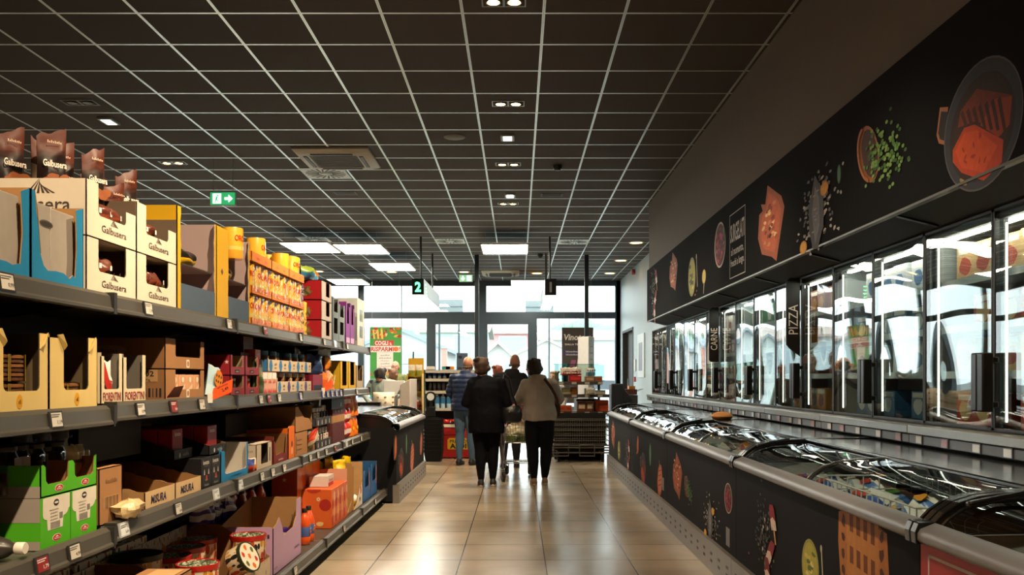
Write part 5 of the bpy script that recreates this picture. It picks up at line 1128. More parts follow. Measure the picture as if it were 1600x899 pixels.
# blue window box
BL2 = M('#1f7fb8', .5, var=.05); PALE = M('#b8b2a8', .7)
mb = MB(); w_ = .48; h = .195; carton(mb, w_, .22, h, BL2, PALE, [(0,0),(w_,0),(w_,h),(w_*.93,h),(w_*.93,.05),(w_*.88,.042),(w_*.2,.042),(w_*.14,.05),(w_*.13,h*.86),(w_*.1,h*.9),(0,h*.9)], side=BL2)
mb.panel([(-.215,0,h),(-.215,w_,h),(-.20,w_,h),(-.20,0,h)], (0,0,.008), BL2); mb.shape(ell(.05,.022,16), (-.2155, w_*.25, h*.6), YR, ZU, INK, .006)
mb.scrib((0, w_*.55, .022), YR, ZU, .2, .01, M('#134f74')); thing(mb, 'blue_display_box', 'bright blue display box with an empty pale inside beside the coffee cartons', 'box', (XS, 4.775, z3 + .003), smooth=0)
WB3 = M('#b9a996', .65, var=.05)
mb = MB(); w_ = .34; h = .165; carton(mb, w_, .3, h, WB3, M('#6d625a', .85), notch(w_, h, h*.2, w_*.3, w_*.75, .01, hl=h, hr=h), side=WB3, top=True); mb.scrib((-.09, 0, h*.75), XR, ZU, .14, .018, M('#8d8076')); mb.shape(rect(.02, .09), (0, w_*.86, h*.5), YR, ZU, INK)
mb.shape([(-.12,0),(-.0,0),(-.0,.06)], (0,0,0), XR, ZU, M('#4a3a58'), .001)
thing(mb, 'sweet_box', 'pale box with a black stripe beside the blue display box', 'box', (XS, 5.42, z3 + .003), smooth=0)
for q, (y, c, l) in enumerate(((5.31, '#c33a22', 'red orange sweet packet lying by the blue display box'), (5.38, '#d9782a', 'orange sweet packet leaning on the pale striped box'))):
    mb = MB(); pouch(mb, .11, .08, .05, [(.5, M(c, .3, var=.2)), (1, M('#e0c9b8' if q else '#3a4a8c', .3, var=.2))], seed=q+180, kind='pillow', crump=.012); thing(mb, 'sweet_packet', l, 'packet', (XS + .0 - q*.01 - .02, y, z3 + .006), rz=R(-30))
DRD = M('#6d1e1a', .55, var=.08)
mb = MB(); w_ = .36; h = .19; carton(mb, w_, .3, h, DRD, KRAFT_D, [(0,0),(w_,0),(w_,h),(w_*.92,h*.98),(w_*.86,h*.28),(w_*.5,h*.36),(w_*.16,h*.30),(w_*.1,h*.8),(0,h*.86)], side=DRD); star(mb, (-.06, 0, h*.82), XR, ZU, .012, STAR); mb.scrib((0, w_*.5, h*.13), YR, ZU, .12, .014, STAR)
thing(mb, 'torn_red_box', 'torn dark red open box beside the orange standing box', 'box', (XS, 5.80, z3 + .003), smooth=0)
mb = MB(); pouch(mb, .30, .18, .16, [(1, M('#7a1a1c', .35, var=.3))], seed=190, crump=.012); thing(mb, 'red_bag', 'dark red bag behind the pale striped box', 'bag', (XS - .40, 5.56, z3 + .007), rz=R(-10))
OR3 = M('#df6a12', .5, var=.05)
mb = MB(); w_ = .17; h = .235; mb.panel([(0,0,0),(0,w_,0),(0,w_,h),(0,w_*.15,h*1.02),(0,0,h*.96)], (-.005,0,0), OR3, KRAFT); mb.panel([(0,0,0),(-.3,0,0),(-.3,0,h*.9),(0,0,h*.96)], (0,.005,0), OR3, KRAFT_D); mb.panel([(0,w_,0),(-.3,w_,0),(-.3,w_,h),(0,w_,h)], (0,-.005,0), OR3, KRAFT_D)
mb.shape(ell(.018,.024,14), (0, w_*.55, h*.45), YR, ZU, M('#2a1408')); mb.shape(ell(.016,.028,14), (0, w_*.55, h*.24), YR, ZU, M('#e8b890')); mb.box((-.3, 0, 0), (0, w_, .004), OR3)
thing(mb, 'orange_box', 'orange standing box with a dark hand hole beside the brown stack', 'box', (XS, 6.18, z3 + .003), smooth=0)
mb = MB(); solid(mb, .32, .36, .175, KB)
for q in range(3): mb.scrib((0, .12, .05 + q*.035), YR, ZU, .15, .012, M('#5a3f26'))
mb.box((0, .02, .02), (.001, .035, .15), M('#4a3522')); thing(mb, 'brown_carton', 'brown printed carton under the open brown one beside the orange box', 'box', (XS, 6.37, z3 + .003), bevel=.002)
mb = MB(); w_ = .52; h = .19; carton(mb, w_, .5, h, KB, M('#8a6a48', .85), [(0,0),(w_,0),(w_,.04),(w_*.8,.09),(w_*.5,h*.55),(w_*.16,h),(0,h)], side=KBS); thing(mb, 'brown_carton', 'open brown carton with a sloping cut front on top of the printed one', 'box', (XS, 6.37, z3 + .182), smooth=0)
mb = MB(); pouch(mb, .2, .12, .06, [(.5, M('#8d8a2c', .35, var=.25)), (.8, M('#d8cbb0', .35)), (1, M('#c3402a', .35))], seed=201, kind='pillow', crump=.012); o = thing(mb, 'stock_packet', 'green and red packet tipping out beside the brown printed carton', 'packet', (XS + .0, 6.86, z3 + .06), rz=R(-20)); o.rotation_euler = (R(35), R(20), 0)
mb = MB(); carton(mb, .22, .2, .09, KRAFT, KRAFT_D, .05); thing(mb, 'small_tray', 'small brown tray under the tipping packet', 'tray', (XS, 6.76, z3 + .003))
SPB = M('#2b2a2c', .35, var=.2); sp = None; cnt = 0
for lvl in range(2):
    mb = MB(); w_ = .58; h = .07; carton(mb, w_, .24, h, M('#35343a', .55), KRAFT_D, h)
    for q in range(4): mb.shape([(-.012,-.02),(.012,-.02),(.012,.01),(0,.024),(-.012,.01)], (0, .08 + q*.14, h*.45), YR, ZU, M('#d6d0c6'))
    thing(mb, 'spice_tray', ['dark tray of pepper grinders, lower one', 'dark tray of pepper grinders, upper one'][lvl], 'tray', (XS, 7.02, z3 + .003 + lvl*.185))
    for q in range(5):
        l = 'pepper grinder with a white label in the %s dark tray, %s along' % (['lower', 'upper'][lvl], ORD[q]); loc = (XS - .06, 7.09 + q*.112, z3 + .010 + lvl*.185)
        if sp is None:
            mb = MB(); mb.lathe([(.032, 0), (.036, .01), (.036, .10), (.03, .11)], (0,0,0), 12, SPB); mb.panel([(.037,-.024,.05),(.037,.024,.05),(.037,.024,.105),(.037,-.024,.105)], (.0008,0,0), M('#d8d2c8')); sp = thing(mb, 'pepper_grinder', l, 'jar', loc, group='pepper grinders in the dark trays')
            mb = MB(); mb.lathe([(.03, .11), (.034, .114), (.034, .15), (.028, .158), (0, .158)], (0,0,0), 12, M('#c9c3bb', .4)); mb.build('cap', sp)
            mb = MB(); mb.shape(ell(.009, .009, 10), (.0385, 0, .088), YR, ZU, M('#b3231c')); mb.scrib((.0385, 0, .066), YR, ZU, .03, .01, INK); mb.build('label', sp, smooth=0)
        else: copy_tree(sp, loc, R(random.uniform(-20, 20)), l)
MAR = M('#5a2a2c', .5, var=.06)
mb = MB(); solid(mb, .42, .52, .18, MAR); thing(mb, 'maroon_carton', 'maroon carton lowest in the stack beside the pepper grinders', 'box', (XS, 7.66, z3 + .003), bevel=.002)
mb = MB(); solid(mb, .42, .52, .12, MAR); mb.box((-.42, -.001, 0), (.001, .521, .065), M('#a97a4c', .7)); 
for q in range(3): mb.shape(ell(.012, .012, 8), (.001, .12 + q*.13, .1), YR, ZU, STAR)
thing(mb, 'maroon_carton', 'maroon carton with a tan band, middle of the stack beside the pepper grinders', 'box', (XS, 7.66, z3 + .186), bevel=.002)
mb = MB(); carton(mb, .54, .30, .10, BLK, KRAFT_D, .10); mb.shape(rect(.1, .05), (-.2, 0, .06), XR, ZU, M('#a58a6a')); mb.shape([(-.012,-.02),(.012,-.02),(.012,.01),(0,.024),(-.012,.01)], (0, .4, .04), YR, ZU, M('#d6d0c6')); thing(mb, 'dark_tray', 'black tray with a tan side label on top of the maroon stack', 'tray', (XS + .02, 7.52, z3 + .309), smooth=0)
for q in range(2): mb = MB(); solid(mb, .2, .22, .10, M('#a9584a', .5)); mb.scrib((0, .1, .06), YR, ZU, .12, .03, M('#d6b0a0')); thing(mb, 'pink_box', ['rose box in the black tray on the maroon stack', 'second rose box in the black tray on the maroon stack'][q], 'box', (XS + .008, 7.56 + q*.235, z3 + .316), bevel=.002)
for lvl in range(3):
    for q in range(2):
        mb = MB(); pouch(mb, .18, .155, .09, [(.3, M('#b82a24', .35)), (.6, M('#d8c9c0', .35)), (1, M('#bb2f28', .35))], seed=210+lvl*2+q, crump=.008, kind='pillow')
        thing(mb, 'flour_packet', 'red and white packet beside the maroon stack, %s tier, %s' % (['lowest', 'middle', 'top'][lvl], ['front one', 'next one'][q]), 'packet', (XS - .05, 8.31 + q*.19, z3 + .006 + lvl*.145), rz=R(-5))
for lvl in range(2):
    for q in range(2):
        mb = MB(); pouch(mb, .2, .22, .09, [(1, M('#d9701a', .35, var=.15))], seed=220+lvl*2+q, crump=.01); mb.shape(ell(.03, .02, 12), (.04, 0, .08), YR, ZU, M('#e8c020'), .006)
        thing(mb, 'orange_packet', 'orange packet at the end of the third shelf, %s tier, %s' % (['lower', 'upper'][lvl], ['inner one', 'outer one'][q]), 'packet', (XS - .06, 8.71 + q*.21, z3 + .006 + lvl*.20), rz=R(-6))
mb = MB(); pouch(mb, .22, .1, .08, [(1, M('#55504f', .15, var=.3))], seed=230, crump=.03); mb.shape([(-.02,-.03),(.01,-.035),(.03,.03),(-.01,.03)], (.03, 0, .05), YR, ZU, M('#a9b6c9'), .01); thing(mb, 'plastic_bag', 'shiny plastic bag drooping from the upper pepper grinder tray', 'bag', (XS - .03, 7.12, z3 + .342), rz=R(-10))
mb = MB(); solid(mb, .3, .6, .07, M('#1d1a18', .6)); mb.shape(rect(.1, .04), (-.1, 0, .035), XR, ZU, M('#6d6256')); thing(mb, 'dark_carton', 'dark carton with a small grey label behind the open brown carton', 'box', (XS - .16, 6.92, z3 + .372), bevel=.002)
mb = MB(); solid(mb, .22, .5, .34, M('#221a16', .7)); thing(mb, 'dark_carton', 'dark carton standing at the back behind the torn red box', 'box', (XS - .32, 5.8, z3 + .003), bevel=.002)
# ---------------------------------------------------------------- BASE DECK
z4 = SH[4]
def pattern_mat(kind):
    key = ('pat', kind)
    if key in _mats: return _mats[key]
    m = bpy.data.materials.new('printed_' + kind); m.use_nodes = True; nt = m.node_tree; b = nt.nodes['Principled BSDF']; b.inputs['Roughness'].default_value = .45
    tc = nt.nodes.new('ShaderNodeTexCoord'); mp = nt.nodes.new('ShaderNodeMapping'); nt.links.new(tc.outputs['Object'], mp.inputs[0])
    vo = nt.nodes.new('ShaderNodeTexVoronoi'); vo.inputs['Randomness'].default_value = .75; vo.inputs['Scale'].default_value = 1.
    cr = nt.nodes.new('ShaderNodeValToRGB'); cr.color_ramp.interpolation = 'CONSTANT'; mx = nt.nodes.new('ShaderNodeMix'); mx.data_type = 'RGBA'
    th = nt.nodes.new('ShaderNodeMath'); th.operation = 'LESS_THAN'
    if kind == 'tin': mp.inputs['Scale'].default_value = (36, 36, 17); th.inputs[1].default_value = .46; base = '#e6d6b8'; cols = ['#a32018', '#c4862a', '#1f1b18', '#c9492a', '#d9a04a', '#7a1c16']
    elif kind == 'floral': mp.inputs['Scale'].default_value = (48, 48, 18); mp.inputs['Rotation'].default_value = (.5, 0, 0); th.inputs[1].default_value = .27; base = '#cdb69a'; cols = ['#3a302a', '#5a4a3c', '#3a302a', '#b5763a', '#4a3c30', '#3a302a']
    else: mp.inputs['Scale'].default_value = (75, 75, 75); th.inputs[1].default_value = .46; base = '#34422c'; cols = ['#ece6d4', '#e2dcc0', '#a8a878', '#f0eadc', '#6a7a50', '#e9e2cc']
    nt.links.new(mp.outputs[0], vo.inputs['Vector']); nt.links.new(vo.outputs['Distance'], th.inputs[0])
    els = cr.color_ramp.elements; els[0].color = hexc(cols[0]); els[1].position = 1/6; els[1].color = hexc(cols[1])
    for q in range(2, 6): e_ = els.new(q/6); e_.color = hexc(cols[q])
    nt.links.new(vo.outputs['Color'], cr.inputs[0]); mx.inputs[6].default_value = hexc(base)
    nt.links.new(th.outputs[0], mx.inputs[0]); nt.links.new(cr.outputs[0], mx.inputs[7]); nt.links.new(mx.outputs[2], b.inputs['Base Color'])
    _mats[key] = m; return m
PT, PF, PL = pattern_mat('tin'), pattern_mat('floral'), pattern_mat('lid')
def floral_tray(y0, y1, hfr, hbk, z, d, lab, x=XB):
    mb = MB(); w_ = y1 - y0
    mb.panel([(-d,0,0),(0,0,0),(0,w_,0),(-d,w_,0)], (0,0,.004), KRAFT, KRAFT_D); mb.panel([(0,0,0),(0,w_,0),(0,w_,hfr),(0,0,hfr)], (-.004,0,0), PF, KRAFT_D)
    mb.panel([(-d,0,0),(-d,w_,0),(-d,w_,hbk),(-d,0,hbk)], (.004,0,0), PF, PF)
    for y, t in ((0,.004),(w_,-.004)): mb.panel([(-d,y,0),(0,y,0),(0,y,hfr),(-d*.6,y,hbk),(-d,y,hbk)], (0,t,0), PF, KRAFT_D)
    for q in range(int(w_/.22)): mb.shape(blob(.03, .045, 16, .06), (-d + .004, .1 + q*.22, hbk*.7), YR, ZU, M('#b0702c'), .001)
    return thing(mb, 'floral_tray', lab, 'tray', (x, y0, z), smooth=0)
floral_tray(4.03, 5.135, .13, .32, z4 + .003, .50, 'cream display tray with a brown leaf print holding the red lidded tins')
floral_tray(2.9, 4.02, .13, .32, z4 + .003, .50, 'cream display tray with a brown leaf print nearest the frame edge')
TINR = M('#b01a12', .3, var=.08, coat=.4); TIND = M('#22291e', .35, .2)
tp = {}
def tin(x, y, z, r, h, kind, lab, rot=None):
    key = (kind, r, h); rim = TINR if kind != 'dark' else TIND
    if key in tp:
        o = copy_tree(tp[key], (x, y, z), R(random.uniform(0, 360)), lab)
    else:
        mb = MB(); mb.lathe([(r*.97, 0), (r, .004), (r, h*.84)], (0,0,0), 32, PT); o = thing(mb, 'cookie_tin', lab, 'tin', (x, y, z), group='printed cookie tins'); tp[key] = o
        mb = MB(); mb.lathe([(r*1.035, h*.80), (r*1.04, h*.81), (r*1.04, h*.99), (r*1.0, h), (r*.95, h*.985), (r*.945, h*.97), (0, h*.97)], (0,0,0), 32, mats=[rim]*5 + [PL if kind != 'dark' else TIND]); mb.build('lid', o)
    if rot: o.rotation_euler = rot
    return o
hT = .135; zA = z4 + .008
lowers = []
for i, xy in enumerate(((-1.582, 4.27), None, (-1.578, 5.025), (-1.82, 4.42), (-1.82, 4.68), (-1.82, 4.92))):
    if not xy: continue
    x, y = xy; tin(x, y, zA, .098, hT, 'red', 'printed tin in the bottom layer, under the %s' % ['largest front tin', 'sideways tin', 'tin by the lilac box', 'dark lidded tin', 'second red lid', 'third red lid'][i])
zB = zA + hT + .003
tin(-1.582, 4.27, zB, .1, hT, 'red', 'large front printed tin with a red rim and a green speckled lid')
tin(-1.575, 5.05, zB, .1, hT, 'red', 'printed tin with a red rim standing beside the lilac box')
tin(-1.80, 4.69, zB, .098, hT, 'red', 'printed tin with a red rim in the middle behind the sideways lid')
tin(-1.82, 4.93, zB, .098, hT, 'red', 'printed tin with a red rim at the back beside the lilac box')
tin(-1.79, 4.46, zB - .03 + .03, .098, hT, 'red', 'low printed tin with a red rim between the front tin and the dark lidded tin')
tin(-1.86, 4.22, zB + .045, .115, .145, 'dark', 'larger printed tin with a plain dark lid at the back of the tray')
o = tin(-1.62, 4.575, zB + .085, .085, .10, 'dark2', 'printed tin tipped on its side showing a white lid with orange flowers')
o.rotation_euler = (R(12), R(62), 0); o.location = (-1.555, 4.76, z4 + .17)
ld = [c for c in o.children][0]; me = ld.data.copy(); ld.data = me
me.materials[0] = M('#2f3a22', .4); me.materials[1] = M('#e8dcc8', .45)
mb = MB()
for q in range(7): mb.shape(blob(.016, .013, 12, .2), (.055*math.cos(q*1.05)*(q > 0), .055*math.sin(q*1.05)*(q > 0), .0975), XR, YR, M(['#d9681e', '#c33a1e', '#5a6a2c'][q % 3], .5), .001)
mb.build('lid_print', o, smooth=0)
for j in range(9):
    tin(-1.70, 3.06 + (j % 4)*.23, zA + (0 if j < 4 else hT + .003), .098, hT, 'red', 'printed tin in the leaf print tray nearest the frame edge, %s layer, %s along' % (['bottom', 'top'][j > 3], ORD[j % 4])) if j < 8 else None
for j in range(4):
    mb = MB(); solid(mb, .16, .36, .17, PT); thing(mb, 'printed_box', 'dark printed box on the back row of the base deck, %s along' % ORD[j], 'box', (-2.0, 3.1 + j*.40, z4 + .003 + .0), bevel=.003)
    mb = MB(); solid(mb, .16, .36, .17, PT); thing(mb, 'printed_box', 'dark printed box stacked on the back row of the base deck, %s along' % ORD[j], 'box', (-2.0, 3.1 + j*.40, z4 + .176), bevel=.003)
    if j > 1: continue
    mb = MB(); solid(mb, .16, .36, .12, PT); thing(mb, 'printed_box', 'dark printed box topmost on the back row of the base deck, %s along' % ORD[j], 'box', (-2.0, 3.1 + j*.40, z4 + .35), bevel=.003)
mb = MB(); pouch(mb, .22, .2, .1, [(1, M('#b3202a', .35, var=.15))], seed=240, crump=.03); thing(mb, 'red_bag', 'bright red bag poking up at the bottom of the frame', 'bag', (XB - .02, 3.5 - .6, z4 + .17), rz=R(-20))
mb = MB(); carton(mb, .48, .2, .20, KB, KRAFT_D, .20, top=True); mb.panel([(-.02,.1,.202),(-.02,.44,.202),(-.14,.44,.202),(-.14,.1,.202)], (0,0,.002), KRAFT_L); thing(mb, 'brown_carton', 'brown carton top at the very bottom of the frame before the tins', 'box', (XB + .006, 3.40, z4 + .137))
# lilac box
LIL = M('#b893b4', .55, var=.04)
mb = MB(); w_ = .67; h = .385; d_ = .34
fr = [(0,0),(w_,0),(w_,h*1.0),(w_*.82,h*1.0),(w_*.80,h*.72),(w_*.70,h*.56),(w_*.34,h*.52),(w_*.30,h*.68),(w_*.20,h*.86),(w_*.12,h*.78),(0,h*.74)]
mb.panel([(-d_,0,0),(0,0,0),(0,w_,0),(-d_,w_,0)], (0,0,.004), LIL, KRAFT_D); mb.panel([(0,a,b) for a, b in fr], (-.005,0,0), LIL, KRAFT)
mb.panel([(-d_,0,0),(0,0,0),(0,0,h*.74),(-.02,0,h*.76),(-d_+.02,0,h*.76),(-d_,0,h*.72)], (0,.005,0), LIL, KRAFT); mb.panel([(-d_,w_,0),(0,w_,0),(0,w_,h),(-d_,w_,h)], (0,-.005,0), LIL, KRAFT); mb.panel([(-d_,0,0),(-d_,w_,0),(-d_,w_,h),(-d_,0,h*.72)], (.005,0,0), LIL, KRAFT)
mb.text('B', (-d_*.62, 0, h*.60), XR, V((.15,0,1)), .085, .06, M('#1f1a20'), .06, .001); mb.text('B', (-d_*.62, 0, h*.60), XR, V((.15,0,1)), .075, .052, M('#d9c8a8'), .0, .0016)
mb.text('iji', (-d_*.14, 0, h*.60), XR, ZU, .05, .035, M('#1f1a20'), .03, .001)
mb.scrib((0, w_*.82, h*.2), YR, ZU, .14, .02, M('#7a5c7c')); mb.scrib((0, w_*.08, h*.1), YR, ZU, .06, .02, M('#7a5c7c'))
thing(mb, 'lilac_box', 'lilac open box with a notched front on the base deck', 'box', (XB, 5.195, z4 + .003), smooth=0)
PUM = M('#3a1e6d', .3, var=.35, scale=20); PUW = M('#c9bfb4', .3)
for q in range(5):
    mb = MB(); pouch(mb, .15, .1, .09, [(.45, PUM), (.7, PUW), (1, PUM)], seed=250+q, kind='pillow', crump=.016); thing(mb, 'chocolate_bag', 'purple chocolate bag inside the lilac box, %s along' % ORD[q], 'bag', (XB - .09 - (q % 2)*.1, 5.28 + q*.13, z4 + .09), rz=R(-20 + q*17))
mb = MB(); solid(mb, .26, .62, .16, M('#6d5476', .6)); thing(mb, 'lilac_carton', 'closed dull lilac carton behind the lilac open box', 'box', (-1.86, 5.2, z4 + .003), bevel=.003)
mb = MB(); solid(mb, .26, .62, .12, M('#5a4a58', .6)); 
for q in range(6): mb.shape(blob(.02, .03, 10), (0, .06 + q*.1, .06), YR, ZU, M('#2a2228' if q % 2 else '#8a6a5c'))
thing(mb, 'printed_carton', 'dark printed carton on the dull lilac one', 'box', (-1.86, 5.2, z4 + .166), bevel=.003)
for q, (y, dz, dx) in enumerate(((5.14, 0, 0), (5.32, 0, 0), (5.50, 0, 0.02), (5.22, .08, .0), (5.42, .08, .0))):
    mb = MB(); pouch(mb, .19, .17, .1, [(.3, PUM), (.48, PUW), (.66, PUM), (.8, PUW), (1, PUM)], seed=260+q, kind='pillow', crump=.02); o = thing(mb, 'chocolate_bag', ['purple and white bag on the back cartons behind the lilac box, first along', 'purple and white bag on the back cartons behind the lilac box, second along', 'purple and white bag on the back cartons behind the lilac box, third along', 'purple and white bag piled over the first two', 'purple and white bag piled over the last two'][q], 'bag', (-1.90 + dx, y + .06, z4 + .292 + dz), rz=R(-30 + q*19))
# juice bottles
JUI = M('#d8521a', .2, var=.12, coat=.6); JLB = M('#4a5f9a', .4); CAPB = M('#241d1a', .4)
def bottle(loc, lab, dark=False, prot={}):
    if 'o' in prot: return copy_tree(prot['o'], loc, R(random.uniform(-40, 40)), lab)
    mb = MB(); mb.lathe([(.0, 0), (.036, 0), (.042, .01), (.042, .05), (.040, .055), (.040, .125), (.042, .13), (.042, .15), (.036, .18), (.024, .21), (.016, .228), (.016, .236)], (0,0,0), 20, JUI)
    o = thing(mb, 'juice_bottle', lab, 'bottle', loc, group='orange juice bottles'); prot['o'] = o
    mb = MB(); mb.lathe([(.0405, .056), (.0412, .058), (.0412, .124), (.0405, .126)], (0,0,0), 20, JLB)
    for q in range(3): mb.shape(blob(.011, .010, 10), (.0414, -.012 + .012*q, .085 + .008*(q % 2)), YR, ZU, M(['#d9521e', '#d98a2a', '#c32a1e'][q]), .002 + q*.0003)
    mb.scrib((.0414, 0, .112), YR, ZU, .04, .008, M('#e4dcd0'), .002); mb.build('label', o)
    mb = MB(); mb.lathe([(.018, .226), (.019, .23), (.019, .252), (.017, .256), (0, .256)], (0,0,0), 16, CAPB); mb.build('cap', o); return o
bottle((XB - .06, 6.20, z4 + .003), 'orange juice bottle standing by the lilac box, the front one')
bottle((XB - .06, 6.32, z4 + .003), 'orange juice bottle just behind the front one')
mb = MB(); solid(mb, .24, .62, .17, M('#6d2a20', .6)); thing(mb, 'red_brown_carton', 'red brown carton at the back holding the shaded juice bottles', 'box', (-1.83, 5.83, z4 + .003), bevel=.003)
for q in range(5): bottle((-1.885 - .1*(q % 2), 5.90 + q*.105, z4 + .178), 'juice bottle in shade on the back carton, %s along' % ORD[q])
mb = MB(); pouch(mb, .2, .26, .06, [(1, glass('wrap_film', '#d8ccc8', wave=.8, wscale=20, rough=.1))], seed=280, crump=.03); thing(mb, 'film_wrap', 'loose clear film wrap hanging by the lilac box', 'plastic', (XB - .12, 5.93, z4 + .2 - .19), rz=R(40))
# orange gift boxes
GOR = M('#d8622a', .4, var=.12); GOR2 = M('#c9471e', .4, var=.15, scale=8)
def giftprint(mb, w, h, o, r):
    mb.shape(ell(w*.2, w*.2, 18), V(o) + V(r)*w*.28 + ZV*(h*.1), r, ZU, M('#a8261a'), .0008)
    mb.shape(ell(w*.24, w*.12, 18, 0, 180, 360), V(o) + V(r)*w*-.1 + ZV*(h*.5), r, ZU, M('#b8321c'), .0010)
    mb.shape(blob(w*.13, w*.08, 12, .1), V(o) + V(r)*w*.1 + ZV*(-h*.38), r, ZU, M('#e6c080'), .0012)
    for q in range(5): mb.shape(ell(w*.022, w*.03, 8, 72*q), V(o) + V(r)*(w*.05 + w*.045*math.cos(R(72*q))) + ZV*(h*.25 + w*.045*math.sin(R(72*q))), r, ZU, M('#eed2b8'), .0014)
ZV = V((0,0,1))
for j in range(4):
    w_ = [.12, .15, .17, .18][j]; y0 = 6.83 + [0, .124, .278, .452][j]; mb = MB(); h = .31; solid(mb, .235, w_, h, GOR); 
    if j == 0: giftprint(mb, .235, h, (-.118, 0, h*.5), XR)
    for q in range(4): mb.shape(blob(.03, .04, 12, .2), (0, w_*(.25 + .5*(q % 2)), h*(.2 + .2*q)), YR, ZU, M(['#b8321c', '#e6a860', '#a8261a', '#e3b894'][q]), .0008 + .0002*q)
    thing(mb, 'gift_box', 'orange printed gift box on the base deck, %s of the row beside the juice bottles' % ORD[j], 'box', (XB, y0, z4 + .003), bevel=.003)
for j in range(3):
    w_ = .25; y0 = 6.70 + j*.255; mb = MB(); h = .52; solid(mb, .2, w_, h, GOR2, {3: M('#d8622a', .3, var=.3, scale=12)}); mb.shape(blob(.05, .09, 14, .2), (0, .12, .3), YR, ZU, M('#e39a4a'), .001); star(mb, (-.1, 0, .4), XR, ZU, .02, M('#e3b894'))
    thing(mb, 'tall_gift_box', 'tall orange gift box standing behind the low ones, %s along' % ORD[j], 'box', (-1.71, y0, z4 + .003), bevel=.003)
mb = MB(); solid(mb, .15, .22, .085, M('#d9d0c8', .5)); mb.box((0, .02, .004), (.001, .2, .03), M('#c3302a')); mb.scrib((0, .11, .05), YR, ZU, .14, .026, M('#b82a24')); thing(mb, 'small_box', 'small white and red box lying on the orange gift boxes', 'box', (-1.53, 6.96, z4 + .317), bevel=.002)
PNK = M('#cf9c84', .65, var=.04)
mb = MB(); w_ = .22; h = .40; mb.panel([(0,0,0),(-.32,0,0),(-.32,0,h),(0,0,h*1.02)], (0,.006,0), PNK, KRAFT); mb.panel([(0,0,0),(0,w_,0),(0,w_,.1),(0,.04,.02)], (-.004,0,0), KRAFT, KRAFT); mb.panel([(-.32,0,0),(-.32,w_,0),(-.32,w_,h),(-.32,0,h)], (.005,0,0), KRAFT, KRAFT_D); mb.panel([(0,w_,0),(-.32,w_,0),(-.32,w_,h*1.08),(0,w_,h*1.08)], (0,-.005,0), KRAFT, KRAFT); mb.box((-.32,0,0),(0,w_,.004), KRAFT)
mb.scrib((-.26, 0, h*.86), XR, ZU, .05, .012, M('#6d4a3c')); thing(mb, 'pink_carton', 'pale pink carton with yellow sweet bags behind the gift boxes', 'box', (XB - .01, 7.49, z4 + .003), smooth=0)
YP = M('#d8b414', .3, var=.15)
for q, (y, x, z) in enumerate(((7.59, -.10, .33), (7.62, -.20, .35), (7.59, -.29, .34), (7.60, -.15, .22), (7.96, -.12, .33))):
    mb = MB(); pouch(mb, .15, .15, .09, [(1, YP)], seed=300+q, kind='pillow', crump=.02); thing(mb, 'sweet_bag', ['yellow sweet bag at the front rim of the pink carton', 'yellow sweet bag second in the pink carton', 'yellow sweet bag deeper in the pink carton', 'yellow sweet bag at the back of the pink carton', 'yellow sweet bag on top of the tall brown carton'][q], 'bag', (XB + x, y, z4 + z), rz=R(-35 + q*22))
mb = MB(); pouch(mb, .17, .25, .1, [(1, M('#20201f', .5))], seed=310, crump=.01); thing(mb, 'black_pouch', 'small black pouch under the yellow sweet bags', 'bag', (XB - .16, 7.60, z4 + .01), rz=R(-20))
mb = MB(); w_ = .44; h = .40; mb.panel([(0,0,0),(-.36,0,0),(-.36,0,h),(0,0,h)], (0,.006,0), KRAFT, KRAFT); mb.panel([(0,w_,0),(-.36,w_,0),(-.36,w_,h),(0,w_,h)], (0,-.005,0), KRAFT, KRAFT_L); mb.panel([(-.36,0,0),(-.36,w_,0),(-.36,w_,h),(-.36,0,h)], (.005,0,0), KRAFT, KRAFT_D); mb.panel([(0,.0,0),(0,w_,0),(0,w_,.21),(0,w_*.7,.16),(0,w_*.35,.05)], (-.004,0,0), M('#d8d0c4', .6), KRAFT); mb.box((-.36,0,0),(0,w_,.004), KRAFT)
mb.shape(blob(.03, .04, 10), (0, w_*.8, .15), YR, ZU, M('#b82a24')); mb.scrib((0, w_*.7, .07), YR, ZU, .1, .05, M('#4a443c')); thing(mb, 'brown_carton', 'tall brown carton with a torn white front beside the blue box', 'box', (XB, 7.74, z4 + .003), smooth=0)
for q in range(2): mb = MB(); pouch(mb, .12, .09, .06, [(.5, M('#d8c030', .3)), (1, M('#e4ddd2', .3))], seed=320+q, kind='pillow', crump=.012); thing(mb, 'sweet_packet', ['yellow and white packet lying before the blue box', 'second yellow and white packet behind the torn white front'][q], 'packet', (XB - .05 - .06*q, 8.05 - q*.14, z4 + .01), rz=R(-20))
BL4 = M('#1f5fa0', .5, var=.06)
for q in range(2):
    mb = MB(); w_ = .40; h = .30 + .03*q; carton(mb, w_, .28, h, BL4, M('#28588a', .7), notch(w_, h, h*.45, w_*.3, w_*.8, .02, hl=h, hr=h), side=BL4); mb.shape(rect(.09, .03), (-.14, 0, h*.82), XR, ZU, M('#7fa0c0')); mb.shape(rect(.03, .09), (-.05, 0, h*.5), XR, ZU, M('#c98a4a')); mb.box((0, w_*.86, h*.3), (.001, w_*.95, h*.9), M('#9a5a3c'))
    thing(mb, 'blue_carton', ['blue notched carton at the end of the base deck, inner one', 'blue notched carton at the end of the base deck, outer one'][q], 'box', (XB, 8.20 + q*.41, z4 + .003), smooth=0)
    for k in range(2): mb = MB(); pouch(mb, .14, .2, .07, [(1, M('#31517c', .35, var=.3))], seed=330+q*2+k, crump=.012); thing(mb, 'blue_bag', 'blue bag in the %s blue carton, %s' % (['inner', 'outer'][q], ['front', 'rear'][k]), 'bag', (XB - .08 - .11*k, 8.42 + q*.41, z4 + .012))
BANM = M('#111114', .9, var=.08, scale=3, spec=.15)
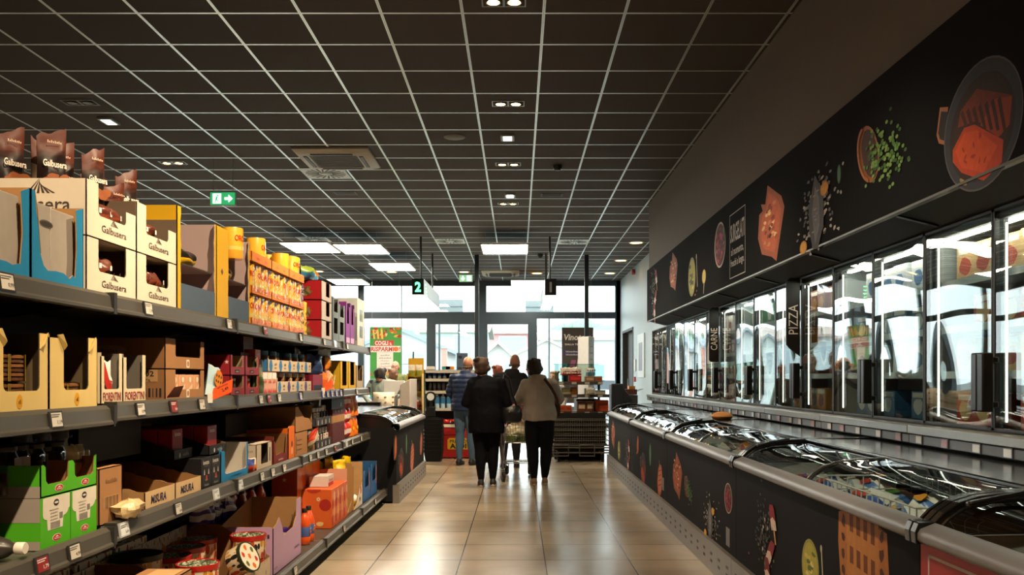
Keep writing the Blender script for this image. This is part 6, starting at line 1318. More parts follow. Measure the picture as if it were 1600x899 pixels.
# ================================================================== printed food pictures (flat prints on banner and freezer fronts)
def food(mb, kind, o, r, s, seed=0):
    rg = random.Random(seed); n = [0]; o = V(o)
    st = random.getstate(); random.seed(seed); ax = dict(pizza=1.95, fish=2.0, berries=1.45, peas=1.8, bowl=1.7, spoon=2.3, pops=2.0, steak=1.5, carrot=1.8, leaf=1.5, lemon=1.2, waffle=1.1).get(kind, 1.)
    mb.shape(ell(s*ax*(.25 if kind == 'pops' else .36), s*.5, 24), o, r, ZU, BANM if o.z > 2 else CH, .0003)
    def S(pts, c, rough=.7, var=.25):
        c = '#%02x%02x%02x' % tuple(min(240, int(int(c[i:i+2], 16) * 1.06)) for i in (1, 3, 5))
        n[0] += 1; mb.shape([(x*s*ax, y*s) for x, y in pts], o, r, ZU, M(c, rough, var=var, scale=30), .0006 + n[0]*.00005)
    if kind == 'pan':
        S([(-.50,.30),(-.64,.34),(-.70,.12),(-.66,.04),(-.56,.0)], '#8a5a3c'); S([(-.50,.26),(-.62,.30),(-.67,.13),(-.64,.07),(-.55,.03)], '#131315')
        S(ell(.57, .5, 40), '#4a4a50'); S(ell(.555, .485, 40), '#262a33'); S(ell(.47, .41, 36, cy=-.02), '#241511'); S(ell(.40, .34, 36, cy=-.03), '#2f1912')
        S([(-.30,.20),(-.05,.30),(.42,.10),(.40,-.10),(.28,-.16),(-.05,.05),(-.34,.08)], '#6d2c14'); S([(.2,.14),(.43,.09),(.40,-.11),(.25,-.16),(.0,.0)], '#8d3616')
        for q in range(7): S([(-.3+q*.09,.18-q*.01),(-.26+q*.09,.2-q*.01),(-.18+q*.09,.04-q*.03),(-.22+q*.09,.04-q*.03)], '#3a1a10')
        S([(-.42,-.08),(-.24,.05),(-.08,.03),(.32,-.20),(.30,-.36),(.05,-.44),(-.28,-.30),(-.42,-.18)], '#a83a12'); S([(-.38,-.10),(-.24,.01),(-.05,-.02),(.24,-.22),(.05,-.38),(-.28,-.26)], '#b84618')
        for q in range(10): S(blob(.03, .012, 8, .3, rot=rg.uniform(0, 180), cx=rg.uniform(-.3,.15), cy=rg.uniform(-.3,-.06)), '#8a2c0e')
        S(blob(.07, .02, 10, .3, rot=-30, cx=-.25, cy=-.38), '#8a7a3a')
    elif kind == 'peas':
        S(ell(.17, .40, 28, 12, cx=-.22), '#8a5433'); S(ell(.13, .34, 26, 12, cx=-.20), '#3a2418')
        for q in range(150):
            t = rg.random(); x = -.2 + t*.5 + rg.gauss(0, .06); y = (-.25*t + rg.gauss(0, .17)); S(ell(.022, .025, 7, cx=x, cy=y), rg.choice(['#3f6a2c', '#56803a', '#2f5222', '#6a8f48']))
        S(ell(.17, .40, 24, 12, 95, 250, cx=-.22)[::1] + ell(.14, .35, 24, 12, 95, 250, cx=-.22)[::-1], '#9a6038')
    elif kind == 'fish':
        for q in range(130): S(blob(.026, .02, 6, .4, rot=q*31, cx=rg.gauss(0, .17), cy=rg.gauss(0, .22)), rg.choice(['#8f8e8c', '#b3b2ae', '#6a6a6a', '#55555a']))
        S([(-.06,-.46),(.03,-.47),(.13,-.2),(.12,.15),(.03,.36),(-.03,.46),(-.07,.30),(-.14,.1),(-.13,-.2)], '#4a4c52'); S([(-.02,-.40),(.06,-.2),(.05,.15),(-.02,.32),(-.08,.0)], '#73767c')
        for q in range(8): S(blob(.03, .012, 6, .3, cx=rg.uniform(-.06,.06), cy=rg.uniform(-.3,.25)), '#8f9196')
        S(ell(.07, .085, 18, cx=.14, cy=.22), '#c98a1e'); S(ell(.055, .07, 18, cx=.14, cy=.22), '#d9a63c'); S(ell(.07, .085, 18, cx=-.24, cy=-.38), '#c98a1e'); S(ell(.055, .07, 18, cx=-.24, cy=-.38), '#dca83a')
    elif kind == 'pizza':
        S([(-.05,.5),(.24,.25),(.30,.1),(.22,-.2),(.14,-.5),(.04,-.42),(-.18,-.33),(-.27,-.1),(-.24,.2),(-.16,.22),(-.2,.32),(-.1,.28)], '#8e4a22', var=.3)
        S([(-.03,.42),(.18,.22),(.23,.08),(.17,-.2),(.1,-.38),(-.14,-.27),(-.21,-.08),(-.17,.16),(-.08,.2)], '#a8522a', var=.4)
        for q in range(26): S(blob(.035, .026, 7, .4, cx=rg.uniform(-.17,.17), cy=rg.uniform(-.27,.3)), rg.choice(['#c9a06a', '#d8b27c', '#7a2a18', '#2f1c14', '#8e3a20', '#b5764a']))
    elif kind == 'berries':
        S(ell(.36, .5, 30), '#b3a99c'); S(ell(.32, .46, 30), '#5a1f28')
        for q in range(46):
            a, b = rg.uniform(0, 6.28), math.sqrt(rg.random()); S(ell(.045, .05, 9, cx=.28*b*math.cos(a), cy=.40*b*math.sin(a)), rg.choice(['#8e1f34', '#a8283a', '#5a1632', '#6d2a4a', '#b5475a']))
        S([(.22,.40),(.33,.2),(.34,.02),(.28,.1),(.18,.3)], '#4f6a34')
    elif kind == 'bowl':
        S(ell(.27, .5, 30), '#8d8f4a'); S(ell(.23, .44, 30), '#a8a545')
        for q in range(12): S(blob(.06, .05, 9, .3, cx=rg.uniform(-.13,.13), cy=rg.uniform(-.3,.3)), rg.choice(['#5d6b2a', '#c3bb62', '#3f4a22', '#d2c97c']))
        S([(.33,.45),(.36,.46),(.42,-.3),(.39,-.34)], '#b5b0a4'); S(ell(.03, .07, 10, cx=.34, cy=.44), '#b5b0a4'); S(blob(.05,.03,8,cx=.25,cy=-.5), '#8a4a22'); S(blob(.03,.03,8,cx=.36,cy=-.42), '#8a4a22')
    elif kind == 'spoon':
        S(ell(.16, .3, 22, cy=.2), '#9d8f4a'); S(ell(.13, .26, 22, cy=.2), '#c3b25a'); S([(-.02,-.1),(.03,-.1),(-.03,-.5),(-.06,-.5)], '#a8a49c')
    elif kind == 'lemon':
        S(ell(.42, .5, 24), '#c98a1e'); S(ell(.36, .43, 24), '#e0b44a'); 
        for q in range(8): S([(0,0),(.32*math.cos(R(45*q+4)),.39*math.sin(R(45*q+4))),(.32*math.cos(R(45*q+38)),.39*math.sin(R(45*q+38)))], '#e3c05c')
    elif kind == 'pops':
        for q in range(120): S(blob(.014, .018, 6, .4, cx=rg.gauss(-.12, .08), cy=rg.gauss(0, .22)), rg.choice(['#3a3a3e', '#4a4a50', '#2c2c30', '#56565c']))
        for (cx, cy, rt, c1) in ((.08, .22, 12, '#8e1f2c'), (.02, -.20, -22, '#8e2234'), (-.03, -.44, 6, '#7a1a2a')):
            c, q = math.cos(R(rt)), math.sin(R(rt)); T = lambda pts: [(cx + x*c - y*q, cy + x*q + y*c) for x, y in pts]
            S(T([(-.012,-.28),(.012,-.28),(.012,-.1),(-.012,-.1)]), '#c99a62'); S(T([(-.05,-.12),(.05,-.12),(.05,.12),(.03,.17),(-.03,.17),(-.05,.12)]), '#d9c7c0'); S(T([(-.05,.0),(.0,.03),(.05,-.02),(.05,.12),(.03,.17),(-.03,.17),(-.05,.12)]), c1)
        for q in range(10): S(blob(.016, .022, 6, .3, cx=rg.gauss(-.04, .12), cy=rg.gauss(0, .25)), rg.choice(['#6a7a3a', '#8e2a3a', '#a8a29a', '#c9c4bc']))
    elif kind == 'carrot':
        S(blob(.17, .42, 16, .1, rot=-6), '#a8501c'); S(blob(.1, .3, 14, .15, cx=.02), '#c4652a'); S([(-.12,-.2),(-.24,-.4),(-.2,-.46),(-.05,-.3)], '#a8501c')
    elif kind == 'leaf':
        S(ell(.18, .5, 22), '#2f5a3c'); S(ell(.12, .42, 20), '#437a50'); S([(-.01,-.45),(.01,-.45),(.01,.4),(-.01,.4)], '#7aa07c')
    elif kind == 'steak':
        S(blob(.28, .48, 22, .06, rot=-14), '#9a5038'); S(blob(.22, .40, 20, .08, rot=-14), '#b8694a')
        for q in range(4): S([(-.18,-.2+.14*q),(.17,-.1+.14*q),(.17,-.07+.14*q),(-.18,-.17+.14*q)], '#6d2f20')
        S(blob(.05,.09,8,.3,cx=-.05,cy=.5), '#3f5a2c')
    elif kind == 'waffle':
        S([(-.46,.46),(-.3,.5),(.0,.48),(.2,.49),(.42,.44),(.46,.1),(.42,-.2),(.45,-.5),(.1,-.52),(-.2,-.5),(-.44,-.5),(-.42,-.1),(-.47,.2)], '#6d3c1c', var=.4)
        S([(-.46,.46),(-.3,.5),(-.3,-.5),(-.44,-.5),(-.42,-.1),(-.47,.2)], '#a86a34'); S([(.28,.45),(.42,.44),(.46,.1),(.42,-.2),(.45,-.5),(.28,-.5)], '#a86a34')
        for q in range(5): S([(-.30+q*.13,.48),(-.24+q*.13,.48),(-.22+q*.13,-.5),(-.28+q*.13,-.5)], '#b5793f')
        for q in range(4): S([(-.3,.34-q*.26),(.3,.30-q*.26),(.3,.18-q*.26),(-.3,.22-q*.26)], '#b5793f')
        for x in (-.36, .34):
            for q in range(7): S(blob(.035,.05,7,.4,cx=x,cy=.4-q*.14), rg.choice(['#3a1a16', '#c08a4e', '#4a221a']))
    random.setstate(st)
# ================================================================== banner over the frozen food wall
XBN = 2.005
mb = MB(); mb.box((XBN, -1.5, 2.235), (XBN + .03, 13.4, 3.026), BANM); mb.box((XBN - .006, -1.5, 2.225), (XBN + .03, 13.4, 2.237), M('#5a5850', .4, .5))
ban = thing(mb, 'hanging_banner', 'long black food banner above the freezer doors', 'banner', smooth=0)
def ban_at(px, py): D = XBN * F / (px - 809); return (XBN, D, Z_at(py, D))
for k, px, py, s, nm in (('pan', 1532, 196, .56, 'salmon pan'), ('peas', 1377, 228, .44, 'peas'), ('fish', 1277, 330, .54, 'fish'), ('pizza', 1203, 350, .64, 'pizza'), ('berries', 1125, 383, .45, 'berries'), ('spoon', 1100, 440, .26, 'spoon'), ('bowl', 1081, 433, .45, 'green bowl'), ('pizza', 1052, 425, .52, 'pizza'), ('pops', 1024, 452, .70, 'popsicles'), ('leaf', 1311, 272, .12, 'sprig')):
    mb = MB(); food(mb, k, ban_at(px, py), NYR, s, int(px)); mb.build('food_print', ban, smooth=0)
mb = MB(); c = V(ban_at(1152, 380)); w_, h = .56, .60; PW = M('#c9c6c0', .6)
for a, b in (((-w_/2, -h/2), (w_/2, -h/2 + .008)), ((-w_/2, h/2 - .008), (w_/2, h/2)), ((-w_/2, -h/2), (-w_/2 + .01, h/2)), ((w_/2 - .01, -h/2), (w_/2, h/2))):
    mb.shape([(a[0], a[1]), (b[0], a[1]), (b[0], b[1]), (a[0], b[1])], c, NYR, ZU, PW)
mb.text('SURGELATI', c + ZV*.115, NYR, ZU, .50, .17, PW, .02); mb.text('al momento,', c - ZV*.06, NYR, ZU, .44, .085, PW, .01); mb.text('freschi a lungo.', c - ZV*.17, NYR, ZU, .48, .09, PW, .01)
mb.build('lettering', ban, smooth=0)
mb = MB(); CAN = M('#121213', .7)
mb.panel([(2.04, -1.5, 2.235), (2.27, -1.5, 2.175), (XR_W - .01, -1.5, 2.175), (XR_W - .01, -1.5, 2.22), (2.04, -1.5, 2.26)], (0, 14.9, 0), CAN)
cano = thing(mb, 'canopy', 'dark sloping canopy strip between banner and freezer doors', 'canopy', smooth=0)
for q in range(9):
    mb = MB(); yy = 13.1 - q*1.41; mb.panel([(2.04, yy, 2.231), (2.26, yy, 2.176), (2.26, yy, 2.168), (2.04, yy, 2.223)], (0, .03, 0), M('#111113', .3)); mb.build('joint_strip', cano, smooth=0)
# ================================================================== upright freezer cabinets
XG = 2.30; CW = 1.412; Y0C = 3.47
DG = glass('door_glass', '#e9f2f0', wave=WAVE, wscale=1.3, boost=1.7)
CAB = M('#2a2b2d', .5); SHF = M('#b8bcbc', .4, .3); HND = M('#131314', .35); LED = E('#fff4e2', LEDS * .4); RAILS = M('#9aa09f', .35, .6)
boxcols = [('#b8442a', '#d9b27a'), ('#3a6a9a', '#d0d4d8'), ('#c98a3a', '#7a2a1c'), ('#d8d4cc', '#3f7a4a'), ('#a8302a', '#e0d8d0'), ('#d9a04a', '#a83a22'), ('#7a9ab0', '#e0e2e0'), ('#8e5a34', '#d8c29a')]
foodk = ['fish boxes', 'vegetable packs', 'pastry packs', 'pizza boxes', 'meat packs', 'snack packs', 'ice cream boxes', 'bread packs']
unit_names = ['closest freezer cabinet with its handle pair at the frame edge', 'freezer cabinet second from the frame edge', 'freezer cabinet behind the flag sign reading pizza', 'freezer cabinet between the two flag signs', 'freezer cabinet behind the flag sign reading carne', 'freezer cabinet just past the flag sign reading carne', 'freezer cabinet second from the checkout end', 'freezer cabinet at the checkout end of the row']
proto_door = None
for u in range(8):
    y0 = Y0C + u*CW; e = empty('freezer_cabinet', unit_names[u], 'freezer', (XG, y0, 0), group='upright freezer cabinets'); w_ = CW
    mb = MB(); mb.box((.02, 0, .93), (.5, w_, 1.10), CAB); mb.box((.02, 0, 2.12), (.5, w_, 2.17), CAB); mb.box((.46, 0, 1.1), (.5, w_, 2.12), M('#c4c8c8', .4)); mb.box((.02, 0, 1.1), (.46, .02, 2.12), M('#9aa0a0', .4)); mb.box((.02, w_ - .02, 1.1), (.46, w_, 2.12), M('#9aa0a0', .4)); mb.build('cabinet_body', e, smooth=0)
    for k in range(3):
        z = 1.36 + k*.25; mb = MB(); mb.box((.09, .03, z), (.45, w_ - .03, z + .012), SHF); mb.box((.08, .03, z - .01), (.09, w_ - .03, z + .03), SHF); mb.build('shelf', e, smooth=0)
    for yy in (.035, w_/2, w_ - .035):
        mb = MB(); mb.box((.035, yy - .022, 1.1), (.06, yy + .022, 2.12), CAB); m_ = mb.build('mullion', e, smooth=0)
        mb = MB(); 
        mb.box((.044, yy - .029, 1.14), (.053, yy - .0225, 2.10), LED)
        mb.build('led_strip', m_, smooth=0)
    mb = MB(); mb.box((.07, .08, 2.108), (.10, w_ - .08, 2.119), E('#fff4e2', LEDS * 3)); mb.build('led_strip', e, smooth=0)  # extra strip added out of sight under the header to brighten the contents
    for d in range(2):
        dw = w_/2 - .006; ya = .003 + d*w_/2
        if proto_door is None or True:
            mb = MB(); mb.box((.0, 0, 1.105), (.012, dw, 2.165), DG); dr = mb.build('door', e, loc=(0, ya, 0), smooth=0)
            mb = MB(); t = .012
            for a, b in (((.0, 1.10), (dw, 1.112)), ((0, 2.155), (dw, 2.168)), ((0, 1.1), (t, 2.168)), ((dw - t, 1.1), (dw, 2.168))): mb.box((-.004, a[0], a[1]), (.02, b[0], b[1]), CAB)
            mb.build('door_frame', dr, smooth=0)
            mb = MB(); yh = dw - .045 if d == 0 else .005
            yh -= .01; mb.box((-.085, yh, 1.19), (-.03, yh + .055, 1.475), HND); mb.box((-.04, yh + .008, 1.21), (.0, yh + .032, 1.24), HND); mb.box((-.04, yh + .008, 1.425), (.0, yh + .032, 1.455), HND)
            mb.build('handle', dr, bevel=.008, seg=3)
    mb = MB(); mb.box((-.10, 0, 1.04), (.02, w_, 1.09), RAILS); mb.box((-.09, 0, .985), (-.06, w_, 1.04), M('#4a4f52', .4)); pr = mb.build('price_rail', e, bevel=.006)
    for q in range(5):
        mb = MB(); yy = .12 + q*.27 + random.uniform(-.05, .05); mb.box((-.095, yy, .99), (-.088, yy + .075, 1.038), M('#3a3a3c', .3)); mb.box((-.0965, yy + .006, .995), (-.0945, yy + .069, 1.033), M('#c3c6c6', .12) if q % 3 else M('#9a6a6c', .2)); mb.build('price_tag', pr, smooth=0)
    # contents
    bc = boxcols[u]
    ub = ['closest freezer cabinet', 'second freezer cabinet', 'pizza flag cabinet', 'cabinet between the flags', 'carne flag cabinet', 'cabinet past the carne flag', 'last but one freezer cabinet', 'last freezer cabinet'][u]
    first = {}
    for lv in range(4):
        z = 1.102 if lv == 0 else 1.373 + (lv - 1)*.25; cn = -1
        for q in range(6):
            if (lv*6 + q + u) % 7 == 3: continue
            kk = (lv + u) % 2; yy = y0 + .07 + q*.215
            cn = cn + 1; lb = 'frozen food box, %s along the %s shelf of the %s' % (ORD[cn], ['bottom', 'second', 'third', 'top'][lv], ub)
            hh = .17 + .03*((q + lv) % 2)
            if (kk, lv) in first: c_ = copy_tree(first[(kk, lv)], (XG + .12 + .02*(q % 2), yy, z), 0, lb)
            else:
                mb = MB(); c1, c2 = M(bc[(lv) % 2], .45, var=.3, scale=10), M(bc[(lv + 1) % 2], .45, var=.3, scale=10)
                mb.box((0, 0, 0), (.28, .19, hh), c1); mb.shape(blob(.06, .05, 12, .15), (0, .095, hh*.45), NYR, ZU, c2, .001); mb.shape(rect(.15, .03, 0, hh*.36), (0, .095, hh*.5), NYR, ZU, M('#e0dcd4', .5), .001)
                first[(kk, lv)] = thing(mb, 'frozen_box', lb, 'box', (XG + .12, yy, z), group='frozen food boxes in the %s' % ub, bevel=.004)
    if u == 7:
        mb = MB(); mb.box((.0, w_ + .002, .93), (.5, w_ + .03, 2.17), CAB); mb.build('end_panel', e, smooth=0)
# flag signs
for nm, D in (('PIZZA', 7.0), ('CARNE', 9.82)):
    mb = MB(); z0, z1 = (1.57, 2.165) if nm == 'PIZZA' else (1.54, 2.16); D = Y0C + CW*(2.5 if nm == 'PIZZA' else 4.5); x0, x1 = XG - .125, XG - .012; FS = M('#1d1a1a', .4)
    pr = [(x0, z0 + (.06 if nm == 'PIZZA' else .02)), (x0 + .02, z0 + (.03 if nm == 'PIZZA' else 0)), (x1, z0 - (.04 if nm == 'PIZZA' else 0)), (x1, z1), (x0 + .03, z1), (x0, z1 - .03)]
    mb.panel([(x, D, z) for x, z in pr], (0, .012, 0), FS); mb.text(nm, ((x0+x1)/2, D, z0 + .26), ZU, V((-1,0,0)), .24 if nm == 'PIZZA' else .25, .075, M('#eee6da', .5), .0)
    mb.box((x1, D, z1 - .1), (XG - .002, D + .012, z1 - .06), FS); thing(mb, 'flag_sign', 'dark vertical flag sign reading %s on the freezer doors' % nm.lower(), 'sign', bevel=.002, smooth=0)
# ================================================================== chest freezers
LIDG = glass('lid_glass', '#e6efee', wave=.25, wscale=2.5, boost=1.1)
CH = M('#141417', .8, var=.08, scale=4, spec=.2); KICK = M('#8d8880', .4, .5, var=.08, scale=8); RAILG = M('#8b8d92', .42, .25); ARC = M('#161617', .25); LINER = M('#c9cfd0', .4); BASK = M('#d8dcdc', .4)
LP = [(.03,.85),(.06,.882),(.11,.916),(.18,.938),(.28,.951),(.42,.958),(.60,.962),(.82,.966)]
bagc = [('#cfd6dc', '#2a55a8'), ('#d8d8d4', '#b33a2a'), ('#4a6fa8', '#d0d8e0'), ('#c9862a', '#8e2a1c'), ('#7a9a5a', '#d8d8c8'), ('#d9d2c4', '#5a3a2a'), ('#8a2a2a', '#d8c8b8')]
def chest(y0, y1, xf, s, name, front=None, prints=(), nb=10, seed=0, depth=.88, basket=False):
    e = empty('chest_freezer', name, 'freezer', (xf, y0, 0), group='chest freezers'); w_ = y1 - y0 - .006
    P = lambda a, y, z: (s*a, y, z)
    def bx(mb, a, b, m, ms=None):
        x0, x1 = sorted((s*a[0], s*b[0])); mb.box((x0, a[1], a[2]), (x1, b[1], b[2]), m)
    mb = MB(); bx(mb, (.04, 0, .02), (depth, w_, .58), CH); bx(mb, (.0, 0, .2), (.05, w_, .796), front or CH); bx(mb, (.05, 0, .58), (.09, w_, .80), LINER); bx(mb, (depth - .06, 0, .58), (depth, w_, .95), CH)
    bx(mb, (.09, 0, .58), (depth - .06, .05, .82), LINER); bx(mb, (.09, w_ - .05, .58), (depth - .06, w_, .82), LINER); bx(mb, (.02, -.001, .2), (depth, .012, .82), CH); bx(mb, (.02, w_ - .012, .2), (depth, w_ + .001, .82), CH); mb.build('body', e, smooth=0)
    mb = MB(); bx(mb, (-.03, 0, .0), (.04, w_, .21), KICK)
    k = int(w_/.21)
    for q in range(k):
        for r_ in range(2):
            for c in range(3): yy = .08 + q*w_/k + c*.022; zz = .07 + r_*.05; bx(mb, (-.0308, yy, zz), (-.0295, yy + .012, zz + .02), BLACK)
    mb.build('kick_plate', e, smooth=0)
    prof = [(-.02,.795),(-.03,.806),(-.029,.828),(-.02,.842),(.03,.862),(.055,.852),(.055,.795)]
    mb = MB(); mb.panel([P(a, 0, z) for a, z in prof], (0, w_, 0), RAILG); mb.build('front_rail', e, smooth=60)
    for yy, t in ((0, .04), (w_ - .04, .04)):
        mb = MB(); top = [(a, z + .014) for a, z in LP]; bot = [(a, z - .028) for a, z in LP[::-1]]
        mb.panel([P(a, yy, z) for a, z in [(.0,.79),(-.034,.79),(-.037,.83),(-.024,.862)] + top + [(depth,.982),(depth,.93)] + bot + [(.05,.82)]], (0, t, 0), ARC); mb.build('end_arc', e, smooth=0, bevel=.006)
        mb = MB(); mb.panel([P(a, yy if yy == 0 else yy + t - .012, z) for a, z in [(.05,.745)] + [(a, z - .02) for a, z in LP] + [(depth,.94),(depth,.745)]], (0, .012, 0), ARC); mb.build('end_panel', e, smooth=0)
    for d in range(2):
        ya = .06 + d*(w_ - .12)/2 - (.02 if d else 0); yb = ya + (w_ - .12)/2 + .02; dz = .004 if d == 0 else -.005
        mb = MB(); L = [(a, z + dz) for a, z in LP[:6]]
        vs = []; fs = []; nn = len(L)
        for yy in (ya, yb): vs += [P(a, yy, z) for a, z in L]
        fs = [(i, i+1, nn+i+1, nn+i) for i in range(nn-1)]; mb.add(vs, fs, LIDG); lid = mb.build('glass_lid', e, smooth=80)
        for yy in (ya, yb - .016):
            mb = MB(); mb.panel([P(a, yy, z + .004) for a, z in L] + [P(a, yy, z - .006) for a, z in L[::-1]], (0, .016, 0), M('#8f9496', .25, .7) if (d == 0 and yy > ya) else ARC); mb.build('lid_frame', lid, smooth=0)
        if d == 1:
            mb = MB(); mb.panel([P(.10, yb - .07, .925), P(.30, yb - .07, .97), P(.30, yb - .07, .985), P(.10, yb - .07, .945)], (0, .03, 0), ARC); mb.build('lid_handle', lid, bevel=.006)
    mb = MB(); bx(mb, (.42, .0, .955), (depth, w_, .972), M('#1f2325', .18)); mb.build('back_cover', e, bevel=.006)
    for (kk, yy, z, sz) in prints:
        mb = MB(); food(mb, kk, (0, yy - y0, z), NYR if s > 0 else YR, sz, int(yy*100)); mb.build('food_print', e, smooth=0)
    return e
def fill_chest(y0, y1, xf, s, where, nb, seed, cols=None, top=.0):
    rg = random.Random(seed)
    for q in range(nb):
        c1, c2 = rg.choice(cols or bagc); mb = MB(); ya = y0 + .25 + (y1 - y0 - .5)*q/(max(1, nb - 1)); row = q % 2
        pouch(mb, .24, .2, .11, [(.35, M(c1, .3, var=.25)), (.6, M(c2, .3, var=.25)), (1, M(c1, .3, var=.25))], seed=seed + q, kind='pillow', crump=.018); mb.shape(blob(.05, .03, 10, .3), (.05, 0, .1), YR, ZU, M(rg.choice(['#b33a2a', '#d9a03a', '#3f7a3a', '#e4e4e0']), .4), .012)
        o = thing(mb, 'frozen_bag', 'frozen food bag in the %s, %s along' % (where, ORD[q]), 'bag', (xf + s*(.22 + .2*row), ya, .70 + top), rot=(0, R(-70 + rg.uniform(-15, 15)), R(rg.uniform(-25, 25) + (180 if s > 0 else 0))))
seams = [.45, 2.965, 5.465, 7.985, 10.5, 13.1]
REDP = M('#b3261a', .5)
RX = 1.38
def fp(k, px, py, sz): D = RX * F / (px - 809); return (k, D, Z_at(py, D), sz)
c1 = chest(seams[0], seams[1], RX, 1, 'chest freezer with the red front at the frame edge', REDP)
mb = MB(); o = V((0, 1.27, .50)); PWT = M('#d8c8bc', .6)
for a, b in (((-1.185,.25),(1.185,.26)), ((-1.185,-.26),(1.185,-.25)), ((-1.185,-.26),(-1.175,.26)), ((1.175,-.26),(1.185,.26))): mb.shape([(a[0],a[1]),(b[0],a[1]),(b[0],b[1]),(a[0],b[1])], o, NYR, ZU, PWT)
mb.build('print_outline', c1, smooth=0)
chest(seams[1], seams[2], RX, 1, 'chest freezer with the large pie print and the wire basket, second from the frame edge', prints=[('waffle', 3.46, .55, .50), fp('bowl', 1266, 886, .26), fp('pops', 1203, 838, .46)])
chest(seams[2], seams[3], RX, 1, 'chest freezer with the fish and round berry prints, third from the frame edge', prints=[fp('berries', 1138, 779, .20), fp('fish', 1111, 812, .32), fp('peas', 1077, 763, .22), fp('pizza', 1058, 743, .40)])
chest(seams[3], seams[4], RX, 1, 'chest freezer with the steak and carrot prints, fourth from the frame edge', prints=[fp('steak', 1031, 751, .33), fp('leaf', 1016, 711, .24), fp('pan', 1005, 733, .36), fp('carrot', 996.5, 696, .26)])
chest(seams[4], seams[5], RX, 1, 'chest freezer at the checkout end of the row with a pizza print by its corner', prints=[fp('pops', 982, 712, .52), fp('bowl', 967, 704, .26), fp('pizza', 958, 679, .42)])
for k, (yy, zz) in enumerate(((5.62, .30), (8.15, .34))):
    mb = MB(); mb.box((RX - .002, yy, zz), (RX, yy + .1, zz + .12) , M('#6d6a66', .4)); 
    thing(mb, 'rating_plate', ['small grey plate low beside the fish print', 'small grey plate low beside the steak print'][k], 'plate', (0, 0, -.05), smooth=0)
fill_chest(seams[0] + .6, seams[1] - .45, RX, 1, 'red fronted freezer', 5, 401, [('#8a8f96', '#3a3a40'), ('#c9862a', '#b3541c'), ('#9a8a74', '#5a4a3a')], .03)
fill_chest(seams[1], seams[2], RX, 1, 'wire basket chest freezer', 14, 431, [('#d6dde2', '#2a55a8'), ('#dfe3e3', '#9ab0c0'), ('#dfe3e3', '#4a7ac0')], .0)
fill_chest(seams[2], seams[3], RX, 1, 'fish print chest freezer', 8, 461)
fill_chest(seams[3], seams[4], RX, 1, 'steak print chest freezer', 8, 491)
fill_chest(seams[4], seams[5], RX, 1, 'last aisle chest freezer', 8, 521)
# pizza box on its bags, wire basket
mb = MB(); solid(mb, .3, .3, .03, M('#b88a5a', .6)); mb.shape(ell(.12, .12, 24), (-.15, .15, .03), XR, YR, M('#c9701e', .5, var=.3, scale=30), .001)
for q in range(9): mb.shape(blob(.02, .018, 8, .3), (-.15 + .07*math.cos(q), .15 + .07*math.sin(q*1.7), .03), XR, YR, M(['#e0a03c', '#a8401c', '#4a6a2a'][q % 3], .5), .0016 + q*.0002)
thing(mb, 'pizza_box', 'orange printed pizza box under the glass of the red fronted freezer', 'box', (RX + .50, 2.50, .80), rot=(R(-4), R(-14), R(6)), bevel=.002)
mb = MB(); ya, yb = 3.25, 4.35; xa, xb = RX + .12, RX + .68
for z in (.60, .665, .73, .795, .862): mb.path([(xa, ya, z), (xa, yb, z), (xb, yb, z), (xb, ya, z)], .004, BASK, 5, True)
k = int((yb - ya)/.055)
for q in range(k + 1):
    y = ya + (yb - ya)*q/k
    for x in (xa, xb): mb.tube((x, y, .60), (x, y, .862), .0032, BASK, n=5)
    mb.tube((xa, y, .60), (xb, y, .60), .0022, BASK, n=5)
for q in range(8):
    x = xa + (xb - xa)*q/7
    for y in (ya, yb): mb.tube((x, y, .60), (x, y, .862), .0032, BASK, n=5)
thing(mb, 'wire_basket', 'white wire basket inside the chest freezer with the pie print', 'basket', smooth=0)
mb = MB(); mb.ball((0, 0, .035), (.10, .09, .045), M('#c98a4a', .6, var=.2)); thing(mb, 'bread_roll', 'tan bread roll left on the lid of the third chest freezer', 'bread', (RX + .50, 7.95, .968))
# left promo chest freezer
LX = -1.31
def fl(k, px, py, sz): D = LX * F / (px - 809); return (k, D, Z_at(py, D), sz)
chest(9.33, 12.05, LX, -1, 'chest freezer standing at the end of the tall shelves', prints=[fl('carrot', 618, 700, .28), fl('pan', 627, 724, .34), fl('leaf', 635, 694, .24), fl('steak', 644, 716, .40), fl('steak', 658, 694, .32)])
fill_chest(9.33, 12.05, LX, -1, 'chest freezer at the shelf end', 7, 551)
mb = MB(); mb.box((-3.2, 12.12, 0), (-1.95, 12.22, 1.02), M('#1a1a1c', .4)); mb.box((-3.22, 12.1, .95), (-1.93, 12.24, 1.02), M('#121213', .3)); thing(mb, 'low_partition', 'low black panel behind the chest freezer by the shelves', 'panel', bevel=.004)
# ================================================================== checkout side, left
def snap(px, D): return X_at(px, D)
e = empty('checkout_counter', 'checkout counter with a pale belt in front of the cashier', 'counter', (-2.35, 13.2, 0))
mb = MB(); mb.box((-.75, 0, 0), (.30, .86, .80), M('#3a3b3e', .5)); mb.build('body', e, bevel=.01)
mb = MB(); mb.box((-.65, .05, .80), (.22, .84, .825), M('#4a4c50', .5)); mb.build('belt', e)
mb = MB(); mb.box((.22, 0, .80), (.30, .86, .84), M('#b9bcbc', .4, .5)); mb.box((-.75, 0, .80), (-.67, .86, .84), M('#b9bcbc', .4, .5)); mb.build('edge_rail', e)
mb = MB(); D = 13.6; xa, xb = snap(627, D), snap(641, D); mb.panel([(xa - .02, D, 0), (xb, D, 0), (xb, D, Z_at(592, D)), (xa - .02, D, Z_at(602, D))], (0, .9, 0), M('#b9b2ad', .5)); thing(mb, 'screen_panel', 'pale grey privacy panel beside the cashier', 'panel', bevel=.01)
mb = MB(); x = snap(601, 13.4); pouch(mb, .34, .30, .2, [(1, M('#e6dfd0', .5))], seed=601, crump=.01, kind='pillow')
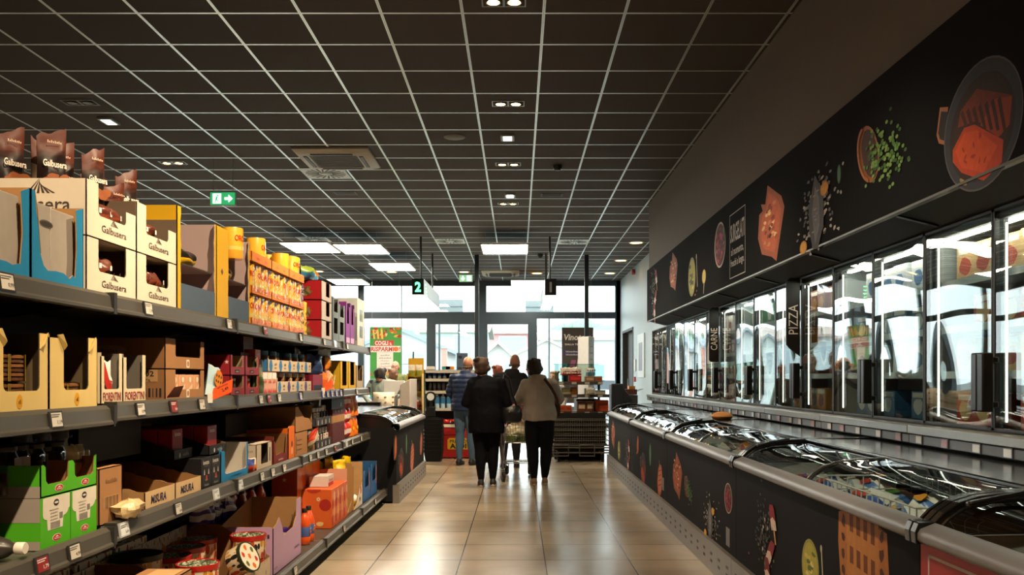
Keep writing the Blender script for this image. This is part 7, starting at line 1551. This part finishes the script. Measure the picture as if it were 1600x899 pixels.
for q in range(9): mb.shape(blob(.022, .016, 9, .2), (.10, -.12 + .12*(q % 3), .06 + .08*(q//3)), YR, ZU, M('#8a7a5a'), .012)
thing(mb, 'paper_roll_pack', 'cream spotted pack of paper rolls on the belt before the cashier', 'pack', (x - .02, 13.45, .84), rz=R(-70))
mb = MB(); mb.box((-.42, -.012, 0), (.16, .012, .03), M('#b58a5a', .5)); mb.box((.10, -.013, 0), (.16, .013, .031), M('#a8382a')); thing(mb, 'divider_bar', 'wooden coloured divider bar lying on the checkout belt', 'bar', (snap(592, 13.25), 13.28, .842))
for q, (px, c, l) in enumerate(((574, '#4a86b0', 'blue item on the checkout belt'), (566, '#c9ccc8', 'white item on the checkout belt near the shelf end'))):
    mb = MB(); pouch(mb, .2, .12, .12, [(1, M(c, .4, var=.2))], seed=610+q, kind='pillow', crump=.012); thing(mb, 'grocery_bag', l, 'bag', (snap(px, 13.5), 13.6, .83), rz=R(-80))
e2 = empty('till_terminal', 'till screen and scanner beside the cashier', 'till', (snap(618, 14), 13.86, .80))
mb = MB(); mb.box((-.05, -.05, 0), (.05, .05, .3), M('#c9ccd0', .4)); mb.build('stand', e2, bevel=.01); mb = MB(); mb.box((-.17, -.03, .30), (.17, .02, .52), M('#d5d8da', .4)); mb.build('screen', e2, bevel=.01)
# green poster
D = 21.5; x0, x1 = snap(578, D), snap(627, D); w_ = x1 - x0; zt, zb = Z_at(511, D), Z_at(590, D) ; h = zt - zb; o = V(((x0+x1)/2, D, (zt+zb)/2)); ex = .55
mb = MB(); mb.box((x0, D, zb - ex), (x1, D + .012, zt), M('#3f9440', .6)); O0 = V((0, 0, 0)); yb_ = -.0
def ps(cx, cy, pts, m, l=.001): mb.shape([(cx*w_ + a*w_, cy*h + b*w_) for a, b in pts], o, XR, ZU, m, l)
rg = random.Random(3)
for q in range(34): ps(rg.uniform(-.45, .45), rg.uniform(.30, .47), blob(.07, .05, 10, .25), M(rg.choice(['#b3362a', '#d8b83a', '#c96a2a', '#8e2236', '#5a8a2c', '#e0c98a']), .6), .0008 + q*.00008)
for q in range(3): ps(-.36 + .13*q, .36, [(-.03,-.16),(.03,-.16),(.0,.15),(-.06,.13)], M('#e0c55a'), .0045)
ps(-.05, .18, rect(.62, .17), M('#c9302a'), .001); ps(.0, .06, rect(.96, .20), M('#e4e2dc'), .0012)
mb.text('COGLI', o + V((-.13*w_, 0, .18*h)), XR, ZU, .42*w_, .135*w_, WHITE, .03, .002); mb.text('IL', o + V((.17*w_, 0, .165*h)), XR, ZU, .07*w_, .08*w_, WHITE, .02, .002)
mb.text('RISPARMIO!', o + V((.0, 0, .06*h)), XR, V((.08, 0, 1)), .92*w_, .15*w_, M('#c9302a'), .03, .002); ps(.33, .06, ell(.075, .075, 16), M('#d8702a'), .003)
ps(-.02, -.20, rect(.52, .66), M('#e0ddd6'), .0012)
for q, (t, c) in enumerate(((.3, 0), (.4, 0), (.28, 1), (.3, 0), (.42, 1), (.4, 2))): mb.scrib(o + V((-.02*w_, 0, (-.06 - .055*q)*h)), XR, ZU, t*w_, .05*w_, M(['#6d6a66', '#c98a84', '#5a5a58'][c]), .002)
for q in range(14): ps(rg.uniform(-.45, .45), rg.uniform(-.49, -.40), blob(.07, .06, 10, .2), M(rg.choice(['#d8902a', '#b3362a', '#c96a2a', '#5a8a2c']), .6), .002 + q*.00008)
thing(mb, 'poster', 'green fruit poster with red and white slogan hanging before the window', 'poster', smooth=0).location = (0, 0, 0)
for s in (x0 + .05, x1 - .05): mb = MB(); mb.tube((s, D + .006, zt), (s, D + .006, CEIL), .003, STEEL, n=5); mb.build('cord', bpy.data.objects['poster'])
mb = MB(); mb.box((x0 - .25, D - .3, 0), (x1 + .25, D - .2, .9), M('#6a8fc0', .5)); mb.box((x0 - .25, D - .31, .6), (x0, D - .3, .88), M('#c9d2d8', .5)); thing(mb, 'low_display', 'low blue display board under the green poster', 'display', bevel=.01)
# yellow stand with hanging pouches
D = 15.6; x0, x1 = snap(638, D), snap(662, D); YST = M('#c79a1e', .55); e = empty('snack_stand', 'tall yellow snack stand beside the drinks shelf', 'display stand', ((x0+x1)/2, D, 0)); w_ = x1 - x0
mb = MB(); zt = Z_at(560, D); mb.box((-w_/2, 0, 0), (w_/2, .03, zt), YST); mb.box((-w_/2, -.22, 0), (-w_/2 + .015, 0, zt - .28), YST); mb.box((w_/2 - .015, -.22, 0), (w_/2, 0, zt - .28), YST); mb.build('back_board', e, bevel=.003)
rows = [Z_at(588, D), Z_at(612, D), Z_at(637, D), Z_at(658, D), .25]
for k, z in enumerate(rows): mb = MB(); mb.box((-w_/2 + .015, -.2, z - .012), (w_/2 - .015, 0, z), M('#9a7a1c', .5)); mb.build('shelf', e, smooth=0)
for k, z in enumerate(rows):
    for q in range(2):
        mb = MB(); cc = ['#8a8a2c', '#5a4a2a', '#b3401c', '#b3401c', '#8a2a1c'][k]; tc = '#ddd6c8' if k != 1 else '#4a4232'
        pouch(mb, .12, .2, .06, [(.5, M(cc, .4, var=.2)), (1, M(tc, .4))], seed=620+k*2+q, crump=.006); mb.shape(ell(.036, .03, 14), (.03, 0, .07), YR, ZU, M(cc, .4, var=.4, scale=40), .005)
        thing(mb, 'snack_pouch', '%s pouch on the yellow stand, %s row down, %s' % (['white and olive', 'dark', 'white and orange', 'white and orange', 'white and brown'][k], ORD[k], ['by the panel side', 'by the drinks side'][q]), 'bag', ((x0+x1)/2 + (-.065 + .13*q), D - .10, z + .003), rz=R(-90))
# drinks shelf
D = 14.6; x0, x1 = snap(662, D), snap(746, D); w_ = x1 - x0
e = empty('drinks_shelf', 'drinks shelf with a red lower front behind the man in the quilted jacket', 'shelf', (x0, D, 0)); DSM = M('#8a8f8c', .4, .4)
mb = MB(); zt = Z_at(578, D); mb.box((0, .36, 0), (w_, .39, zt), M('#3a3d40', .5)); mb.build('back_panel', e, smooth=0)
for x in (0, w_ - .03): mb = MB(); mb.box((x, 0, .5), (x + .03, .39, zt), M('#56605c', .3)); mb.build('upright', e, smooth=0)
lv = [Z_at(593, D), Z_at(612, D), Z_at(639, D), .72]
for z in lv[:3] + [zt - .02]: mb = MB(); mb.box((.03, .0, z - .02), (w_ - .03, .36, z), DSM); mb.box((.03, -.012, z - .035), (w_ - .03, .0, z + .012), M('#b5b2a8', .4)); mb.build('shelf', e, smooth=0)
mb = MB(); RD = M('#a81c1e', .45); mb.box((.32, -.02, .02), (w_, .34, .57), RD); mb.box((.32, -.03, .53), (w_, -.02, .58), M('#d8d2c4', .5)); mb.box((.32, -.0245, .40), (w_, -.02, .41), M('#7a1416'))
yx = snap(716, D) - x0; zc = Z_at(694, D); yc = (yx, -.02, zc); mb.shape(blob(.155, .10, 28, .02), (yx, -.021, zc), XR, ZU, M('#d9b01e', .5), .001) if False else mb.shape([(-.17,-.09),(.17,-.09),(.18,-.06),(.18,.08),(.16,.1),(-.15,.1),(-.18,.07),(-.18,-.07)], (yx, -.021, zc), XR, ZU, M('#d9b01e', .5), .001)
mb.text('PREZZO', (yx, -.021, zc + .045), XR, ZU, .28, .055, INK, .02, .002); mb.text('ALDI', (yx, -.021, zc - .035), XR, ZU, .28, .085, INK, .04, .002); mb.build('red_front', e, smooth=0)
mb = MB(); mb.box((.03, 0, .02), (.32, .34, .57), M('#2a2a2c', .5)); mb.build('dark_front', e, smooth=0)
mb = MB(); mb.box((0.02, -.02, .72), (.026, .0, zt), glass('shelf_glass', '#e4f0ec', boost=1.2)); mb.build('glass_edge', e, smooth=0)
def can_row(z, n, r, h, c1, c2, lab, xs=.09, step=None, cat='can', nm='drink_can', grp='', cap=None, wat=False):
    first = None; step = step or (w_ - .2)/(n - 1)
    for q in range(n):
        l = lab % ORD[q] if '%s' in lab else lab; loc = (x0 + xs + q*step, D + .10, z + .002)
        if first is None:
            mb = MB(); mb.lathe([(r*.85, 0), (r, h*.05), (r, h*.38), (r, h*.6), (r, h*.85), (r*.8, h*.93 if cap else h), (r*.35 if cap else r*.78, h)], (0,0,0), 12, mats=[c1, c1, c2, c2, c1, M('#b5b8b8', .3, .6) if not cap else c1]); first = thing(mb, nm, l, cat, loc, group=grp)
            if cap: mb = MB(); mb.lathe([(r*.4, h*.99), (r*.42, h), (r*.42, h*1.1), (0, h*1.1)], (0,0,0), 10, cap); mb.build('cap', first)
        else: copy_tree(first, loc, 0, l)
can_row(lv[0], 4, .032, .15, M('#c3ccd4', .3, .3), M('#2a4f9a', .35), 'blue and silver can on the upper drinks shelf, %s along', .09, .085, grp='blue cans on the drinks shelf')
can_row(lv[0], 6, .028, .12, M('#b5a89c', .4), M('#8a7a72', .4), 'grey can on the upper drinks shelf, %s along', .46, .065, grp='grey cans on the drinks shelf')
can_row(lv[1], 10, .03, .16, M('#3a3836', .3), M('#55504c', .3), 'dark slim can on the middle drinks shelf, %s along', .10, .076, grp='dark cans on the drinks shelf')
WB_ = M('#b5d4ea', .2, coat=.5); WBL = M('#4a9ad8', .3)
can_row(lv[2], 7, .042, .22, WB_, WBL, 'water bottle with a blue label on the lower drinks shelf, %s along', .22, .098, 'bottle', 'water_bottle', 'water bottles on the drinks shelf', M('#e3e8ea', .4))
rg = random.Random(9)
for q in range(9):
    mb = MB(); c = ['#b3201e', '#e0dcd6', '#3a1418', '#c9302a'][q % 4]; pouch(mb, .12, .07, .06, [(.5, M(c, .35, var=.2)), (1, M('#b3201e', .35))], seed=640+q, kind='pillow', crump=.012); thing(mb, 'sweet_packet', 'red sweet packet in the bin on top of the red front, %s along' % ORD[q], 'packet', (x0 + .38 + q*.066, D + .06 + .06*(q % 2), .59), rz=R(-80 + q*9))
for q, (px, c, l) in enumerate(((697, '#2f8f8a', 'teal box on top of the drinks shelf'), (703, '#c9822a', 'orange item on top of the drinks shelf'), (672, '#d5d2c8', 'white flat tray on top of the drinks shelf'))):
    mb = MB(); solid(mb, .14, .12, .055, M(c, .5)); thing(mb, 'small_box', l, 'box', (snap(px, D) + .06, D + .10, zt + .003), bevel=.003, rz=R(90) if False else 0)
# blue grey terminal on a pole
D2 = 15.8; x = snap(722, D2); e = empty('payment_terminal', 'blue grey device on a pole above the drinks shelf', 'terminal', (x, D2, 0)); TB = M('#4f6078', .4)
mb = MB(); mb.box((-.10, 0, Z_at(586, D2)), (.10, .08, Z_at(552, D2)), TB); 
for z in (556, 574): mb.shape(ell(.03, .03, 14), (-.03, 0, Z_at(z, D2) - .03), XR, ZU, INK, .001); mb.box((-.07, -.004, Z_at(z + 4, D2)), (-.01, 0, Z_at(z, D2)), M('#2c3440', .3))
mb.build('head', e, bevel=.01); mb = MB(); mb.tube((0, .04, 0), (0, .04, Z_at(586, D2)), .025, M('#33383e', .4, .4), n=12); mb.lathe([(.16, 0), (.16, .015), (.03, .03)], (0, .04, 0), 18, M('#33383e', .4, .4)); mb.build('pole', e)
# black basket stack and the scale-like machine on top of it
D = 14.15; x = snap(678, D); w_ = snap(693, D) - snap(664, D); BK = M('#121315', .7, spec=.2); first = None
for q in range(9):
    z = q*.062; l = 'black shopping basket in the stack before the drinks shelf, %s from the floor' % ORD[q]
    if first is None:
        mb = MB(); a, b = w_*.40, w_*.49; dd = .2
        lo = [V(p) for p in ((-a,-dd*.8,.004),(a,-dd*.8,.004),(a,dd*.8,.004),(-a,dd*.8,.004))]; hi = [V(p) for p in ((-b,-dd,.19),(b,-dd,.19),(b,dd,.19),(-b,dd,.19))]
        mb.loft([lo, hi], BK, cap=False); mb.add(lo, [(0,1,2,3)], BK)
        for p, q_ in zip(hi, hi[1:] + hi[:1]): mb.tube(p, q_, .003, BK, n=6)
        first = thing(mb, 'shopping_basket', l, 'basket', (x, D, z + .003), group='stacked black baskets')
        mb = MB(); mb.path([V((-b, -dd*.6, .19)), V((-b*.9, -dd*.6, .215)), V((b*.9, -dd*.6, .215)), V((b, -dd*.6, .19))], .007, BK); top_handle = mb
    else:
        last = copy_tree(first, (x, D, z + .003), 0, l)
        if q == 8: top_handle.build('handle', last)
mb = MB(); mb.shape([(-.05,0),(.0,.05),(.05,0),(.03,-.01),(-.03,-.01)], (0,0,0), XR, ZU, M('#2a8fb0', .4), .002); thing(mb, 'basket_badge', 'small blue badge on the black basket stack', 'badge', (x + .02, D - .186, .19), smooth=0) if False else None
e = empty('card_reader', 'black card machine on a stalk above the basket stack', 'machine', (snap(673, 14.15), 14.15, .722)); mb = MB(); mb.box((-.075, -.05, 0), (.075, .05, .165), BK); mb.build('base', e, bevel=.01)
mb = MB(); mb.tube((0, 0, .16), (0, 0, .26), .03, BK); mb.build('stalk', e); mb = MB(); mb.lathe([(.085, -.03), (.09, 0), (.085, .03), (.07, .034), (0, .034)], (0, 0, .33), 20, BK, 'y'); mb.lathe([(.06, -.034), (.06, -.03)], (0, 0, .33), 20, M('#c3ccd0', .2), 'y'); mb.build('head', e)
mb = MB(); mb.box((-.36, -.02, .0), (.36, .3, .045), BK); thing(mb, 'counter_ledge', 'black ledge carrying the card machine', 'ledge', (snap(681, 14.5), 14.42, .67), bevel=.005) if False else None
# ================================================================== snack rack on the right of the checkout
D = 14.4; x0, x1 = snap(862, D), snap(953, D); w_ = x1 - x0
e = empty('snack_rack', 'dark snack rack above a wire trolley at the end of the aisle', 'shelf', (x0, D + .1, 0)); RK = M('#33302d', .45)
rl = [(Z_at(644, D), 0), (Z_at(617, D), 0), (Z_at(597, D), .12)]
for z, ins in rl:
    mb = MB(); mb.box((ins*.2, 0, z - .025), (w_ - ins, .40, z), RK); mb.box((ins*.2, -.012, z - .05), (w_ - ins, 0, z + .005), M('#4a4540', .4))
    s_ = mb.build('shelf', e, smooth=0)
    for q in range(4): mb = MB(); xx = .12 + q*.22; mb.box((xx, -.016, z - .042), (xx + .08, -.012, z - .002), M('#b5aea2', .4)); mb.build('price_tag', s_, smooth=0)
for xx in (.02, w_ - .16): mb = MB(); mb.box((xx, .36, .0), (xx + .04, .40, Z_at(597, D)), RK); mb.build('upright', e, smooth=0)
mb = MB(); mb.box((.06, .12, Z_at(597, D)), (.9, .126, Z_at(570, D)), glass('rack_glass', '#dcebe6', boost=1.3)); mb.box((.04, .10, Z_at(570, D)), (.8, .3, Z_at(569, D) + .004), glass('rack_glass2', '#cfe0da', boost=1.3)); mb.build('glass_guard', e, smooth=0)
items = [(0, 872, 885, '#c9642a', '#b3401e', .10, 'orange box'), (0, 885, 895, '#c9642a', '#a83a1c', .10, 'second orange box'), (0, 903, 917, '#7a3a1e', '#d8c8a8', .17, 'brown and cream box'), (0, 917, 930, '#7a3a1e', '#d8c8a8', .17, 'second brown and cream box'), (0, 932, 953, '#c9521e', '#a83a1c', .19, 'large orange crate like box'), (1, 878, 893, '#a8a070', '#d0c4a0', .11, 'green and beige packet box'), (1, 893, 903, '#8a4a1e', '#c9822a', .12, 'gold brown box'), (1, 915, 930, '#b5b094', '#5a6a3a', .10, 'pale green packet'), (1, 930, 948, '#c9bfa8', '#d8d0c0', .07, 'flat cream packet'), (2, 890, 910, '#b31e20', '#d83a34', .10, 'bright red box'), (2, 915, 931, '#8a6a4a', '#c9a884', .09, 'tan carton'), (2, 931, 943, '#8a6a4a', '#a83a2a', .09, 'tan and red carton'), (2, 915, 932, '#c3c8a8', '#e0dcd0', 0, '')]
for (lvn, pa, pb, c1, c2, h, nm) in items:
    if not h: continue
    xa, xb = snap(pa, D), snap(pb, D); mb = MB(); mb.box((0, 0, 0), (xb - xa - .006, .2, h), M(c1, .5, var=.15)); mb.shape(rect((xb - xa)*.7, h*.45), ((xb - xa)/2, 0, h*.5), XR, ZU, M(c2, .5, var=.2), .001)
    thing(mb, 'snack_box', '%s on the %s shelf of the snack rack' % (nm, ['lowest', 'middle', 'highest'][lvn]), 'box', (xa, D + .14, rl[lvn][0] + .003), bevel=.003)
for q, (px, py, c, nm) in enumerate(((893, 574, '#c9564a', 'net of red white sweets'), (902, 572, '#b5483c', 'second net of red white sweets'), (884, 580, '#d8c0b4', 'pink white sweet bag'), (924, 574, '#7fb5cf', 'blue and white wrapped pack'), (923, 605, '#c9c3a4', 'pale packet stack'), (886, 582, '#c94a40', 'red sweets bag'))):
    mb = MB(); pouch(mb, .17, .13 if q != 4 else .12, .09, [(.5, M(c, .4, var=.4, scale=40)), (1, M('#d8d0c8', .4, var=.2))], seed=660+q, kind='pillow', crump=.02)
    for k in range(8): mb.shape(blob(.015, .012, 7, .3), (.045, -.06 + .04*(k % 4), .04 + .05*(k//4)), YR, ZU, M('#efe6dc' if q != 3 else '#3f8fb8', .4), .012)
    zz = rl[2][0] + (.11 if q < 3 or q == 5 else .10 if q == 3 else 0) if q != 4 else rl[1][0]
    thing(mb, 'sweet_bag', '%s on the snack rack' % nm, 'bag', (snap(px, D), D + (.2 if q != 4 else .06), zz), rz=R(-90 + q*5))
mb = MB(); solid(mb, .05, .07, .3, M('#3f9fc0', .5)); mb.box((0,.01,.1),(.001,.06,.24), WHITE); thing(mb, 'small_stand', 'small blue and white display card beside the snack rack', 'display', (snap(881, D) + .0, D + .26, rl[2][0] + .003), rz=R(-90)) 
e = empty('tall_box', 'tall white carton with a printed side standing above the snack rack', 'box', (snap(903, 15.2), 15.2, 0)); za, zb2 = 1.36, Z_at(527, 15.2); wd = snap(928, 15.2) - snap(903, 15.2)
mb = MB(); mb.panel([(0,0,1.0),(wd*.58,-.28,1.0),(wd,-.05,1.0),(wd*.42,.25,1.0)], (0,0,zb2 - 1.0), M('#dfe2e2', .5)); r_ = V((wd*.42, .23, 0)); 
for q in range(7): mb.scrib(V((wd*.79, -.165, 1.25 + q*.11)), r_, ZU, .12, .03, M('#9a8a74'), .002)
mb.build('carton', e, bevel=.004); mb = MB(); mb.box((-.05, -.3, 0), (wd + .05, .3, .998), RK); mb.build('plinth', e)
# wire trolley under the rack
D3 = 13.98; xa, xb = snap(866, D3), snap(951, D3); e = empty('wire_trolley', 'grey wire roll trolley under the snack rack', 'trolley', ((xa+xb)/2, D3, 0)); hw = (xb - xa)/2; WR = M('#77716a', .35, .7)
zt, zb = Z_at(657, D3), Z_at(697, D3)
mb = MB()
for q in range(6): z = zb + (zt - zb)*q/5; mb.path([V((-hw,0,z)), V((hw,0,z)), V((hw,.45,z)), V((-hw,.45,z))], .006, WR, 6, True)
for q in range(25): x = -hw + 2*hw*q/24; mb.tube((x,0,zb), (x,0,zt), .003, WR, n=5); mb.tube((x,.45,zb), (x,.45,zt), .003, WR, n=5)
mb.build('wire_cage', e); mb = MB(); mb.box((-hw, .47, zb), (hw, .48, zt + .1), M('#1c1b1a', .6)); mb.box((-hw, 0.02, zb), (hw, .45, zb + .01), M('#1c1b1a', .6)); mb.build('dark_liner', e)
mb = MB(); 
for z in (zb - .03, zb - .11): mb.path([V((-hw - .05,-.02,z)), V((hw + .05,-.02,z)), V((hw + .05,.47,z)), V((-hw - .05,.47,z))], .012, WR, 8, True)
for x in (-hw*.75, hw*.2): mb.path([V((x - .12,-.03,zb + .02)), V((x + .12,-.03,zb + .02)), V((x + .12,-.03,.10)), V((x - .12,-.03,.10))], .008, WR, 6, True)
mb.build('base_frame', e)
for x in (-hw*.85, hw*.75):
    for y in (.02, .43): mb = MB(); mb.lathe([(.045,-.015),(.06,-.012),(.06,.012),(.045,.015)], (x, y, .06), 16, BK, 'x'); mb.tube((x, y, .06), (x, y, zb - .11), .012, WR); mb.build('wheel', e)
mb = MB(); mb.box((-hw + .02, .482, .0), (hw - .02, .5, .30), M('#1a1918', .6)); mb.build('rear_box', e)
# dark crates at the rack end, wire hooks on the wall
mb = MB(); mb.box((0, 0, 0), (.22, .4, 1.26), M('#20242c', .6)); mb.panel([(.22,0,.9),(.40,0,.95),(.22,0,1.2)], (0,.4,0), M('#20242c', .6)); thing(mb, 'dark_bin', 'dark covered bin beside the end of the snack rack', 'bin', (snap(955, 15.5), 15.5, 0), bevel=.02)
mb = MB(); mb.box((0,0,0), (.32,.4,.10), M('#5a2f20', .6)); mb.box((.18,.1,.10), (.30,.3,.16), M('#c98a3a', .6)); thing(mb, 'brown_crate', 'brown crate on the ledge by the side wall', 'crate', (snap(975, 15.6), 16.2, 1.05), bevel=.004)
mb = MB(); mb.box((0,0,0), (.34,.44,1.04), M('#3a3634', .6)); thing(mb, 'side_ledge', 'dark ledge under the brown crate at the side wall', 'ledge', (snap(975, 15.6) - .01, 16.18, 0), bevel=.004)
# wine poster
D = 20.6; x0, x1 = snap(878, D), snap(927, D); w_ = x1 - x0; zt, zb = Z_at(512, D), Z_at(578, D); h = zt - zb; o = V(((x0+x1)/2, D, (zt+zb)/2)); mb = MB(); mb.box((x0, D, zb - .8), (x1, D + .012, zt), M('#3a302c', .6)); LW = M('#d5cfc6', .6)
mb.text('Vinoteca', o + V((0, 0, .27*h)), XR, V((.15,0,1)), .9*w_, .2*w_, LW, .03, .002); mb.text('DALLA TERRA', o + V((-.1*w_, 0, .10*h)), XR, ZU, .6*w_, .055*w_, LW, .02, .002); mb.shape(rect(w_*.8, w_*.17, -.05*w_, -.1*h), o, XR, ZU, M('#2a2f55', .6), .001)
for q in range(2): mb.scrib(o + V((-.08*w_, 0, (-.07 - .07*q)*h)), XR, ZU, .6*w_, .05*w_, LW, .002)
mb.shape([(-.28*w_,-.5*h),(-.2*w_,-.27*h),(-.05*w_,-.27*h),(-.1*w_,-.5*h)], o, XR, ZU, M('#8e4a6a', .6), .001); mb.shape([(-.05*w_,-.5*h),(.0*w_,-.25*h),(.1*w_,-.27*h),(.1*w_,-.5*h)], o, XR, ZU, M('#b9a8b0', .6), .001)
po = thing(mb, 'poster', 'dark brown wine poster with white script hanging before the window', 'poster', smooth=0)
for s in (x0 + .05, x1 - .05): mb = MB(); mb.tube((s, D + .006, zt), (s, D + .006, CEIL), .003, STEEL, n=5); mb.build('cord', po)
# side wall fittings
def wally(px): return XR_W * F / (px - 809)
ya, yb = wally(1008), wally(998); za, zb = Z_at(590, (ya+yb)/2), Z_at(522, (ya+yb)/2)
mb = MB(); mb.box((XR_W - .03, ya, za), (XR_W - .002, yb, zb), M('#c9d0d2', .35)); mb.box((XR_W - .033, ya + .25, za + .15), (XR_W - .03, yb - .2, zb - .2), M('#4a2f2c', .3)); thing(mb, 'wall_poster', 'framed picture on the pale side wall by the freezer end', 'poster', smooth=0)
D = wally(993); mb = MB(); mb.box((XR_W - .04, D - .06, Z_at(597, D)), (XR_W - .002, D + .06, Z_at(589, D)), M('#b3261e', .4)); thing(mb, 'mounted_alarm_button', 'small red fire alarm button beside the side door', 'alarm', bevel=.006)
mb = MB(); mb.box((XR_W - .03, D - .14, Z_at(580, D)), (XR_W - .002, D + .1, Z_at(562, D)), M('#d5dadb', .5)); thing(mb, 'wall_notice', 'white notice plate above the red alarm button', 'notice', bevel=.002)
D = wally(992); mb = MB(); mb.lathe([(.07, 0), (.07, .05), (.04, .07), (0, .07)], (0,0,0), 16, M('#b3261e', .4), 'x'); o_ = thing(mb, 'mounted_alarm_sounder', 'round red alarm sounder high on the side wall', 'alarm', (XR_W - .07, D, Z_at(425, D)))
mb = MB(); D = wally(1000)
for q in range(3): mb.tube((XR_W - .002, D - .5 + q*.2, 1.12), (XR_W - .22, D - .5 + q*.2, 1.02), .006, M('#b9bcbc', .3, .6))
mb.tube((XR_W - .22, D - .55, 1.02), (XR_W - .22, D - .05, 1.02), .006, M('#b9bcbc', .3, .6)); thing(mb, 'wire_hook_rail', 'white wire hook rail on the side wall near the freezer end', 'rail')
